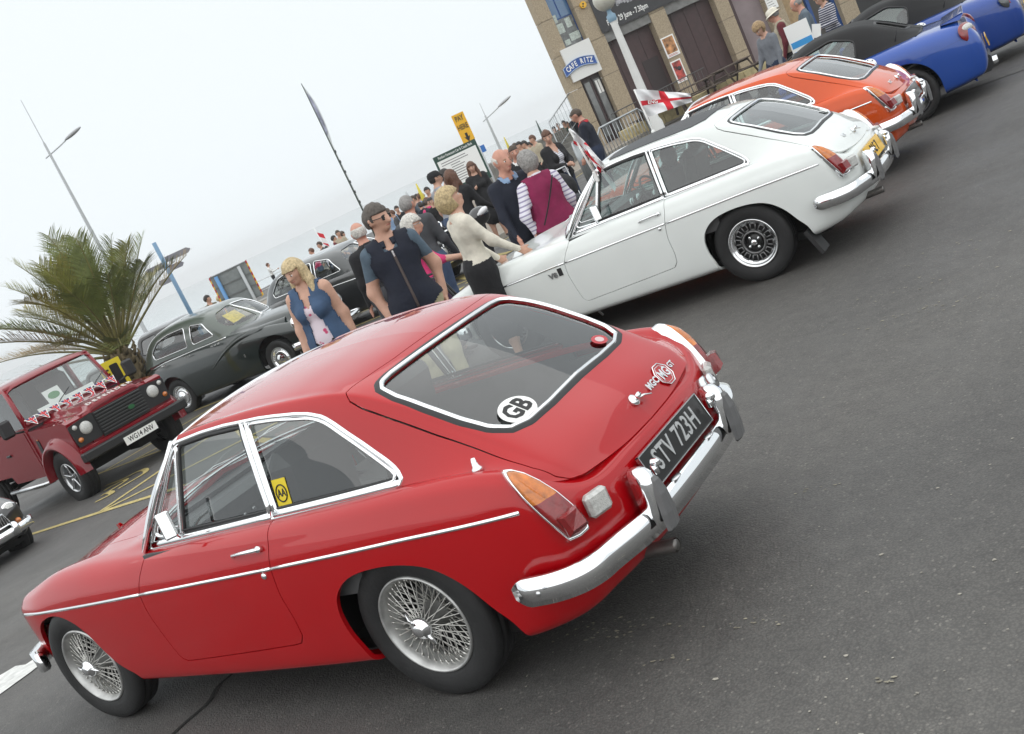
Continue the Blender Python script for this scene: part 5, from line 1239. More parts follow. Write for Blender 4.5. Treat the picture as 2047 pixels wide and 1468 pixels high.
CL = {k: cloth(k, c) for k, c in dict(navy=(.007, .010, .022), black=(.010, .010, .012), denim=(.045, .085, .16), jeans=(.05, .08, .15), khaki=(.42, .38, .24), pink=(.46, .035, .12), purple=(.055, .018, .060), cream=(.66, .62, .53), burgundy=(.19, .008, .055),
    grey=(.30, .31, .34), dgrey=(.055, .058, .065), lightblue=(.22, .32, .48), white=(.72, .72, .70), red=(.45, .02, .03), green=(.03, .09, .06), brown=(.10, .075, .05), tealgrey=(.075, .11, .145), olive=(.12, .10, .06), stone=(.40, .35, .26), maroon=(.11, .012, .02), midgrey=(.15, .16, .18), bluegrey=(.10, .13, .16), magenta=(.60, .04, .16), darkdenim=(.018, .028, .06)).items()}
CL['stripe_wp'] = stripes_mat('cloth_white_mauve_stripe', (.66, .64, .70), (.27, .24, .36), .042, 'Z', .66); CL['stripe_nb'] = stripes_mat('cloth_navy_white_stripe', (.025, .03, .07), (.55, .55, .58), .040, 'Z', .6)
CL['stripe_wb'] = stripes_mat('cloth_white_grey_stripe', (.66, .66, .68), (.34, .35, .42), .032, 'Z', .6)
def floral():
    m = mat('cloth_floral', (.74, .62, .68), .85); t = m.node_tree; b = t.nodes['Principled BSDF']; tc = t.nodes.new('ShaderNodeTexCoord'); v = t.nodes.new('ShaderNodeTexVoronoi'); v.inputs['Scale'].default_value = 15
    t.links.new(tc.outputs['Object'], v.inputs['Vector']); r = t.nodes.new('ShaderNodeValToRGB'); e = r.color_ramp.elements; e[0].position = .20; e[0].color = (.55, .06, .16, 1); e[1].position = .30; e[1].color = (.74, .64, .70, 1)
    t.links.new(v.outputs['Distance'], r.inputs['Fac']); t.links.new(r.outputs[0], b.inputs['Base Color']); return m
CL['floral'] = floral()
HAIRC = {k: mat('hair_' + k, c, .55, var=.35, vscale=60, bump=.5, bscale=90) for k, c in dict(blonde=(.50, .39, .22), brown=(.055, .035, .022), dark=(.018, .014, .012), grey=(.23, .22, .21), white=(.52, .50, .46), fair=(.42, .32, .17), auburn=(.10, .042, .022), ashbrown=(.075, .062, .052), sandy=(.30, .20, .10)).items()}
SHOE = mat('shoe_leather', (.02, .018, .017), .5)
BODY_CACHE = {}
def person(label, xy, face, H=1.70, top='navy', legs='jeans', skin=None, sleeve='long', hair=('short', 'brown'), build=1.0, arms=((-12, 5, 10), (12, 5, 10)), head=(0, 0), skirt=None, vest=None, lean=0.0, group=None, h=None, z=None, stance=.10, sex='m',
           collar=None, belly=0.0, shorts=False, glasses=None, hat=None, bust=0.0, neckline=0.0, seat=False, rollsleeve=False):
    """face: heading in radians (world). arms: (outward deg, forward deg, elbow bend deg[, turn inwards deg]) for right and left."""
    x, y = xy; z = float(gx(x)) if z is None else z
    root = thing('person', label, 'person', (x, y, z), face, group); sk = skin or SKIN
    S = H/1.70; b = build; h = h or .017
    hip, kn, an, sh, nk = .90*S, .48*S, .075*S, 1.40*S, 1.47*S
    leanv = np.array([sin(radians(lean)), 0, cos(radians(lean))])
    def up(p):   # lean of the trunk about the hips
        p = np.asarray(p, float); q = p - (0, 0, hip); c, s = cos(radians(lean)), sin(radians(lean)); return np.array([q[0]*c + q[2]*s, q[1], -q[0]*s + q[2]*c + hip])
    sw = (.166 if sex == 'm' else .146)*S*(b*.5+.5); hw = (.155 if sex == 'm' else .165)*S*b; X = np.array([1., 0, 0])
    caps = []   # (a, b, ra, rb, flat, tag)
    ht = .066*S*b
    for sg in (-1, 1):
        fx = stance*sg*.35; A = np.array([0, .088*sg*S*b, hip-.02]); K = np.array([fx*.6+.01, .098*sg*S, kn]); F = np.array([fx, .105*sg*S, an])
        caps += [(A, K, .088*S*b, .058*S*b, None, 'leg'), (K, F, .056*S*b, .038*S, None, 'shin'), (F + (-.03, 0, -.02), F + (.135*S, .015*sg, -.042*S), .040*S, .030*S, ((0, 0, 1.), .8), 'shoe')]
    caps += [((0, -.055*S, hip+.02), (0, .055*S, hip+.02), .125*S*b, .125*S*b, (X, .82+.1*belly), 'pelvis'), (up((.012+.02*belly, 0, hip+.10*S)), up((.0, 0, 1.28*S)), .128*S*b*(1+.25*belly), .135*S*(b*.6+.4), (X, .74+.28*belly), 'torso'),
             (up((.0, -.075*S, 1.30*S)), up((.0, .075*S, 1.30*S)), .110*S*(b*.5+.5), .110*S*(b*.5+.5), (X, .78), 'torso'), (up((-.005, -sw*.82, sh-.015)), up((-.005, sw*.82, sh-.015)), .060*S, .060*S, None, 'torso'), (up((-.005, 0, 1.40*S)), up((.018, 0, 1.52*S)), .064*S, .056*S, None, 'neck'), (up((-.012, -sw*.55, 1.392*S)), up((-.012, 0, 1.45*S)), .052*S, .050*S, None, 'torso'), (up((-.012, sw*.55, 1.392*S)), up((-.012, 0, 1.45*S)), .052*S, .050*S, None, 'torso')]
    if bust:
        for sg in (-1, 1): caps.append((up((.085*S*(b*.5+.5), .068*sg*S, 1.235*S)), up((.095*S*(b*.5+.5), .07*sg*S, 1.23*S)), .07*S*bust, .066*S*bust, None, 'torso'))
    hc = up((.028, 0, 1.52*S)); yaw, pit = radians(head[0]), radians(head[1]); Rh = rotz(yaw) @ roty(pit)
    hd = lambda p: hc + Rh @ (np.array(p)*S)
    caps += [(hd((-.012, 0, .105)), hd((.0, 0, .118)), .092*S, .090*S, (Rh @ np.array([0, 1., 0]), .84), 'head'), (hd((.035, 0, .035)), hd((.045, 0, .072)), .050*S, .064*S, (Rh @ np.array([0, 1., 0]), .90), 'head'),
             (hd((.086, 0, .082)), hd((.108, 0, .052)), .011*S, .016*S, None, 'head'), (hd((.068, 0, .012)), hd((.072, 0, .016)), .024*S, .024*S, None, 'head')]
    for sg in (-1, 1): caps.append((hd((-.004, .078*sg, .065)), hd((-.010, .083*sg, .098)), .012*S, .016*S, (Rh @ np.array([0, 1., 0]), .6), 'head'))
    hands = []
    for sg, ar in ((-1, arms[0]), (1, arms[1])):
        out_, fw, el = ar[:3]; turn = ar[3] if len(ar) > 3 else 10
        a0 = up((-.005, sw*sg, sh-.02)); d = np.array([sin(radians(fw)), sin(radians(abs(out_)))*sg, -cos(radians(fw))*cos(radians(abs(out_)))]); d /= np.linalg.norm(d)
        e = a0 + d*.285*S; fwd = np.array([cos(radians(turn)), -sin(radians(turn))*sg, 0.0]); f2 = d*cos(radians(el)) + (fwd - d*(fwd @ d))/np.linalg.norm(fwd - d*(fwd @ d))*sin(radians(el)); w = e + f2*.245*S
        caps += [(a0, e, .056*S*(b*.6+.4), .044*S*(b*.5+.5), None, 'uarm'), (e, w, .043*S*(b*.5+.5), .029*S, None, 'farm')]
        pn = np.cross(f2, (0, 0, 1.)) if abs(f2[2]) < .9 else np.array([0, 1., 0]); pn = pn/np.linalg.norm(pn); side = np.cross(pn, f2); side *= 1 if side[0] > 0 else -1
        caps.append((w, w + f2*.075*S, .030*S, .036*S, (pn, .55), 'hand')); hands.append((w, f2, pn, side, sg))
        for k in range(4):
            r0 = w + f2*.085*S + side*(.030-.020*k)*S; cv = -pn*sg*0 + f2; L = (.062, .070, .066, .052)[k]*S; m = r0 + f2*L*.55; bend = (fwd*.0 + pn*(-.35 if pn[1]*sg > 0 else .35)); t = m + (f2 + bend)/np.linalg.norm(f2+bend)*L*.5
            caps += [(r0, m, .0095*S, .009*S, None, 'hand'), (m, t, .009*S, .0075*S, None, 'hand')]
        caps.append((w + f2*.03*S + side*.02*S, w + f2*.085*S + side*.062*S, .013*S, .009*S, None, 'hand'))
    if skirt:
        zl, wd = skirt; caps.append((np.array([0, 0, hip+.02]), np.array([0, 0, zl*S+.05]), .150*S*b, wd*S, (X, .85), 'skirt'))
    allp = np.concatenate([np.stack([np.asarray(c[0]) - max(c[2], c[3])-.03, np.asarray(c[0]) + max(c[2], c[3])+.03, np.asarray(c[1]) - max(c[2], c[3])-.03, np.asarray(c[1]) + max(c[2], c[3])+.03]) for c in caps])
    lo = allp.min(0) - h; hi = allp.max(0) + h; lo[2] = max(lo[2], -.01); n = np.ceil((hi-lo)/h).astype(int)+1
    ax = [lo[i]+np.arange(n[i])*h for i in range(3)]; f = np.full(tuple(n), .5)
    for c in caps:
        a, bb = np.asarray(c[0], float), np.asarray(c[1], float); R = max(c[2], c[3]) + .07; l = np.minimum(a, bb)-R; u = np.maximum(a, bb)+R
        i0 = np.clip(np.floor((l-lo)/h).astype(int), 0, n-1); i1 = np.clip(np.ceil((u-lo)/h).astype(int)+1, 1, n)
        sl = tuple(slice(i0[d], i1[d]) for d in range(3)); g = np.meshgrid(*[ax[d][sl[d]] for d in range(3)], indexing='ij'); P = np.stack(g, -1).reshape(-1, 3)
        k = .006 if c[5] in ('hand',) else (.022 if c[5] in ('head', 'shoe') else .045)
        f[sl] = smin(f[sl], sd_cap(P, a, bb, c[2], c[3], c[4]).reshape(f[sl].shape), k)
    V, Q = surface_net(f, lo, h)
    # which part of the figure each face belongs to
    Fc = V[Q].mean(1); best = np.full(len(Fc), 9.); tagi = np.zeros(len(Fc), int); names = ['leg', 'shin', 'shoe', 'pelvis', 'torso', 'neck', 'head', 'uarm', 'farm', 'hand', 'skirt']
    for c in caps:
        d = sd_cap(Fc, c[0], c[1], c[2], c[3], c[4]); m = d < best; best[m] = d[m]; tagi[m] = names.index(c[5])
    T = lambda *k: np.isin(tagi, [names.index(q) for q in k])
    skinm = T('head', 'neck', 'hand')
    slots = [sk, CL[top], CL[legs], SHOE, LIPS]
    mi = np.ones(len(Fc), int); mi[T('leg', 'pelvis', 'shin', 'skirt')] = 2; mi[skinm] = 0; mi[T('shoe')] = 3
    if sleeve == 'short': mi[T('farm')] = 0; 
    if sleeve == 'none': mi[T('farm', 'uarm')] = 0
    if sleeve == 'short':
        m = T('uarm'); el_z = np.array([(hh[0])[2] for hh in hands]).mean(); mi[m & (Fc[:, 2] < sh-.20*S)] = 0
    if rollsleeve:
        for hh_ in hands: mi[T('farm') & (np.linalg.norm(Fc-hh_[0], axis=1) < .17*S)] = 0
    if skirt or shorts:
        zl = (skirt[0] if skirt else .46)*S; mi[T('leg', 'shin') & (Fc[:, 2] < zl)] = 0
    wl = hip + .10*S
    mi[T('pelvis', 'torso') & (Fc[:, 2] > wl) & (mi == 2)] = 1
    if neckline:
        q = (Fc - up((.11, 0, 1.43*S))); mi[T('torso', 'neck') & (Fc[:, 0] > 0) & (np.abs(q[:, 1])*1.1 < (q[:, 2] + neckline*S)*.75) & (q[:, 2] < .1)] = 0
    me = mesh_from(V, Q, True, idx=mi, name='body')
    for m in slots: me.materials.append(m)
    bo = link('body', me, root)
    N = np.zeros_like(V); fn = np.cross(V[Q[:, 1]]-V[Q[:, 0]], V[Q[:, 2]]-V[Q[:, 0]])
    for j in range(4): np.add.at(N, Q[:, j], fn)
    N /= np.linalg.norm(N, axis=1)[:, None]+1e-12
    def shell(name, mask, off, m, flare=None, parent=root, zclip=None):
        q = Q[mask]
        if len(q) == 0: return None
        u, inv = np.unique(q, return_inverse=True); inv = inv.reshape(-1, 4); P = V[u] + N[u]*off
        if flare is not None: P = flare(P, V[u], N[u])
        T3 = np.concatenate([inv[:, [0, 1, 2]], inv[:, [0, 2, 3]]]); s = Surf(P, N[u], T3); s = s.cut(zclip - s.V[:, 2])[0] if zclip is not None else s; return s.rim(off*.9).obj(name, m, parent)
    if vest:
        kind, m = vest; zlo = hip - (.04 if kind != 'cardigan' else .10)*S
        mk = T('torso', 'pelvis') & (Fc[:, 2] > zlo - .03) & (Fc[:, 2] < nk)
        if kind == 'cardigan': mk |= T('uarm', 'farm')
        if kind in ('open', 'cardigan'):
            fy = np.abs(Fc[:, 1]) > (.035 + .06*np.clip((1.30*S - Fc[:, 2])/.4, 0, 1)) if kind == 'open' else np.abs(Fc[:, 1]) > .065; mk &= (fy | (Fc[:, 0] < .03))
        mk &= ~(T('torso') & (Fc[:, 2] > 1.36*S) & (np.abs(Fc[:, 1]) < .055*S) & (Fc[:, 0] > 0))
        vo = shell('vest' if kind != 'cardigan' else 'cardigan', mk, .016, CL[m], zclip=zlo)
        if kind == 'zip':
            zp = np.array([[0, 0, zz] for zz in np.linspace(zlo+.02, 1.36*S, 26)]); P = []
            for q in zp:
                k = np.argmin(np.abs(V[:, 1])*2 + np.abs(V[:, 2]-q[2])*3 - V[:, 0]*1.0 + (V[:, 0] < 0)*5); P.append(V[k]*(1, 0, 1) + (.020, 0, 0))
            P = np.array(P); P[1:-1] = (P[:-2]+P[1:-1]*2+P[2:])/4
            mb = MB(); mb.tube(P, .011, 6, flat=.5); mb.obj('zip', mat('zip_brown', (.07, .05, .045), .5), vo)
            mb = MB(); mb.box(P[-2] + (.006, 0, -.01), (.012, .014, .05), bev=.003); mb.obj('zip_pull', STEEL, vo)
    if collar:
        mb = MB(); n0 = up((.0, 0, 1.455*S)); k = 22; t = np.linspace(0, 2*pi, k+1)[:-1]; L = []
        for dz, r0 in ((-.035, .098), (.0, .086), (.022, .078), (.018, .092), (-.022, .108)): L.append([n0 + (r0*S*cos(a)*1.0, r0*S*sin(a), dz*S - (.030*S if cos(a) > .6 else 0)) for a in t if abs(a-0) > .22 and abs(a-2*pi) > .22])
        L = np.array(L); mb.grid(np.swapaxes(L, 0, 1)); mb.obj('collar', CL[collar], root)
    # face
    mb = MB(); mb.tube([hd((.083, -.026, .026)), hd((.096, -.012, .028)), hd((.099, 0, .027)), hd((.096, .012, .028)), hd((.083, .026, .026))], [.003*S, .006*S, .0065*S, .006*S, .003*S], 6, flat=.8); mb.obj('mouth', LIPS, root)
    for sg in (-1, 1):
        mb = MB(); mb.ball(hd((.0905, .031*sg, .086)), (.010*S, .0135*S, .0085*S), 10, 7, R=Rh); e = mb.obj('eye', EYEW, root)
        mb = MB(); mb.ball(hd((.0965, .031*sg, .086)), .0070*S, 8, 6); mb.obj('iris', EYED, e)
        mb = MB(); mb.tube([hd((.100, .016*sg, .103)), hd((.100, .031*sg, .108)), hd((.088, .048*sg, .103))], [.0030*S, .0042*S, .0022*S], 6); mb.obj('eyebrow', HAIRC[hair[1]] if hair and hair[1] not in ('blonde', 'white', 'fair') else HAIRC['sandy'], root)
    if hair:
        kind, colr = hair; m = HAIRC[colr]; hr = []
        hh = min(h, .013)
        g0 = hd((-.02, 0, .09)); r0 = .36 if kind == 'long' else .17; lo2 = g0 - r0; 
        nn = np.array([int(2*r0/hh)+1]*3); gg = np.meshgrid(*[lo2[i]+np.arange(nn[i])*hh for i in range(3)], indexing='ij'); P = np.stack(gg, -1).reshape(-1, 3); Lc = (P-hc) @ Rh/S     # head coordinates
        base = smin(sd_cap(P, hd((-.012, 0, .105)), hd((0, 0, .118)), .092*S, .090*S, (Rh @ np.array([0, 1., 0]), .84)), sd_cap(P, hd((.035, 0, .035)), hd((.045, 0, .072)), .05*S, .064*S), .02)
        th = {'short': .012, 'crop': .006, 'long': .017, 'bob': .026, 'curly': .030, 'balding': .008, 'bun': .014}[kind]
        wob = .005*np.sin(Lc[:, 0]*70)*np.sin(Lc[:, 1]*62+1)*np.sin(Lc[:, 2]*66) if kind in ('curly', 'bob') else .004*np.sin(Lc[:, 1]*95 + Lc[:, 0]*35 + 9*np.sin(Lc[:, 2]*14))*np.sin(Lc[:, 2]*60+Lc[:, 0]*50)
        d = base - th*S - wob
        # hairline: keep the face clear
        fl_ = {'short': .128, 'crop': .128, 'long': .125, 'bob': .120, 'curly': .120, 'balding': .20, 'bun': .130}[kind]
        facecut = np.minimum(Lc[:, 0]-(.020 if kind not in ('balding',) else .028), (fl_ + .25*np.clip(.05-Lc[:, 0], -.2, .2)*0) - Lc[:, 2])    # >0: face zone
        earcut = np.minimum(np.minimum(Lc[:, 0]-(-.028), .075-Lc[:, 2]), 9)
        nz = {'short': .035, 'crop': .04, 'long': -.5, 'bob': -.005, 'curly': .012, 'balding': .045, 'bun': .04}[kind]
        d = np.maximum(d, facecut); d = np.maximum(d, nz - Lc[:, 2]) if kind != 'long' else d
        if kind in ('short', 'crop', 'balding', 'bun'): d = np.maximum(d, earcut)
        if kind == 'balding': d = np.maximum(d, np.minimum(Lc[:, 2]-(.150 - .5*np.clip(Lc[:, 0]+.02, 0, .1)), 9))
        if kind == 'bun': d = smin(d, sd_cap(P, hd((-.10, 0, .17)), hd((-.11, 0, .175)), .045*S, .045*S), .02)
        if kind == 'long':
            for sg in (-1, 1):
                for (a_, b_, r_) in (((-.01, .074*sg, .10), (-.012, .092*sg, -.02), .036), ((-.012, .092*sg, -.02), (.03, .105*sg, -.16), .034), ((-.05, .05*sg, .06), (-.085, .06*sg, -.16), .045)):
                    d = smin(d, sd_cap(P, hd(a_), hd(b_), r_*S, r_*.8*S) - .004*np.sin(Lc[:, 1]*150+Lc[:, 0]*90), .03)
            for sg in (-1, 1): d = smin(d, np.maximum(sd_cap(P, hd((.052, .004*sg, .172)), hd((.070, .058*sg, .128)), .020*S, .018*S), -9), .012)
        hv, hq = surface_net(d.reshape(tuple(nn)), lo2, hh)
        if len(hq): link('hair', mesh_from(hv, hq, True), root, m)
    if glasses:
        mb = MB()
        for sg in (-1, 1):
            c = hd((.096, .031*sg, .087)); fr_ = (c, Rh @ np.array([0, 1., 0]), Rh @ np.array([0, 0, 1.]), Rh @ X)
            if glasses == 'dark': mb.prism(round_poly([(-.024*S, -.017*S), (.024*S, -.017*S), (.026*S, .018*S), (-.026*S, .018*S)], .008), -.003, .003, frame=fr_)
            mb.tube([c + Rh @ np.array([0, .02*cos(t)*S*1.2, .018*sin(t)*S]) for t in np.linspace(0, 2*pi, 17)[:-1]], .002*S, 5, closed=True)
            mb.tube([hd((.094, .056*sg, .094)), hd((.0, .088*sg, .098))], .0032*S, 5)
        mb.tube([hd((.1, -.012, .092)), hd((.1, .012, .092))], .003*S, 5)
        mb.obj('glasses' if glasses != 'dark' else 'sunglasses', mat('sunglass_black', (.01, .01, .01), .12, coat=1.0) if glasses == 'dark' else STEEL, root)
    if hat:
        m = CL[hat[1]]; mb = MB(); t = np.linspace(0, 2*pi, 25)[:-1]; rows = []
        for r0, zz in ((.100, .115), (.102, .135), (.094, .175), (.070, .205), (.03, .215)): rows.append([hd((-.008 + r0*cos(a)*1.08, r0*.95*sin(a), zz)) for a in t])
        ring_loft(mb, rows)
        if hat[0] == 'cap':
            G = [[hd((.085+u*.08*cos(v), .085*sin(v)*(1-.15*u), .122-.016*u)) for v in np.linspace(-1.25, 1.25, 9)] for u in (0, .5, 1)]; mb.grid(np.array(G)); mb.grid(np.array(G)-(0, 0, .004), flip=True)
        else:
            G = [[hd((-.008 + (r0)*cos(a)*1.08, r0*.97*sin(a), zz)) for a in np.linspace(0, 2*pi, 25)] for r0, zz in ((.100, .122), (.125, .112), (.150, .100))]; mb.grid(np.array(G)); mb.grid(np.array(G)-(0, 0, .004), flip=True)
        mb.obj('hat', m, root)
    return root, dict(hands=hands, hip=hip, up=up, hd=hd, S=S)
# ------------------------------------------------------------------ where things stand: places are worked out from sight lines of the survey camera
def ray(px, py): return _f + _r*((px-1023.5)/2205.646) - _u*((py-734.0)/2205.646)
def at(px, py, D): return CAM_C + ray(px, py)*D
def gnd(px, py, dz=0.0):
    D = 15.0; d = ray(px, py)
    for _ in range(80):
        p = CAM_C + d*D; D = .5*D + .5*min(max((float(gx(p[0]))+dz-CAM_C[2])/d[2], 1), 250)
    return CAM_C + d*D
def asphalt():
    m = bpy.data.materials.new('asphalt'); m.use_nodes = True; t = m.node_tree; b = t.nodes['Principled BSDF']; L = t.links.new
    tc = t.nodes.new('ShaderNodeTexCoord')
    def noise(scale, detail=3, rough=.5):
        n = t.nodes.new('ShaderNodeTexNoise'); n.inputs['Scale'].default_value = scale; n.inputs['Detail'].default_value = detail; n.inputs['Roughness'].default_value = rough; L(tc.outputs['Object'], n.inputs['Vector']); return n
    def ramp(src, a, ca, b_, cb):
        r = t.nodes.new('ShaderNodeValToRGB'); e = r.color_ramp.elements; e[0].position = a; e[0].color = (*ca, 1); e[1].position = b_; e[1].color = (*cb, 1); L(src, r.inputs['Fac']); return r
    def mix(f, A, B, mode='MIX'):
        x = t.nodes.new('ShaderNodeMix'); x.data_type = 'RGBA'; x.blend_type = mode
        if isinstance(f, float): x.inputs['Factor'].default_value = f
        else: L(f, x.inputs['Factor'])
        L(A, x.inputs['A']); L(B, x.inputs['B']); return x.outputs['Result']
    big = ramp(noise(.35, 5, .6).outputs['Fac'], .30, (.074, .071, .0685), .72, (.102, .098, .094))
    mid = ramp(noise(9, 6, .7).outputs['Fac'], .25, (.78, .78, .78), .75, (1.20, 1.20, 1.18))
    grit = t.nodes.new('ShaderNodeTexVoronoi'); grit.inputs['Scale'].default_value = 115; L(tc.outputs['Object'], grit.inputs['Vector'])
    gr = ramp(grit.outputs['Distance'], .10, (1.18, 1.17, 1.15), .70, (.74, .74, .74))
    gcol = t.nodes.new('ShaderNodeSeparateColor'); L(grit.outputs['Color'], gcol.inputs[0]); sp = ramp(gcol.outputs[0], .965, (0, 0, 0), .995, (.075, .07, .062))
    c = mix(1.0, big.outputs[0], mid.outputs[0], 'MULTIPLY'); c = mix(1.0, c, gr.outputs[0], 'MULTIPLY'); c = mix(1.0, c, sp.outputs[0], 'ADD')
    stn = ramp(noise(.8, 6, .65).outputs['Fac'], .60, (1, 1, 1), .72, (.72, .72, .73)); c = mix(1.0, c, stn.outputs[0], 'MULTIPLY'); old = ramp(noise(.22, 3).outputs['Fac'], .42, (.93, .93, .94), .58, (1.09, 1.08, 1.06)); c = mix(1.0, c, old.outputs[0], 'MULTIPLY')
    L(c, b.inputs['Base Color']); b.inputs['Roughness'].default_value = .78; b.inputs['Specular IOR Level'].default_value = .5
    rr = ramp(noise(1.2, 4).outputs['Fac'], .3, (.52, .52, .52), .7, (.72, .72, .72)); L(rr.outputs[0], b.inputs['Roughness'])
    bp = t.nodes.new('ShaderNodeBump'); bp.inputs['Strength'].default_value = .40; bp.inputs['Distance'].default_value = .006
    hm = t.nodes.new('ShaderNodeMath'); hm.operation = 'ADD'; L(grit.outputs['Distance'], hm.inputs[0]); L(noise(45, 4).outputs['Fac'], hm.inputs[1]); inv = t.nodes.new('ShaderNodeMath'); inv.operation = 'MULTIPLY'; inv.inputs[1].default_value = -1; L(hm.outputs[0], inv.inputs[0]); L(inv.outputs[0], bp.inputs['Height']); L(bp.outputs[0], b.inputs['Normal'])
    return m
ASPH = asphalt()
X = np.concatenate([np.linspace(-60, 2, 12), np.linspace(2.6, 6, 8), np.linspace(7, 66, 25)])
mb = MB(); mb.grid(np.array([[(a, b, float(gx(a))) for b in np.linspace(-160, 90, 6)] for a in X])); structure(mb.obj('ground', ASPH))
SEA = mat('sea_water', (.30, .36, .37), .12, bump=.06, bscale=.6)  # pale base colour has the mist over the water put into it
mb = MB(); mb.add([(66, -900, -4.2), (1400, -900, -4.2), (1400, 900, -4.2), (66, 900, -4.2)], [(0, 1, 2, 3)]); structure(mb.obj('sea', SEA))
mb = MB(); mb.box((66.2, -35, -2.9), (.6, 260, 3.2)); structure(mb.obj('quay_wall', mat('quay_stone', (.22, .21, .19), .8, var=.2, vscale=1)))
def on_ground(P, lift=.004): return [(x, y, float(gx(x))+lift) for x, y in P]
def line_strip(pts, w, lift=.006):
    P = resample(np.array(pts, float), max(6, int(6*len(pts))), False) if len(pts) == 2 else catmull(np.array(pts, float), 8*len(pts)); T = np.gradient(P, axis=0); T /= np.linalg.norm(T, axis=1)[:, None]; S = np.stack([-T[:, 1], T[:, 0]], 1)*w/2
    return np.array([on_ground(P-S, lift), on_ground(P+S, lift)]).swapaxes(0, 1)
YEL = mat('yellow_road_paint', (.42, .34, .13), .75, var=.35, vscale=22); WHT = mat('white_road_paint', (.60, .60, .58), .7, var=.2, vscale=16)
mb = MB()
g2 = lambda px, py: tuple(gnd(px, py)[:2])
for pts, w in [([(13.2, -3.80), (10.71, -3.75), (9.03, -3.69), (7.0, -3.60)], .10), ([(9.03, -3.69), (9.24, -4.82), (9.55, -6.45)], .10), ([(9.03, -3.69), (8.41, -4.19), (6.4, -5.9)], .10), ([(13.6, -6.30), (12.76, -6.28), (11.02, -6.24), (6.6, -6.05)], .10), ([(12.76, -6.28), (12.63, -7.35), (12.4, -8.9)], .10), ([(11.9, -6.3), (11.0, -7.2), (9.6, -8.6)], .10),
               ([(9.5, -6.4), (7.6, -5.0), (6.2, -4.2)], .10), ([(8.4, -8.8), (11.5, -8.9), (13.6, -9.0)], .10), ([(8.2, -11.4), (11.0, -11.55), (13.0, -11.6)], .10)]:
    mb.grid(line_strip(pts, w))
for pts, w in [([(191, 1005), (223, 988.5), (217, 985.5), (204, 991)], .09), ([(204, 992), (250, 963.5), (244, 962.5), (208, 982)], .08), ([(237, 978), (279, 953.5), (292, 944), (289, 940), (276, 943.5), (245, 959), (212, 972)], .09),
               ([(918, 553), (968, 553)], .26), ([(922, 553), (960, 529)], .10), ([(934, 567), (966, 542)], .10), ([(985, 513), (1020, 505)], .16), ([(905, 592), (925, 575)], .10)]:
    mb.grid(line_strip([g2(*p) for p in pts], w, .008))
structure(mb.obj('yellow_bay_lines', YEL))
mb = MB(); mb.add(on_ground([g2(*p) for p in [(-70, 1385), (0, 1352), (32, 1333), (52, 1330), (92, 1304), (99, 1316), (62, 1345), (0, 1390), (-70, 1430)]], .006), [tuple(range(9))]); structure(mb.obj('white_line', WHT))
mb = MB(); mb.grid(line_strip([(-6.5, -9.55), (-.48, -10.60), (8, -11.9)], .34)); structure(mb.obj('patched_strip', mat('pale_asphalt', (.085, .083, .08), .85, var=.3, vscale=20, bump=.4, bscale=100)))
mb = MB(); mb.grid(line_strip([g2(*p) for p in [(340, 1475), (378, 1440), (402, 1420), (420, 1402), (436, 1375), (470, 1345), (505, 1310)]], .022)); structure(mb.obj('tarmac_crack', mat('crack_black', (.008, .008, .007), .95, var=.5, vscale=30)))
mb = MB()   # flecks of old paint, gum and grit lying on the tarmac
for k in range(380):
    a = RNG.uniform(0, 1); D = 2.6/(1-.86*RNG.uniform(0, 1)); yw = YAW + radians(RNG.uniform(-26, 30)); c = CAM_C[:2] + np.array([cos(yw), sin(yw)])*D; n = RNG.integers(4, 7); s = RNG.uniform(.0018, .0052)*(1+1.2*(RNG.uniform() < .08)); t0 = RNG.uniform(0, 6)
    P = [(c[0]+s*RNG.uniform(.5, 1.3)*cos(t0+2*pi*i/n), c[1]+s*RNG.uniform(.4, 1.0)*sin(t0+2*pi*i/n)) for i in range(n)]; mb.add(on_ground(P, .003), [tuple(range(n))])
o = mb.obj('tarmac_flecks', mat('pale_grit', (.30, .28, .24), .8, var=.5, vscale=2)); tag(o, None, None, kind='stuff')
mb = MB()
for c, n, sp in (((g2(1180, 1265)), 26, .16), (g2(1490, 1250), 14, .10), (g2(1790, 640), 30, .35), (g2(1850, 570), 22, .4), (g2(1345, 1320), 8, .06), (g2(1960, 480), 24, .35), (g2(1770, 1360), 6, .05), (g2(1310, 1260), 10, .14), (g2(1630, 980), 8, .06)):
    for k in range(n):
        q = np.array(c) + RNG.normal(0, sp, 2)*(1, .25); s = RNG.uniform(.003, .010); t0 = RNG.uniform(0, 6); P = [(q[0]+s*1.4*RNG.uniform(.4, 1.3)*cos(t0+2*pi*i/6), q[1]+s*.8*RNG.uniform(.4, 1.2)*sin(t0+2*pi*i/6)) for i in range(6)]; mb.add(on_ground(P, .0035), [tuple(range(6))])
o = mb.obj('paint_traces', mat('worn_paint', (.24, .22, .17), .85, var=.5, vscale=30)); tag(o, None, None, kind='stuff')
# pavement with its kerb
PAVE = mat('paving_buff', (.25, .215, .175), .85, var=.15, vscale=3, bump=.2, bscale=40); KERB = mat('kerb_stone', (.27, .25, .22), .85, var=.2, vscale=5, bump=.2)
kl = catmull(np.array([(24, -13.2), (17, -13.4), (12.6, -14.1), (11.2, -15.4), (11.05, -17.2), (12.0, -19.8), (13.3, -22.6), (15.1, -27.0), (15.0, -31.5), (13.0, -36.0), (11.0, -42), (8, -52)]), 66)
inn = [(26, -15), (30, -40), (30, -60), (8, -60)]
mb = MB(); G = np.array([on_ground(kl, .125), [(q[0]+ (30-q[0])*.5, q[1], float(gx(q[0]))+.125) for q in kl], [(32, q[1]-2, float(gx(q[0]))+.125) for q in kl]]); mb.grid(G, smooth=False); structure(mb.obj('pavement', PAVE))
mb = MB(); cnt = 0
ks = resample(kl, 72, False)
pav = bpy.data.objects['pavement']; kme = None
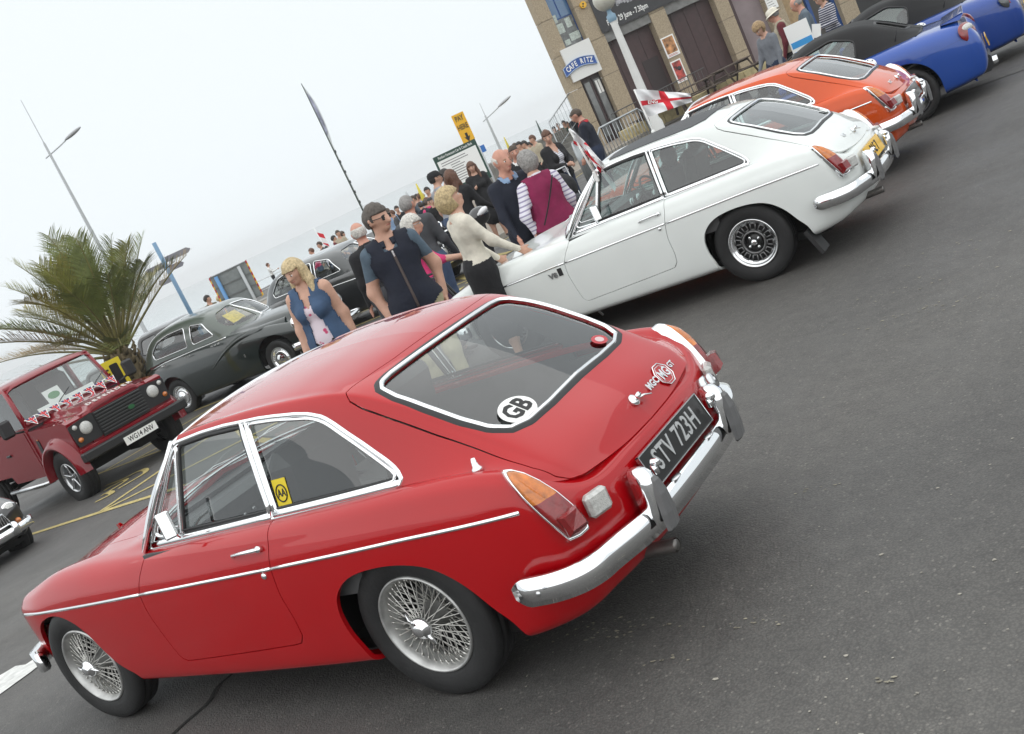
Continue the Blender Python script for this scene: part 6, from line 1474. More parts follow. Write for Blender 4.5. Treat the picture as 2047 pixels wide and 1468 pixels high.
for a, b in zip(ks[:-1], ks[1:]):
    d = b-a; L = np.linalg.norm(d); ang = math.atan2(d[1], d[0]); q = MB(); q.box((0, 0, 0), (.985, .14, .17), bev=.012); m = (a+b)/2
    if kme is None: kme = q.mesh('kerb_stone'); kme.materials.append(KERB)
    k = link('kerb_stone', kme, pav); k.location = (m[0], m[1], float(gx(m[0]))+.046); k.rotation_euler = (0, 0, ang); k.scale = (L*1.0, 1, 1)
nrm_ = np.gradient(kl, axis=0); nrm_ /= np.linalg.norm(nrm_, axis=1)[:, None]; off = np.stack([nrm_[:, 1], -nrm_[:, 0]], 1)
sgn = -1 if (kl[30]+off[30])[0] > kl[30][0] else 1
mb = MB(); mb.grid(line_strip([tuple(q) for q in (kl + sgn*off*.30)[8:]], .08)); structure(mb.obj('kerbside_yellow_line', YEL))
# ---------------------------------------------------------------- the building
fh = _f*(1, 1, 0); fh /= np.linalg.norm(fh); rh = np.array([fh[1], -fh[0], 0.0])
BO = at(1271, 264, 42.0); BO[2] = 0; EA = rh*cos(radians(12)) + fh*sin(radians(12)); EB = np.array([0, 0, 1.0]); EN = np.cross(EA, EB)
BF = (BO, EA, EB, EN); RB = np.stack([EA, EB, EN], 1)
if EN @ (CAM_C-BO) < 0: EN = -EN; BF = (BO, EA, EB, EN); RB = np.stack([EA, EB, EN], 1)
PEB = mat('pebbledash', (.35, .285, .20), .9, var=.22, vscale=22, bump=.5, bscale=45); BROWN = mat('brown_boarding', (.050, .024, .025), .5, var=.2, vscale=4); CONC = mat('grey_concrete', (.19, .19, .185), .85, var=.25, vscale=4)
FASC = mat('white_fascia', (.72, .72, .70), .5); DARKG = glass_mat('shop_glass', (.25, .28, .28)); BLUEF = mat('blue_frame', (.01, .06, .22), .4); BLUEG = mat('blue_panel_glass', (.07, .16, .30), .15, coat=.5)
bld = thing('pavilion_building', 'stone faced seafront building with dark brown boarding and a cafe door', 'building', tuple(BO*(1, 1, 0)), 0)
def bx(name, u0, u1, z0, z1, d0, d1, m, parent=bld):
    q = MB(); fr = (np.zeros(3), EA, EB, EN); q.prism([(u0, z0), (u1, z0), (u1, z1), (u0, z1)], d0, d1, frame=fr); return q.obj(name, m, parent)
q = MB(); vd = BO + EA*-1.75 - CAM_C; vd = vd*(1, 1, 0)/np.linalg.norm(vd[:2]); c0 = BO + EA*-1.70 - EN*.60; c1 = BO + EA*34 - EN*.6; V_ = []
for z in (-.6, 7.6): V_ += [c0 + EB*z, c0 + (vd*9 + rh*1.5) + EB*z, c1 + vd*9 + EB*z, c1 + EB*z]
q.add(V_, [(0, 1, 2, 3), (4, 5, 6, 7), (0, 1, 5, 4), (1, 2, 6, 5), (2, 3, 7, 6), (3, 0, 4, 7)]); q.obj('wall', mat('inner_dark', (.03, .027, .027), .8), bld)
for u0, u1 in ((-1.75, -1.24), (-.33, .36), (2.36, 3.02), (5.06, 5.62), (7.02, 7.76), (10.06, 10.8), (13.2, 13.9), (16.4, 17.1), (19.6, 20.3)):
    p = None
    for k in range(6):   # cast panels with open joints
        z0 = -.6 + k*1.36; p = bx('pillar_panel', u0 + (k % 2)*.004, u1 - (k % 2)*.004, z0, z0+1.345, -.60, 0 + .004*(k % 3), PEB)
# cafe bay
bx('door_surround', -1.24, -.33, -.30, 2.42, -.58, -.30, BROWN)
for u0, u1, nm in ((-1.10, -.78, 'door_leaf'), (-.70, -.36, 'side_pane')):
    f = bx(nm, u0, u1, -.12, 2.28, -.30, -.26, mat('dark_door_frame', (.03, .02, .02), .4)); bx('pane', u0+.05, u1-.05, .05, 2.18, -.26, -.25, mat('pane_grey', (.16, .17, .17), .12, coat=.6, var=.25, vscale=3), f)
for u0, z0 in ((-.62, 1.62), (-.50, 1.62)): bx('window_notice', u0, u0+.09, z0, z0+.5, -.25, -.245, WHITEV)
bx('fascia_board', -1.53, -.29, 2.38, 3.64, -.02, .10, FASC)
up_ = bx('upper_window', -1.24, -.33, 3.64, 7.4, -.5, -.36, BLUEF)
for z0, z1 in ((4.75, 6.1), (6.15, 7.4)):
    for u0, u1 in ((-1.2, -.84), (-.78, -.38)): bx('blue_pane', u0, u1, z0, z1, -.36, -.35, BLUEG, up_)
bx('grey_pane', -1.2, -.38, 3.66, 4.70, -.36, -.352, mat('window_grey', (.16, .17, .17), .3, var=.4), up_)
for u0, z0, w, h in ((-1.15, 4.20, .30, .36), (-.72, 4.30, .22, .36), (-1.05, 3.72, .22, .2), (-.78, 3.80, .42, .28), (-1.1, 4.62, .12, .3)): bx('paper_notice', u0, u0+w, z0, z0+h, -.35, -.346, mat('paper_pale', (.50, .56, .52), .7, var=.25, vscale=18), up_)
# arched cafe sign
sgn_ = MB(); t = np.linspace(0, 1, 17); uu = -1.74 + 1.34*t; arc = .16*np.sin(pi*t); top = [(a, 2.98+b-.0) for a, b in zip(uu, arc)]; bot = [(a, 2.66+b) for a, b in zip(uu, arc)]
sgn_.prism(top[::-1] + bot, .12, .17, frame=(np.zeros(3), EA, EB, EN)); so_ = sgn_.obj('cafe_sign', mat('sign_blue', (.012, .07, .30), .35), bld)
q = MB(); q.tube([EA*a + EB*b + EN*.17 for a, b in top] + [EA*a + EB*b + EN*.17 for a, b in bot[::-1]], .016, 5, closed=True); q.obj('sign_border', mat('pale_blue', (.35, .45, .62), .5), so_)
word = 'CAFE RITZ'
for k, ch in enumerate(word):
    if ch == ' ': continue
    tt = (.10 + .80*(k+.3)/(len(word)-.4)); a = -1.74+1.34*tt; b = 2.815 + .16*sin(pi*tt); sl = math.atan2(.16*pi*cos(pi*tt), 1.34)*.85; ea_ = EA*cos(sl)+EB*sin(sl); eb_ = EB*cos(sl)-EA*sin(sl)
    lettering('sign_letter', ch, .27, WHITEV, so_, (EA*a + EB*b + EN*.173, ea_, eb_, EN), depth=.012, bold=.006, xscale=.72)
q = MB(); q.prism(circle(.13, 8), .0, .10, frame=(EA*.02 + EB*4.80 + EN*.02, EA, EB, EN)); ab = q.obj('alarm_box', mat('alarm_yellow', (.72, .40, .02), .4), bld); q = MB(); q.prism(circle(.035, 12), .10, .106, frame=(EA*.02 + EB*4.83 + EN*.02, EA, EB, EN)); q.prism(circle(.03, 12), .10, .106, frame=(EA*-.02 + EB*4.75 + EN*.02, EA, EB, EN)); q.obj('alarm_lens', INK, ab)
# banner, beams, brown boarding
bn = bx('banner', .30, 5.05, 3.56, 6.4, .03, .06, mat('banner_black', (.028, .028, .031), .5, var=.15))
lettering('banner_text', 'Friday 29 June - 7.30pm', .30, WHITEV, bn, (EA*1.52 + EB*3.83 + EN*.065, EA, EB, EN), depth=.004, bold=.004, xscale=.62)
q = MB()
for k in range(9): a = k*.7; q.prism(round_poly([(-.05, 0), (.05, 0), (.02, .9+.3*sin(k*2.1)), (-.03, .8)], .02), 0, .004, frame=(EA*(1.3+.11*k) + EB*(4.25+.05*sin(k)) + EN*.062, EA*cos(.5*sin(a))+EB*sin(.5*sin(a)), EB*cos(.5*sin(a))-EA*sin(.5*sin(a)), EN))
q.obj('banner_picture', mat('banner_grey', (.30, .30, .32), .6, var=.6, vscale=9), bn)
q = MB(); q.prism(round_poly([(2.62, 4.05), (2.72, 4.0), (2.78, 4.5), (2.66, 4.6)], .03), .062, .066, frame=(np.zeros(3), EA, EB, EN)); q.obj('pink_patch', mat('banner_pink', (.55, .05, .16), .6), bn)
for u0, u1 in ((.36, 2.36), (3.02, 5.06)): bx('beam', u0, u1, 3.20, 3.56, -.50, -.06, CONC)
for u0, u1, zt in ((.36, 2.36, 3.20), (3.02, 5.06, 3.20)):
    n = 7; w = (u1-u0)/n
    for k in range(n): bx('boarding_panel', u0 + k*w + .004, u0 + (k+1)*w - .004, -.5, zt, -.56, -.40 + .012*(k % 2), BROWN)
bx('boarding_door', 1.5, 2.2, -.2, 2.0, -.40, -.375, mat('brown_door_dark', (.022, .012, .013), .5))
bx('mauve_panel', 5.62, 7.02, -.5, 7.4, -.5, -.30, mat('mauve_render', (.23, .185, .19), .7, var=.12, vscale=2)); bx('brown_return', 5.62, 5.80, -.5, 7.4, -.30, -.10, BROWN)
bf = bx('blue_shopfront', 7.76, 10.06, -.5, 7.4, -.5, -.36, mat('shop_dark', (.05, .045, .04), .5)); 
for u0 in (7.76, 8.85, 9.92): bx('blue_post', u0, u0+.14, -.5, 7.4, -.36, -.24, BLUEF, bf)
bx('buff_panel', 7.95, 8.8, .2, 7.4, -.36, -.34, mat('buff_board', (.36, .25, .13), .6, var=.2), bf)
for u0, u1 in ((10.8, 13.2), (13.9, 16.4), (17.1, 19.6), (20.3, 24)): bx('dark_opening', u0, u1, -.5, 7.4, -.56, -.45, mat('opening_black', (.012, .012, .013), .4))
for u0, z0, w, h, c in ((2.36, 1.69, .56, .80, (.42, .20, .08)), (2.36, .68, .46, .86, (.40, .06, .05))):
    p = bx('poster_frame', u0, u0+w, z0, z0+h, .02, .045, WHITEV); bx('poster', u0+.05, u0+w-.05, z0+.14, z0+h-.05, .045, .049, mat('poster_%d' % int(z0*100), c, .5, var=.9, vscale=5), p)
    for k in range(2): bx('poster_line', u0+.06, u0+w-.08-.05*k, z0+.045+.04*k, z0+.062+.04*k, .045, .049, mat('poster_red', (.40, .05, .05), .6), p)
    if z0 < 1: q = MB(); q.ball(EA*(u0+.28)+EB*(z0+.52)+EN*.05, (.09, .09, .02), 12, 6, R=RB @ np.diag([1, 1, 1])); q.obj('poster_figure', mat('poster_black', (.03, .03, .035), .5), p)
nt_ = bx('notice_board', 7.05, 7.52, 1.70, 2.45, .02, .04, WHITEV)
for k in range(6): bx('notice_line', 7.10, 7.42-.04*(k % 3), 1.78+.10*k, 1.80+.10*k, .04, .043, mat('grey_print', (.2, .2, .2), .6), nt_)
lettering('poster_letters', 'AVA', .20, mat('grey_print', (.2, .2, .2), .6), nt_, (EA*7.28 + EB*2.28 + EN*.045, EA, EB, EN), depth=.003, xscale=.8)
# low yellow stone walls in front of the building: separate blocks
YST = mat('yellow_stone', (.42, .35, .19), .85, var=.25, vscale=6, bump=.3, bscale=30)
def block_wall(label, A, B, h, t, n, dz=.0):
    A, B = np.array(A), np.array(B); d = (B-A)/n; L = np.linalg.norm(d); ang = math.atan2(d[1], d[0]); r_ = thing('low_wall', label, 'low wall', (A[0], A[1], float(gx(A[0]))+dz), ang)
    for k in range(n):
        q = MB(); q.box(((k+.5)*L, 0, h/2+.1), (L-.012, t + .01*(k % 2), h), bev=.02); q.obj('stone_block', YST, r_)
    q = MB(); q.box((n*L/2, 0, .02), (n*L, t-.04, .3)); q.obj('wall_base', KERB, r_)
P_ = lambda u, d, z=0: BO + EA*u + EN*d
block_wall('low yellow stone wall by the cafe door behind the crowd barrier', P_(-1.9, 3.2)[:2], P_(.9, 3.2)[:2], .42, .35, 5)
block_wall('long low pale yellow wall behind the orange car', P_(3.1, 2.4)[:2], P_(6.4, 2.4)[:2], .30, .4, 6, .05)
block_wall('short low yellow wall beside the picnic table', P_(1.3, 3.0)[:2], P_(2.6, 3.0)[:2], .34, .4, 2, .0)
# railings along the front, ramp and steps
GALV = mat('galvanised_steel', (.36, .38, .39), .38, .8, var=.15); DGALV = mat('dark_railing', (.10, .10, .10), .5, .4)
def railing(label, pts, h, m, gap=.13, cat='railing', rails=(1.0, .1), nm='railing'):
    pts = [np.array(p, float) for p in pts]; r_ = thing(nm, label, cat, tuple(pts[0])); O = pts[0]
    q = MB(); 
    for f_ in rails: q.tube([p - O + (0, 0, h*f_) for p in pts], .022 if f_ == 1.0 else .016, 6)
    q.obj('rail', m, r_)
    tot = 0
    for a, b in zip(pts[:-1], pts[1:]):
        L = np.linalg.norm((b-a)[:2]); n = max(1, int(L/gap))
        for k in range(n):
            p = a + (b-a)*(k/n) - O; big = k % 12 == 0; q = MB(); q.tube([p + (0, 0, 0 if big else h*.1), p + (0, 0, h)], .020 if big else .009, 6 if big else 5); q.obj('post' if big else 'bar', m, r_)
    return r_
gz = lambda p: np.array([p[0], p[1], float(gx(p[0]))+.12])
railing('black upright railing in front of the brown boarding', [gz(P_(.4, 1.2)), gz(P_(3.0, 1.2))], 1.05, DGALV, .15)
railing('thin grey railing in front of the cafe door', [gz(P_(-1.3, 1.6)), gz(P_(-.2, 1.6))], 1.05, DGALV, .22)
SC0 = at(1215, 300, 38.0); STEPM = mat('step_stone', (.17, .165, .15), .85, var=.25, vscale=4)
st = thing('stone_steps', 'broad grey stone steps rising beside the building corner', 'steps', (0, 0, 0))
a0 = at(1215, 292, 40.); 
for k in range(7):
    q = MB(); c = P_(-3.1, .6+.40*(6-k)-2.0); q.prism([(-2.2-.0*k, -.5), (1.1, -.5), (1.1, -.12+.17*(k+1)), (-2.2, -.12+.17*(k+1))], 0, .42 if k < 6 else 2.5, frame=(c*(1, 1, 0) + np.array([0, 0, -.10]), EA, EB, -EN)); q.obj('step', STEPM, st)
railing('curved grey handrail railing on top of the steps', [P_(-3.35, .9) + EB*.02, P_(-3.2, .5) + EB*.38, P_(-2.75, .1) + EB*.55, P_(-1.80, -.1) + EB*1.02], 1.08, GALV, .14)
# crowd barriers
def barrier(label, A, B):
    A, B = np.array(A, float), np.array(B, float); r_ = thing('crowd_barrier', label, 'barrier', tuple(A), 0, 'crowd barriers'); d = B-A; L = np.linalg.norm(d); e = d/L
    q = MB(); pth = [e*.0, (0, 0, 0)] ; P = [np.array([0, 0, .12]), np.array([0, 0, .95]), e*.12 + (0, 0, 1.08), e*(L-.12) + (0, 0, 1.08), e*L + (0, 0, .95), e*L + (0, 0, .12)]; q.tube(P, .024, 8); q.tube([e*.0+(0, 0, .22), e*L + (0, 0, .22)], .018, 6); q.obj('frame', GALV, r_)
    for k in range(1, 14): q = MB(); q.tube([e*L*k/14 + (0, 0, .22), e*L*k/14 + (0, 0, 1.08)], .009, 5); q.obj('bar', GALV, r_)
    for s in (.12, .88): q = MB(); nn = np.cross(e, (0, 0, 1)); q.tube([e*L*s + nn*.25 + (0, 0, .02), e*L*s + (0, 0, .14), e*L*s - nn*.25 + (0, 0, .02)], .016, 6); q.obj('foot', GALV, r_)
b1 = at(1196, 275, 24.0); b2 = at(1290, 236, 24.6); zz = lambda p: np.array([p[0], p[1], float(gx(p[0]))+.12])
barrier('grey metal crowd barrier behind the white car roof', zz(b1), zz(b2)); b3 = at(1158, 296, 22.); b4 = at(1172, 330, 25.)
barrier('grey metal crowd barrier seen end on beside the man in the navy jumper', zz(at(1148, 300, 22.0)), zz(at(1160, 290, 23.4)))
# picnic tables
WOODD = mat('weathered_wood', (.075, .055, .042), .85, var=.4, vscale=12, bump=.3, bscale=40)
def picnic(label, c, yaw):
    r_ = thing('picnic_table', label, 'picnic table', tuple(c), yaw, 'picnic tables')
    for k in range(5): q = MB(); q.box((0, -.29+k*.145, .74), (1.75, .135, .04), bev=.005); q.obj('plank', WOODD, r_)
    for s in (-1, 1):
        for k in range(2): q = MB(); q.box((0, s*(.66+k*.14), .44), (1.75, .13, .04), bev=.005); q.obj('seat_plank', WOODD, r_)
    for xx in (-.62, .62):
        q = MB(); q.box((xx, 0, .40), (.05, 1.55, .09)); q.box((xx, 0, .69), (.05, .68, .07)); q.obj('cross_rail', WOODD, r_)
        for s in (-1, 1): q = MB(); q.tube([(xx+.04, s*.62, 0), (xx+.04, s*.24, .72)], .045, 4); q.obj('leg', WOODD, r_)
fy = math.atan2(EA[1], EA[0])
picnic('dark weathered picnic table in front of the cafe door', zz(P_(-.35, 3.6)), fy + .05); picnic('dark weathered picnic table in front of the brown boarding', zz(P_(2.6, 3.8)), fy + .3); picnic('dark picnic table beyond the barrier near the stone pillar', zz(P_(.6, 4.4)), fy - .2)
# ---------------------------------------------------------------- lamp posts, signs, flags
WPOST = mat('white_post_paint', (.66, .66, .64), .4, var=.06, vscale=3); GPOST = mat('grey_post_paint', (.42, .44, .45), .45)
lb = at(1290, 195, 28.0); lp = thing('lamp_post', 'white lamp post with a round frosted globe in front of the building', 'lamp post', (lb[0], lb[1], float(gx(lb[0]))+.12))
zt = at(1216, 35, 28.0)[2] - lp.location[2]
q = MB(); q.lathe([(.17, 0), (.17, .5), (.125, .6), (.105, 2.0), (.085, zt-.15)], n=20); q.obj('column', WPOST, lp); q = MB(); q.lathe([(.10, zt-.16), (.12, zt-.1), (.12, zt), (.07, zt+.04), (.05, zt+.12), (.09, zt+.16)], n=20); q.obj('collar', mat('pale_blue_paint', (.20, .32, .42), .45), lp); q = MB(); q.ball((0, 0, zt+.42), .29, 20, 12); q.obj('globe', mat('frosted_globe', (.50, .49, .43), .3, var=.1), lp)
def street_lamp(label, px0, px1, D, H=None, arm=None):
    b = at(*px0, D); zg = float(gx(b[0])); r_ = thing('lamp_post', label, 'lamp post', (b[0], b[1], zg)); h = at(*px1, D)[2] - zg
    q = MB(); q.lathe([(.15, 0), (.15, .9), (.10, 1.0), (.075, h*.55), (.05, h*.84), (.022, h*.85), (.012, h)], n=14); q.obj('column', GPOST, r_)
    e = rh if arm is None else arm; z1 = h*.80; q = MB(); q.tube([-e*.25 + (0, 0, z1-.05), e*.5 + (0, 0, z1+.18), e*.9 + (0, 0, z1+.32)], [.025, .03, .03], 8); q.obj('arm', GPOST, r_)
    q = MB(); a = np.array([e, np.cross((0, 0, 1), e), (0, 0, 1.)]).T; q.ball(e*1.30 + (0, 0, z1+.46), (.48, .17, .085), 16, 8, R=a @ roty(-.28)); q.obj('lantern', mat('lantern_grey', (.35, .36, .37), .35), r_)
street_lamp('tall grey street lamp with a curved leaf shaped lantern behind the palm', (292, 665), (58, 215), 50.0, arm=rh*.95+fh*.2)
street_lamp('distant grey street lamp above the pay sign', (1000, 298), (960, 207), 62.0)
# small poles standing up behind the crowd
for px0, px1, D, m, lab in (((845, 396), (826, 370), 34, mat('pole_yellow', (.60, .50, .05), .5), 'yellow flag pole above the far crowd'), ((818, 398), (807, 386), 38, GPOST, 'thin grey pole above the far crowd left of the yellow one'), ((1018, 298), (1012, 272), 48, mat('pole_yellow', (.60, .50, .05), .5), 'yellow pole above the heads behind the blue sign'), ((1083, 268), (1070, 242), 55, mat('spire_green', (.06, .09, .08), .6), 'dark slender spire behind the railing')):
    b = at(*px0, D); t_ = at(*px1, D); zg = float(gx(b[0])); q = MB(); q.tube([(0, 0, 0), (0, 0, b[2]-zg), (0, 0, t_[2]-zg)], [.07, .07, .02], 8); o = q.obj('pole', m); o.location = (b[0], b[1], zg); tag(o, lab, 'pole')
# feather banner
D = 26.0; b = at(722, 414, D); zg = float(gx(b[0])); r_ = thing('feather_banner', 'tall narrow feather banner on a dark pole above the man in sunglasses', 'banner', (b[0], b[1], zg)); z1 = at(611, 170, D)[2] - zg
q = MB(); q.tube([(0, 0, 0), (0, 0, z1*.6), (0, 0, z1)], [.022, .018, .010], 6); q.obj('pole', mat('dark_pole', (.06, .075, .065), .5), r_)
n = 30; zz_ = np.linspace(.33, 1, n)*z1; w = .035 + .075*np.sin(np.clip((np.linspace(.33, 1, n)-.70)/.30, 0, 1)*pi)**.8 - .05*np.clip((np.linspace(.33, 1, n)-.9)/.1, 0, 1)
L_ = [(0, z) for z in zz_] + [(-ww*-1, z) for ww, z in list(zip(w, zz_))[::-1]]
fr = (np.zeros(3), rh, EB, -fh); q = MB(); q.prism(L_, -.003, .003, frame=fr); fo = q.obj('banner_cloth', mat('banner_pale', (.60, .63, .64), .7), r_)
q = MB(); q.prism([(.012, z1*f_) for f_ in (.74, .80, .86, .92, .955)] + [(.06, z1*.93), (.082, z1*.87), (.085, z1*.81), (.06, z1*.76)], .004, .006, frame=fr); q.obj('banner_mark', mat('banner_mark_grey', (.30, .31, .40), .6, var=.4, vscale=8), fo)
for k in range(7): q = MB(); q.prism([(.012, 0), (.045, .01), (.045, .07), (.012, .06)], .004, .006, frame=(EB*(z1*(.36+.05*k)), rh, EB, -fh)); q.obj('banner_stroke', mat('banner_print', (.05, .05, .055), .6), fo)
# pay sign
D = 26.0; gP = mat('sign_green', (.015, .055, .040), .45); c = at(935, 330, D); zg = float(gx(c[0])); r_ = thing('pay_sign', 'yellow pay here sign above a green edged white tariff board', 'sign', (c[0], c[1], zg)); ea = rh*cos(.10)+fh*sin(.10); en = np.cross(ea, EB); en = en if en @ (CAM_C-c) > 0 else -en
def loc2(px, py): q_ = at(px, py, D) - np.array([c[0], c[1], zg]); return q_ @ ea, q_[2]
TL, TR = loc2(863, 317), loc2(948, 278); zt_ = (TL[1]+TR[1])/2; zb_ = zt_ - .98; u0, u1 = TL[0], TR[0]; fr = (np.zeros(3), ea, EB, en)
q = MB(); q.prism([(u0, zb_), (u1, zb_), (u1, zt_), (u0, zt_)], -.02, .02, frame=fr); bo = q.obj('tariff_board', gP, r_); q = MB(); q.prism([(u0+.05, zb_+.16), (u1-.05, zb_+.16), (u1-.05, zt_-.14), (u0+.05, zt_-.14)], .02, .024, frame=fr); q.obj('white_panel', WHITEV, bo)
lettering('board_heading', 'Pavilion Forecourt Car & Coach Park', .088, WHITEV, bo, (ea*(u0+u1)/2 + EB*(zt_-.07) + en*.024, ea, EB, en), depth=.003, bold=.001, xscale=.66)
for k in range(10):
    q = MB(); L1 = (.78, .84, .30, .42, .36, .40, .34, .60, .72, .55)[k]; q.prism([(u0+.12+(.2 if 1 < k < 7 else 0), 0), (u0+.12+(.2 if 1 < k < 7 else 0)+L1*.8, 0), (u0+.12+(.2 if 1 < k < 7 else 0)+L1*.8, .018), (u0+.12+(.2 if 1 < k < 7 else 0), .018)], .024, .027, frame=(EB*(zt_-.22-.058*k), ea, EB, en)); q.obj('text_line', mat('grey_print', (.2, .2, .2), .6), bo)
for k, cc in enumerate(((.7, .7, .68), (.15, .45, .12), (.65, .3, .25))): q = MB(); q.prism(circle(.055, 20), .02, .026, frame=(ea*(u0+.58+.14*k)+EB*(zb_+.08), ea, EB, en)); q.obj('round_symbol', mat('symbol_%d' % k, cc, .5), bo)
pa, pb = loc2(899, 234), loc2(923, 225); pz = (pa[1]+pb[1])/2; u2 = pa[0]; u3 = pb[0]; q = MB(); q.prism([(u2, zt_), (u3, zt_), (u3, pz), (u2, pz)], -.02, .02, frame=fr); po = q.obj('pay_board', mat('sign_yellow', (.78, .42, .01), .4), r_); um = (u2+u3)/2
for tx, dz in (('PAY', .12), ('HERE', .33)): lettering('pay_letters', tx, .17, INK, po, (ea*um + EB*(pz-dz) + en*.022, ea, EB, en), depth=.003, bold=.004, xscale=.66)
q = MB(); q.prism([(-.03, .0), (.03, 0), (.03, -.10), (.075, -.08), (0, -.22), (-.075, -.08), (-.03, -.10)], .02, .024, frame=(ea*um+EB*(pz-.48), ea, EB, en)); q.obj('arrow', INK, po)
for uu_ in (u0+.15, u1-.15): q = MB(); q.tube([ea*uu_ - en*.04, ea*uu_ - en*.04 + EB*zt_], .035, 8); q.obj('post', GPOST, r_)
b = at(960, 300, 34.); zg = float(gx(b[0])); r_ = thing('blue_sign', 'small blue sign plate just right of the tariff board', 'sign', (b[0], b[1], zg)); q = MB(); q.tube([(0, 0, 0), (0, 0, b[2]-zg+.15)], .04, 8); q.obj('post', GPOST, r_); q = MB(); q.box((0, 0, b[2]-zg), (.34, .03, .22), R=np.stack([rh, fh, EB], 1)); q.obj('plate', mat('sign_bright_blue', (.02, .14, .45), .4), r_)
# back of a big road sign with striped edges
D = 31.0; c = at(470, 575, D); zg = float(gx(c[0])); r_ = thing('road_sign', 'grey back of a large sign with red and yellow striped edges', 'sign', (c[0], c[1], zg)); ea = rh
l3 = lambda px, py: ((at(px, py, D)-c) @ ea, at(px, py, D)[2]-zg)
a1, a2, a3 = l3(421, 556), l3(491, 523), l3(446, 610); u0, u1 = a1[0], a2[0]; zt_ = (a1[1]+a2[1])/2; zb_ = zt_-1.02; en = -fh; fr = (np.zeros(3), ea, EB, en)
GREYP = mat('sign_back_grey', (.20, .22, .22), .5, .3, var=.08)
for k in range(3): q = MB(); h_ = (zt_-zb_)/3; q.prism([(u0, zb_+k*h_+.004), (u1, zb_+k*h_+.004), (u1, zb_+(k+1)*h_-.004), (u0, zb_+(k+1)*h_-.004)], -.012, .0, frame=fr); q.obj('panel', GREYP, r_)
for k in range(4): q = MB(); q.prism([(u0, zb_+k*h_-.02), (u1, zb_+k*h_-.02), (u1, zb_+k*h_+.02), (u0, zb_+k*h_+.02)], .0, .03, frame=fr); q.obj('stiffener', mat('sign_rib_grey', (.13, .14, .14), .5), r_)
for uu_, m, w in ((u0+.17, mat('post_blue', (.10, .25, .48), .45), .055), (u1-.22, GPOST, .045)): q = MB(); q.tube([ea*uu_ + en*.07, ea*uu_ + en*.07 + EB*(zt_-.03)], w, 10); q.obj('post', m, r_)
for uu_ in (u0, u1):
    for k in range(12):
        z0 = zb_ - .06 + k*(zt_-zb_+.06)/12; q = MB(); dz = (zt_-zb_+.06)/12; q.prism([(uu_-.045, z0), (uu_+.045, z0+.04), (uu_+.045, z0+dz+.04), (uu_-.045, z0+dz)], -.03, -.014 + .001*(k % 2), frame=fr); q.obj('stripe', mat('stripe_red', (.45, .03, .03), .5) if k % 2 else mat('stripe_yellow', (.75, .45, .02), .5), r_)
# blue finger post
D = 23.5; b = at(385, 633, D); t_ = at(312, 485, D); zg = float(gx(b[0])); r_ = thing('finger_post', 'blue post with pointing direction arms beside the palm', 'signpost', (b[0], b[1], zg)); z1 = t_[2]-zg; PB = mat('post_pale_blue', (.16, .28, .42), .45)
q = MB(); q.tube([(0, 0, 0), (0, 0, z1)], .045, 10); q.obj('post', PB, r_)
for dz, ang, L in ((.42, .2, .62), (.62, 1.0, .5), (.82, 2.4, .55), (.50, 3.0, .5)): e = rh*cos(ang)+fh*sin(ang); q = MB(); q.prism([(.05, -.06), (L-.08, -.06), (L, 0), (L-.08, .06), (.05, .06)], -.012, .012, frame=(EB*(z1-dz), e, EB, np.cross(e, EB))); q.obj('pointer', mat('pointer_grey', (.24, .24, .27), .5), r_)
# yellow bay marker behind the red four wheel drive
D = 18.5; c = at(225, 740, D); zg = float(gx(c[0])); r_ = thing('yellow_sign', 'yellow framed board with a black panel beside the palm trunk', 'sign', (c[0], c[1], zg)); z1 = at(222, 718, D)[2]-zg; fr = (np.zeros(3), rh, EB, -fh)
q = MB(); q.prism([(-.19, z1-.62), (.19, z1-.62), (.19, z1), (-.19, z1)], 0, .03, frame=fr); y_ = q.obj('board', mat('sign_lemon', (.72, .58, .03), .5), r_); q = MB(); q.prism(round_poly([(-.02, z1-.50), (.13, z1-.50), (.13, z1-.08), (-.02, z1-.08)], .03), .03, .034, frame=fr); q.obj('black_panel', INK, y_)
for k in range(3): q = MB(); q.prism([(-.15, z1-.16-.07*k), (-.05, z1-.16-.07*k), (-.05, z1-.13-.07*k), (-.15, z1-.13-.07*k)], .03, .034, frame=fr); q.obj('text_line', INK, y_)
for s in (-1, 1): q = MB(); q.box(rh*s*.15 + EB*(z1-.6)/2, (.04, .04, z1-.6)); q.obj('leg', mat('sign_lemon', (.72, .58, .03), .5), r_)
# advertising board by the group near the building
c = at(1600, 75, 19.6); zg = float(gx(c[0])); r_ = thing('advert_board', 'blue and white striped advertising board behind the man in grey jacket', 'sign board', (c[0], c[1], zg)); z1 = at(1590, 45, 19.6)[2]-zg; fr = (np.zeros(3), rh, EB, -fh)
q = MB(); q.prism([(-.22, z1-1.05), (.22, z1-1.05), (.22, z1), (-.22, z1)], -.02, .0, frame=fr); ab_ = q.obj('board', WHITEV, r_)
for k, cc in enumerate(((.03, .28, .62), (.03, .28, .62), (.03, .28, .62), (.75, .35, .02))): q = MB(); q.prism([(-.20, 0), (.20, 0), (.20, .11), (-.20, .11)], 0, .004, frame=(EB*(z1-.42-.17*k), rh, EB, -fh)); q.obj('colour_band', mat('board_band_%d' % (k == 3), cc, .5), ab_)
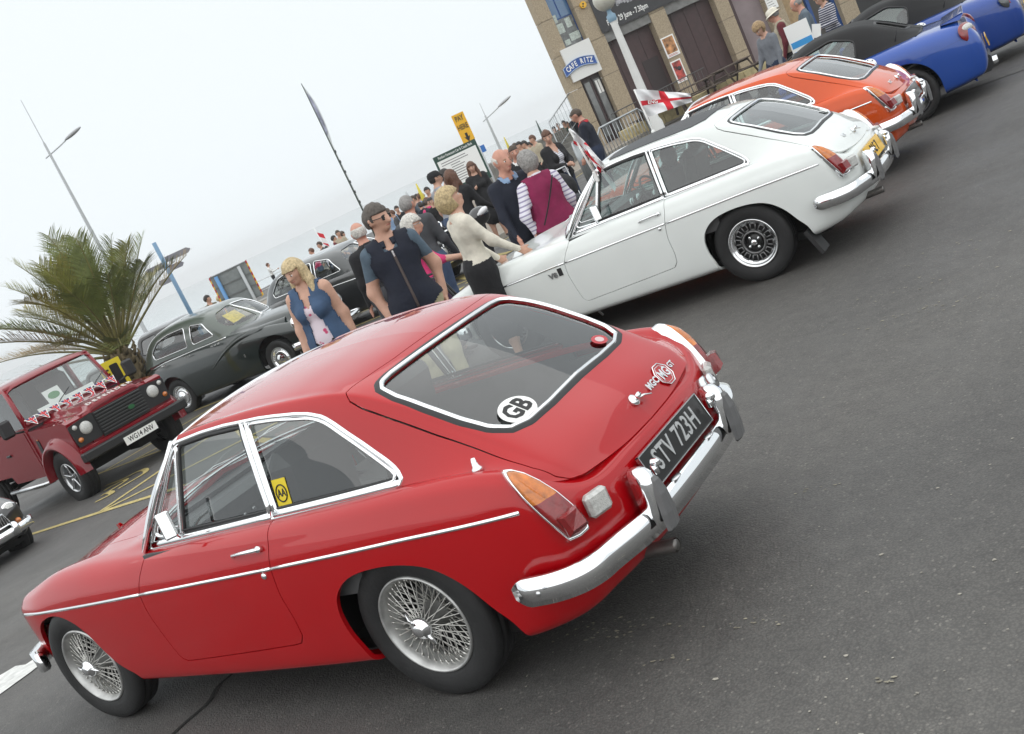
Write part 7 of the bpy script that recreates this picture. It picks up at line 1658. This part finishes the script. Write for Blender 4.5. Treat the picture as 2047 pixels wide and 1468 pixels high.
# seafront wall and white railing
wa, wb = at(470, 622, 60.), at(690, 515, 60.); zg = float(gx(45)); ang = math.atan2((wb-wa)[1], (wb-wa)[0]); L = np.linalg.norm((wb-wa)[:2]); zw = at(556, 584, 60.)[2]
r_ = thing('promenade_wall', 'pale raised promenade wall where a woman in white stands', 'wall', (wa[0], wa[1], zg), ang)
for k in range(5): q = MB(); q.box(((k+.5)*L/5, 0, (zw-zg)-.14), (L/5-.02, 1.6, .28), bev=.03); q.obj('coping_slab', mat('coping_stone', (.26, .25, .23), .8, var=.15, vscale=2), r_)
q = MB(); q.box((L/2, .15, (zw-zg-.28)/2), (L, 1.2, zw-zg-.28)); q.obj('wall_face', mat('wall_shadow_stone', (.06, .06, .06), .9), r_)  # dark face colour carries the shade under the coping
wa2, wb2 = at(-40, 830, 64.), at(700, 480, 64.); railing('white seafront railing along the promenade edge', [(wa2[0], wa2[1], zw-.4), (wb2[0], wb2[1], zw-.4)], 1.25, mat('railing_white', (.62, .63, .62), .45), 2.2, rails=(1.0, .55))
# ---------------------------------------------------------------- the palm
D = 20.5; c = at(243, 712, D); zg = float(gx(c[0])); zc = c[2]-zg
palm = thing('palm_tree', 'short thick palm with a wide crown of shaggy green fronds', 'palm tree', (c[0], c[1], zg))
q = MB(); q.lathe([(.30, 0), (.30, .3), (.27, zc*.6), (.25, zc*.9), (.16, zc+.15)], n=16)
for k in range(90):
    a = k*2.4; z = .15 + (zc)*k/95; q.tube([np.array([cos(a)*.24, sin(a)*.24, z]), np.array([cos(a)*.32, sin(a)*.32, z+.09]), np.array([cos(a)*.31, sin(a)*.31, z+.17])], [.05, .04, .012], 5, flat=.6)
q.obj('trunk', mat('palm_bark', (.13, .10, .055), .9, var=.45, vscale=9, bump=.5, bscale=30), palm)
LEAF = [mat('frond_green_a', (.23, .235, .055), .5, var=.35, vscale=5), mat('frond_green_b', (.15, .18, .055), .5, var=.35, vscale=5), mat('frond_olive', (.28, .25, .075), .5, var=.35, vscale=5), mat('frond_dry', (.30, .21, .09), .6, var=.3, vscale=5)]
RACH = mat('frond_stalk', (.17, .15, .05), .5, var=.3, vscale=6)
rp = np.random.default_rng(11)
for k in range(46):
    az = k*2.39996 + rp.uniform(-.2, .2); el = radians(88 - 74*(k/72)**.9*1.25 + rp.uniform(-7, 7)); Lf = rp.uniform(2.0, 2.65); droop = rp.uniform(.15, .55) + .35*(k/72)
    # the wind off the sea bends the crown towards the left of the view
    d = np.array([cos(az)*cos(el), sin(az)*cos(el), sin(el)]); wind = -rh*.16
    t = np.linspace(0, 1, 18)[:, None]; P = np.array([0, 0, zc]) + d*.12 + d*Lf*t + wind*Lf*.55*t**2 + np.array([0, 0, -1.])*Lf*.42*droop*t**2.3
    q = MB(); q.tube(P, np.linspace(.030, .005, 18), 5, mi=1)
    T = np.gradient(P, axis=0); T /= np.linalg.norm(T, axis=1)[:, None]; S = np.cross(T, (0, 0, 1.)); S /= np.linalg.norm(S, axis=1)[:, None]+1e-9; U = np.cross(S, T)
    m = 56
    for i in range(m):
        f_ = .36 + .64*i/m; x = f_*17; j = int(x); fr_ = x-j; j = min(j, 16); p = P[j]*(1-fr_)+P[j+1]*fr_; ll = .62*(sin(pi*min(1, (f_-.18)/.86))**.6)*rp.uniform(.75, 1.1) + .05
        for s in (-1, 1):
            dd = T[j]*.75 + S[j]*s*.72 + U[j]*rp.uniform(.10, .42); dd /= np.linalg.norm(dd); w = np.cross(dd, U[j]); w /= np.linalg.norm(w); mid = p + dd*ll*.55; tip = p + dd*ll + np.array([0, 0, -.10*ll]) + wind*.25*ll + rp.normal(0, .012, 3)
            q.add([p - w*.005, p + w*.005, mid + w*.007, tip, mid - w*.007], [(0, 1, 2, 4), (4, 2, 3)])
    lm = LEAF[3] if k > 36 and rp.uniform() < .5 else LEAF[rp.integers(0, 3)]
    q.obj('frond', [lm, RACH], palm)
mb = MB(); t = np.linspace(0, 2*pi, 33)[:-1]; mb.add([(c[0]+1.0*cos(a), c[1]+1.0*sin(a), zg+.10) for a in t], [tuple(range(32))]); o = mb.obj('planting_bed', mat('bed_soil', (.06, .05, .035), .95, var=.4, vscale=6)); structure(o)
# a low stone kerb behind the green saloon
mb = MB(); a, b = gnd(640, 848), gnd(720, 805); 
# ------------------------------------------------------------------ the cars in their places
def paint(name, c, rough=.32, var=.03): return mat(name, c, rough, 0.0, coat=1.0, var=var, vscale=3, coatr=.02, spec=0.05)
RED = paint('red_paint', (.40, .0008, .004)); WHITE = paint('white_paint', (.74, .77, .75)); ORANGE = paint('orange_paint', (.60, .075, .008))
K = coupe_skins()
car1, gate1, _b = coupe('sports_coupe', 'red chrome bumpered coupe with wire wheels and round white sticker, nearest car', RED, (0, 0, 0), 0, 'two door coupes of one kind', 'wire', ('STV 723H', 'black'))
coupe_mirror(car1)
def on_gate(x, y, ea=(0, -1, 0)):
    P, N = K['pt']([(x, y)]); return surf_frame(P[0], N[0], ea)
def on_side(x, z, off=0):
    P, N = K['pg']([(x, z)]); return surf_frame(P[0], N[0], (-1, 0, 0))
# stickers and badges of the red car
rwin = [o for o in car1.children if o.name.startswith('rear_window') and not o.name.startswith('rear_window_trim')][0]
fr = on_gate(-.545, .330); st1 = decal('country_sticker', circle(.066, 40, 1.32), fr, WHITEV, rwin, off=.000)
lettering('sticker_letters', 'GB', .105, INK, st1, (fr[0]+fr[3]*.002, fr[1], fr[2], fr[3]), depth=.0008, bold=.0035, xscale=.95)
fr = on_gate(-.552, -.335); st2 = decal('round_sticker', circle(.032, 32, 1.35), fr, mat('sticker_red', (.45, .03, .04), .4), rwin, off=0); decal('sticker_ring', circle(.018, 24, 1.3), fr, mat('sticker_pale', (.6, .45, .45), .4), st2, off=.0012)
fr = on_gate(-.792, -.275); O, ea, eb, n = fr
oc = [(.052*cos(pi/8+k*pi/4)*1.18, .052*sin(pi/8+k*pi/4)) for k in range(8)]
bd = decal('octagon_badge', oc, fr, RED, gate1, off=.0, th=.006); q = MB(); q.tube([O+ea*a+eb*b+n*.006 for a, b in oc], .0026, 6, closed=True); q.tube([O+ea*a*.80+eb*b*.80+n*.006 for a, b in oc], .0013, 5, closed=True); q.obj('badge_rim', CHROME, bd)
lettering('badge_letters', 'MG', .062, CHROME, bd, (O+n*.007, ea, eb, n), depth=.004, bold=.0012, xscale=.85)
fl_ = on_gate(-.795, -.165); lettering('badge_word', 'MGC', .042, CHROME, gate1, (fl_[0]+fl_[3]*.004, fl_[1], fl_[2], fl_[3]), depth=.006, bold=.0012)
fl_ = on_gate(-.782, -.368); lettering('badge_word', 'GT', .036, CHROME, gate1, (fl_[0]+fl_[3]*.004, fl_[1], fl_[2], fl_[3]), depth=.006, bold=.001)
swin = [o for o in car1.children if o.name.startswith('side_window')][0]
fr = on_side(.445, .938); yb = decal('yellow_sticker', [(-.040, -.058), (.040, -.058), (.040, .058), (-.040, .058)], fr, mat('sticker_yellow', (.72, .55, .01), .4), swin, off=-.010); q = MB(); q.tube([fr[0]+fr[1]*.030*cos(t)+fr[2]*.034*sin(t)+fr[3]*-.008 for t in np.linspace(0, 2*pi, 25)[:-1]], .003, 5, closed=True); q.obj('sticker_ring', INK, yb)
lettering('sticker_letters', 'AA', .042, INK, yb, (fr[0]-fr[3]*.008, fr[1], fr[2], fr[3]), depth=.001, bold=.001, xscale=.8)
q = MB(); P, N = K['pl']([(-.50, .835)]); a0 = np.array([-.51, .625, .835]); q.tube([a0, a0+(0, 0, .012), a0+(0, 0, .02), a0+(0, 0, .035), a0+(-.002, 0, .05)], [.022, .020, .013, .011, .007], 12); q.obj('aerial_base', CHROME, car1)
car2, gate2, _b = coupe('sports_coupe', 'white coupe with black slotted alloy wheels and grey sunroof, two small flags on it', WHITE, (.479, -5.016, 0), radians(3.78), 'two door coupes of one kind', 'alloy', ('PAE 7', 'yellow'), glass=GLASSG, seats='headrest')
m_ = coupe_mirror(car2)
top = K['roof']; f_ = poly_sd(top.V[:, PLAN], both([(.12, 0), (.12, .30), (.20, .43), (.35, .475), (.80, .475), (.93, .44), (.97, .3), (.98, 0)])); top.cut(f_)[0].offset(.006).rim(.008).obj('sunroof', mat('sunroof_grey', (.055, .058, .062), .65, bump=.2, bscale=200), car2)
P, N = K['pl']([(1.66, .60)]); fr2 = surf_frame(P[0], N[0], (-1, 0, 0)); lettering('wing_badge', 'V8', .062, mat('badge_grey', (.30, .31, .32), .3, .8), car2, (fr2[0]+fr2[3]*.004, fr2[1], fr2[2], fr2[3]), depth=.006, bold=.002, xscale=1.2)
P, N = K['pl']([(1.585, .615)]); fr2 = surf_frame(P[0], N[0], (-1, 0, 0)); q = MB(); q.prism([(-.020, -.032), (.020, -.032), (.020, .032), (-.020, .032)], .0, .005, frame=fr2); q.obj('wing_plaque', BLACK, car2)
fr2 = on_gate(-.775, .22); lettering('badge_word', 'V8', .050, CHROME, gate2, (fr2[0]+fr2[3]*.003, fr2[1], fr2[2], fr2[3]), depth=.005, bold=.001)
fr2 = on_gate(-.545, -.40); decal('tax_sticker', [(-.03, -.03), (.03, -.03), (.03, .03), (-.03, .03)], fr2, WHITEV, [o for o in car2.children if o.name.startswith('rear_window') and 'trim' not in o.name][0], off=0)
for sg in (1, -1): q = MB(); q.box((-.44, .66*sg, .17), (.03, .17, .20), R=roty(.35)); q.obj('mud_flap', RUBBER, car2)
# window flags of the white car
FW = mat('flag_cloth_white', (.74, .74, .75), .8); FR_ = mat('flag_cloth_red', (.58, .02, .035), .8)
def car_flag(label, base, e, w, h, lean, word=None, droop=False):
    r_ = thing('car_flag', label, 'flag', tuple(base), 0, 'england flags clipped to the white car'); up_ = np.array([0, 0, 1.]); s_ = up_ + lean; s_ /= np.linalg.norm(s_)
    q = MB(); q.tube([s_*-.05, s_*.42], .009, 6); q.obj('stick', WHITEV, r_); q = MB(); q.box((0, 0, -.01), (.03, .03, .09), bev=.006); q.obj('clip', WHITEV, r_)
    n_ = np.cross(e, s_); G = []; nu, nv = 40, 25
    for i in range(nu):
        u = i/(nu-1); row = []
        for j in range(nv):
            v = j/(nv-1)
            if droop: p = s_*(.42 - h*v*(.75+.25*u)) - up_*(.30*u**1.2) + e*w*u*(.45 + .25*sin(v*3)) + n_*(.04*sin(u*9+v*4)+.018*sin(u*16-v*11)) + e*(.03*sin(v*9))
            else: p = s_*(.42 - h*v*(1-.72*u)) + e*w*u - up_*(.235*u**1.05) + n_*(.030*sin(u*8+v*4)+.014*sin(u*19-v*9))
            row.append(p)
        G.append(row)
    G = np.array(G); me = MB(); F = []
    S = G.reshape(-1, 3); cr = lambda i, j: 1 if (abs((j+.5)/(nv-1)-.5) < .085 or abs((i+.5)/(nu-1)-.5) < .07) else 0
    for i in range(nu-1):
        for j in range(nv-1): me.add([G[i, j], G[i+1, j], G[i+1, j+1], G[i, j+1]], [(0, 1, 2, 3)], True, cr(i, j))
    c_ = me.obj('flag_cloth', [FW, FR_], r_)
    if word: p = (G[9, 12]+G[10, 12])/2; ee = G[20, 12]-G[4, 12]; ee /= np.linalg.norm(ee); bb = s_ - ee*(s_ @ ee); bb /= np.linalg.norm(bb); nn = np.cross(ee, bb); nn = nn if nn @ (CAM_C - np.array(base)) > 0 else -nn; ee2 = ee if np.cross(ee, bb) @ nn > 0 else ee; lettering('flag_word', word, .046, WHITEV, c_, (p+nn*.012, ee2, bb, nn), depth=.001, bold=.0008)
w1 = np.array([.479, -5.016, 0]) + rotz(radians(3.78)) @ np.array([1.02, .59, 1.215]); car_flag('drooping white and red flag on the near window of the white car', w1, rh*.75 - fh*.15, .24, .30, -rh*.10, droop=True)
w2 = np.array([.479, -5.016, 0]) + rotz(radians(3.78)) @ np.array([.93, -.62, 1.26]); car_flag('flying white and red england flag on the far window of the white car', w2, rh*.98, .44, .27, -rh*.02, word='ENG')
car3, gate3, _b = coupe('sports_coupe', 'orange coupe with chrome bumpers parked between the white and blue cars', ORANGE, (.704, -7.508, 0), radians(3.86), 'two door coupes of one kind', 'wire', ('', 'black'), seats='headrest')
fr2 = on_gate(-.78, .25); lettering('badge_word', 'BGT', .045, CHROME, gate3, (fr2[0]+fr2[3]*.003, fr2[1], fr2[2], fr2[3]), depth=.005, bold=.001)
coupe('sports_coupe', 'black chrome bumpered car cut off by the left edge of the photo', BLACKP, (12.55, -2.82, -.29), radians(176), 'two door coupes of one kind', 'wire', None)
green_saloon(); dark_saloon(); offroader()
roadster('roadster', 'bright blue soft top roadster with red and white tail lights and round filler cap', BLUE, .438, -10.111, radians(10), 'LN51', 'red'); roadster('roadster', 'deep blue soft top roadster with smoked tail lights at the end of the row', DKBLUE, .30, -12.35, radians(8), 'T21', 'smoke', False)
hatch('people_carrier', 'tall black people carrier parked behind the sage and green saloon', 22.6, -16.0, radians(-57), BLACKP, 1.66, ''); hatch('hatchback', 'black hatchback half hidden behind the palm trunk', 23.4, -15.0+.4, radians(-57), BLACKP, 1.42, '')
# ------------------------------------------------------------------ the people
CAMY, AWAY, RIGHT, LEFT = YAW+pi, YAW, YAW-pi/2, YAW+pi/2
def who(label, px, D, face, feet=None, **k):
    p = at(*px, D); dz = k.pop('dz', 0.0); z = float(gx(p[0])) + dz; H = (p[2]-z)*1.70/1.735
    H = min(max(H, k.pop('hmin', 1.48)), k.pop('hmax', 1.86)); k.setdefault('H', H); return person(label, (p[0], p[1]), face, z=z, **k)
dn = ((7, 2, 12), (7, 2, 12))
who('blonde woman in an open denim waistcoat over a pale flowered top', (580, 516), 9.4, CAMY-.25, top='floral', legs='black', sleeve='none', hair=('long', 'blonde'), vest=('open', 'denim'), sex='f', bust=1.05, neckline=.17, build=1.22, belly=.2, arms=((9, 6, 12), (10, -4, 14)), head=(-22, 8), h=.0105)
who('dark haired man in sunglasses and a zipped black fleece vest', (737, 409), 8.5, CAMY+.10, top='tealgrey', legs='khaki', sleeve='short', hair=('short', 'ashbrown'), vest=('zip', 'navy'), collar='navy', glasses='dark', arms=((16, -8, 32, 45), (18, -14, 34, 50)), head=(48, 4), build=1.16, belly=.15, h=.0105, neckline=.10)
wm, inf = who('curly blonde woman in a cream jacket holding a white stick', (884, 377), 9.3, RIGHT+.35, top='cream', legs='black', hair=('curly', 'fair'), sex='f', build=1.12, skirt=(.32, .19), arms=((12, 28, 18, 0), (8, 24, 16)), head=(-8, -22), lean=2, h=.012)
w = inf['hands'][0][0] + inf['hands'][0][1]*.09; q = MB(); q.tube([w + (.0, 0, .03), w*(1.25, 1, 0) + (.30, -.02, .05)], .011, 6); o = q.obj('walking_stick', WHITEV); tag(o, 'white walking stick held by the woman in the cream jacket', 'walking stick'); o.location = wm.location; o.rotation_euler = wm.rotation_euler
gl, gli = who('grey haired woman in a burgundy gilet over mauve striped sleeves, back turned', (1047, 304), 10.4, AWAY+.15, top='stripe_wp', legs='maroon', hair=('bob', 'grey'), sex='f', vest=('zip', 'burgundy'), build=1.38, belly=.5, arms=((18, 6, 24, 30), (24, -18, 58, 40)), head=(20, 0), h=.012)
who('white haired older man in a navy jumper leaning forward', (985, 301), 10.6, CAMY+.35, top='navy', legs='navy', skin=SKIN2, hair=('balding', 'white'), collar='lightblue', build=1.2, belly=.4, arms=((8, 12, 20), (10, 4, 14)), head=(12, 6), lean=4, h=.0125)
who('grey haired woman in a pink jumper and purple skirt pushing a walker', (797, 438), 10.9, RIGHT+.05, top='magenta', legs='purple', hair=('bob', 'white'), sex='f', build=1.18, skirt=(.28, .23), glasses='clear', arms=((8, 35, 40, 0), (8, 30, 40, 0)), head=(-6, 4), lean=6, rollsleeve=True, h=.012)
who('bald man seen from behind in a charcoal hooded jacket and jeans', (797, 394), 12.4, AWAY-.45, top='dgrey', legs='jeans', skin=SKIN2, hair=('crop', 'grey'), build=1.32, collar='dgrey', arms=((10, 10, 18), (10, 6, 16)), lean=7, h=.014)
who('white haired man in a black jumper half hidden behind the vest man', (708, 445), 11.4, AWAY+.3, top='black', legs='dgrey', skin=SKIN2, hair=('balding', 'white'), build=1.15, arms=dn, h=.015)
who('long haired woman in a short black dress and black sandals on the kerb', (937, 324), 22.0, CAMY+.1, dz=.12, top='black', legs='black', hair=('long', 'auburn'), sex='f', build=1.35, bust=1, skirt=(.50, .21), sleeve='long', arms=((8, 20, 90, 10), (10, 4, 14)), head=(-14, 2), h=.018)
hw, hi_ = who('dark haired person in a black jacket carrying a motorcycle helmet', (893, 341), 16.5, AWAY-.5, top='black', legs='black', hair=('long', 'auburn'), build=1.15, arms=((14, 20, 30, -10), (8, 5, 15)), h=.017)
who('man in a black cap and pale grey t shirt looking away to the right', (857, 337), 18.5, RIGHT+.5, top='grey', legs='jeans', sleeve='short', hat=('cap', 'black'), hair=('crop', 'dark'), build=1.12, arms=dn, head=(-10, 0), h=.019)
who('dark haired man with a white collar behind the pale grey t shirt', (881, 340), 19.5, RIGHT+.2, top='black', legs='black', hair=('short', 'dark'), collar='white', arms=dn, h=.019)
who('smiling brown haired woman in a striped top and long black cardigan', (1086, 262), 18.0, CAMY+.55, top='stripe_wb', legs='darkdenim', hair=('bun', 'auburn'), sex='f', vest=('cardigan', 'black'), build=1.2, bust=1, neckline=.14, arms=((8, 18, 70, 40), (8, 18, 66, 40)), head=(-38, 8), h=.0175)
who('crop haired man in a navy jumper with red collar seen in profile', (1152, 215), 20.0, LEFT-.35, top='navy', legs='darkdenim', skin=SKIN2, hair=('crop', 'brown'), collar='red', build=1.35, belly=.55, arms=((10, 10, 26), (10, 8, 24)), head=(-8, 16), h=.018)
who('man with a white scarf and dark coat behind the navy jumper', (1021, 291), 17.5, CAMY, top='black', legs='black', skin=SKIN2, hair=('crop', 'brown'), collar='white', build=1.2, arms=dn, h=.02)
who('balding man just left of the man with the white scarf', (1004, 300), 19.5, RIGHT, top='navy', legs='jeans', skin=SKIN2, hair=('balding', 'brown'), arms=dn, h=.021)
# beside the building
who('short haired woman in a grey fleece looking down behind the soft top', (1517, 41), 19.0, LEFT+.5, top='midgrey', legs='darkdenim', hair=('bob', 'sandy'), sex='f', build=1.15, arms=((10, 14, 22), (8, 8, 16)), head=(0, 26), h=.018)
who('person in a white sun hat and beige gilet with maroon sleeves', (1545, 14), 20.0, LEFT-.3, top='maroon', legs='black', skin=SKIN2, hair=('short', 'grey'), vest=('zip', 'stone'), hat=('sun', 'cream'), build=1.25, belly=.3, arms=((10, 8, 18), (10, 6, 18)), head=(-20, 16), h=.018)
gw, gi = who('balding man in a grey green jacket holding white papers', (1592, -8), 20.0, LEFT-.2, top='bluegrey', legs='darkdenim', skin=SKIN2, hair=('balding', 'grey'), build=1.22, belly=.25, arms=((10, 10, 24), (10, 12, 40)), head=(-12, 18), h=.018)
who('woman in a navy and white striped jumper at the top edge', (1638, -18), 20.6, LEFT+.2, top='stripe_nb', legs='darkdenim', hair=('bob', 'sandy'), sex='f', build=1.2, arms=((10, 16, 84, 30), (10, 14, 80, 30)), head=(0, 14), h=.018)
c = at(1632, 62, 19.7); q = MB(); q.box((0, 0, 0), (.16, .01, .24), R=np.stack([rh, fh, EB], 1) @ roty(.35)); o = q.obj('paper_sheets', WHITEV); o.location = tuple(c); tag(o, 'white sheets of paper in the hand of the man in the grey jacket', 'papers')
# farther off
who('man in an olive coat standing behind the people carrier roof', (410, 591), 34., CAMY+.6, top='olive', legs='dgrey', hair=('short', 'dark'), arms=dn, head=(50, 0), h=.026)
who('pale coated person partly behind the striped sign', (434, 592), 36., RIGHT, top='midgrey', legs='darkdenim', hair=('short', 'fair'), arms=dn, h=.028)
k_ = dict(h=.030, arms=((10, 10, 40), (10, 10, 40)))
p = at(535, 532, 60.); person('distant woman in a white blouse and dark trousers on the promenade wall', (p[0], p[1]), RIGHT, z=zw, H=1.62, top='white', legs='black', hair=('short', 'auburn'), arms=((10, 40, 60), (10, 40, 60)), sex='f', h=.03)
grp = 'onlookers in the distance'
who('child in a bright pink top at the left end of the far onlookers', (621, 496), 40., LEFT, top='magenta', legs='denim', hair=('short', 'auburn'), hmin=1.1, group=grp, **k_)
who('tall person in dark grey beside the child in pink', (637, 483), 42., LEFT+.4, top='dgrey', legs='black', hair=('short', 'brown'), group=grp, **k_)
who('person in a patterned mauve top holding up the red and white flag', (651, 492), 41., CAMY, top='stripe_wp', legs='jeans', hair=('short', 'dark'), group=grp, **k_)
who('person in a dark red top right of the red and white flag', (663, 472), 42., RIGHT, top='maroon', legs='jeans', hair=('short', 'dark'), group=grp, **k_)
who('person in a beige jacket at the right end of the far onlookers', (672, 461), 42., CAMY+.5, top='stone', legs='jeans', hair=('short', 'brown'), group=grp, **k_)
who('person in brown just right of the beige jacket', (680, 464), 43., RIGHT, top='brown', legs='jeans', hair=('bob', 'brown'), group=grp, **k_)
fb = at(655, 500, 41.); zg = float(gx(fb[0])); r_ = thing('hand_flag', 'red and white flag on a white stick above the far onlookers', 'flag', tuple(fb)); q = MB(); q.tube([(0, 0, -.3), -rh*.10 + EB*.95], .012, 5); q.obj('stick', WHITEV, r_)
for a_, b_, m in ((0, .30, FR_), (.30, .36, FW), (.36, .62, FW), (.62, .80, FR_), (.80, 1, FW)): q = MB(); q.add([-rh*.08 + EB*(.75-.65*a_) + rh*.0, rh*(.12-.05*0) + EB*(.60-.65*a_), rh*.12 + EB*(.60-.65*b_), -rh*.08*(1-b_) + EB*(.75-.65*b_)], [(0, 1, 2, 3)]); q.obj('flag_band', m, r_)
crowd = [((772, 417), 36, 'lightblue', 'brown'), ((782, 420), 34, 'dgrey', 'auburn'), ((790, 412), 37, 'black', 'dark'), ((806, 396), 33, 'navy', 'dark'), ((815, 392), 35, 'lightblue', 'dark'), ((824, 391), 33, 'bluegrey', 'brown'), ((829, 389), 37, 'navy', 'dark'), ((836, 386), 34, 'lightblue', 'auburn'), ((842, 386), 38, 'white', 'fair'), ((851, 374), 32, 'lightblue', 'dark'), ((848, 396), 31, 'green', 'auburn'), ((853, 408), 30, 'magenta', 'brown'), ((862, 401), 29, 'green', 'dark'), ((866, 408), 28, 'black', 'dark'), ((846, 402), 30, 'navy', 'dark'), ((838, 404), 31, 'navy', 'dark')]
spots_ = ['leftmost of the dense crowd', 'beside the leftmost of the crowd', 'just left of the bald man', 'just right of the bald man', 'under the thin grey pole', 'between the grey and yellow poles', 'at the foot of the yellow pole', 'just right of the yellow pole', 'in the middle of the crowd top row',
    'tallest at the crowd right end', 'below the tallest one', 'lowest, in front by the curly blonde hair', 'right of the pink one', 'rightmost by the curly blonde hair', 'left of the pink one', 'second left of the pink one']
for i, (px, D, t_, hc_) in enumerate(crowd):
    nm = {'lightblue': 'pale blue', 'dgrey': 'dark grey', 'bluegrey': 'blue grey', 'magenta': 'pink'}.get(t_, t_); nb = ['near the bald man\'s head', 'left of the yellow pole', 'under the yellow pole', 'beside the curly blonde woman'][min(3, i//4)]
    who('far onlooker in %s top, %s hair, %s' % (nm, hc_, spots_[i]), px, D, YAW + (i*1.7), top=t_, legs='jeans' if i % 2 else 'black', hair=('short', hc_), group=grp, hmin=1.45, **k_)
scouts = [((1036, 283), 33., 'dark', 'left end of the row'), ((1046, 281), 33., 'dark', 'second along the row'), ((1057, 284), 34., 'dark', 'half hidden in the row'), ((1062, 270), 31., 'auburn', 'tallest, at right end'), ((1028, 286), 35., 'brown', 'behind its left end')]
for px, D, hc_, w_ in scouts: who('youth in a pale stone shirt by the low wall, %s' % w_, px, D, LEFT+.6, top='stone', legs='black', hair=('short', hc_), group='youths in pale shirts', **k_)
for i, (px, w_) in enumerate((((1105, 253), 'leftmost of five'), ((1113, 246), 'second from the left'), ((1124, 241), 'dark haired in the middle'), ((1131, 243), 'fourth along'), ((1140, 228), 'nearest the building corner'))):
    p = at(*px, 43.5); person('small onlooker behind the curved railing, %s' % w_, (p[0], p[1]), CAMY, z=p[2]-1.62, H=1.58, top=('black', 'brown', 'green', 'midgrey', 'navy')[i], legs='black', hair=('short', ('dark', 'auburn', 'dark', 'brown', 'dark')[i]), group='onlookers behind the railing', h=.03)
# terrace under them
q = MB(); q.prism([(-3.4, -.6), (-1.8, -.6), (-1.8, .46), (-3.4, .40)], -6, -.1, frame=(BO*(1, 1, 0), EA, EB, EN)); structure(q.obj('terrace', STEPM))
# helmet, walker, handbag, pushchair
w = hi_['hands'][0][0]; c = at(958, 432, 15.5); r_ = thing('motorcycle_helmet', 'glossy black and white motorcycle helmet hanging from a hand', 'helmet', tuple(c)); q = MB(); q.ball((0, 0, 0), (.155, .125, .135), 20, 12, R=np.stack([rh, fh, EB], 1)); q.obj('shell', mat('helmet_black', (.010, .010, .011), .12, coat=1.0), r_)
q = MB(); q.ball(rh*.03 - fh*.035 + EB*.035, (.13, .095, .055), 16, 8, R=np.stack([rh, fh, EB], 1) @ roty(-.3)); q.obj('white_flash', mat('helmet_white', (.65, .65, .66), .2, coat=1.0), r_)
b = at(905, 570, 10.6); zg = float(gx(b[0])); r_ = thing('rollator', 'black wheeled walking frame in front of the woman in pink', 'walker', (b[0], b[1], zg)); FRM = mat('frame_black', (.02, .02, .022), .35)
e1, e2 = rh*.9 + fh*.2, fh
q = MB()
for s in (-.24, .24): q.tube([e1*-.28 + e2*s + EB*.92, e1*-.12 + e2*s + EB*.90, e1*.05 + e2*s + EB*.45, e1*.32 + e2*s + EB*.10], .014, 8); q.tube([e1*.03 + e2*s + EB*.50, e1*-.28 + e2*s + EB*.10], .014, 8)
q.tube([e1*.05 - e2*.24 + EB*.45, e1*.05 + e2*.24 + EB*.45], .012, 6); q.obj('frame', FRM, r_)
for s in (-.24, .24):
    for a_ in (.32, -.28): q = MB(); q.tube([e1*a_ + e2*(s-.016) + EB*.09, e1*a_ + e2*(s+.016) + EB*.09], .09, 18); q.obj('wheel', RUBBER, r_)
q = MB(); q.box(EB*.52, (.30, .44, .05), R=np.stack([e1, e2, EB], 1), bev=.015); q.obj('seat', FRM, r_); q = MB(); q.box(EB*.36 + e1*.05, (.24, .38, .24), R=np.stack([e1, e2, EB], 1), bev=.05); q.obj('bag', CL['purple'], r_)
q = MB(); t_ = np.linspace(0, 1, 9)[:, None]; S_ = gli['S']; P = np.array([-.165, -.13, 1.40])*S_*(1-t_) + np.array([-.215, .17, .98])*S_*t_ + np.array([-.035, 0, 0])*np.sin(pi*t_); q.tube(P, .022, 6, flat=.35, up=(0, 1, 0)); o = q.obj('bag_strap', CL['black'], gl)
c = at(1110, 345, 17.2); zg = float(gx(c[0])); r_ = thing('pushchair', 'grey and black pushchair in front of the woman in the black cardigan', 'pushchair', (c[0], c[1], zg), CAMY)
q = MB(); q.ball((0, 0, .72), (.30, .24, .26), 16, 8); q.obj('hood', CL['black'], r_); q = MB(); q.box((.05, 0, .48), (.5, .40, .14), R=roty(-.3), bev=.05); q.obj('seat', CL['dgrey'], r_)
q = MB()
for s in (-.22, .22): q.tube([(-.35, s, 1.02), (0, s, .5), (.42, s, .08)], .013, 6); q.tube([(.05, s, .45), (-.32, s, .08)], .013, 6)
q.tube([(-.35, -.22, 1.02), (-.35, .22, 1.02)], .015, 6); q.obj('frame', STEEL, r_)
for s in (-.22, .22):
    for a_ in (.42, -.32): q = MB(); q.tube([(a_, s-.02, .09), (a_, s+.02, .09)], .09, 16); q.obj('wheel', RUBBER, r_)
# ------------------------------------------------------------------ sea mist
HZ = bpy.data.materials.new('sea_mist'); HZ.use_nodes = True; t = HZ.node_tree; t.nodes.clear(); o_ = t.nodes.new('ShaderNodeOutputMaterial'); pv = t.nodes.new('ShaderNodeVolumePrincipled'); pv.inputs['Color'].default_value = (1, 1, 1, 1); pv.inputs['Density'].default_value = .0007; pv.inputs['Anisotropy'].default_value = .2; t.links.new(pv.outputs[0], o_.inputs['Volume'])
mb = MB(); mb.box((690, 0, 3.6), (1520, 1900, 18.0)); o = mb.obj('haze', HZ); o['kind'] = 'stuff'
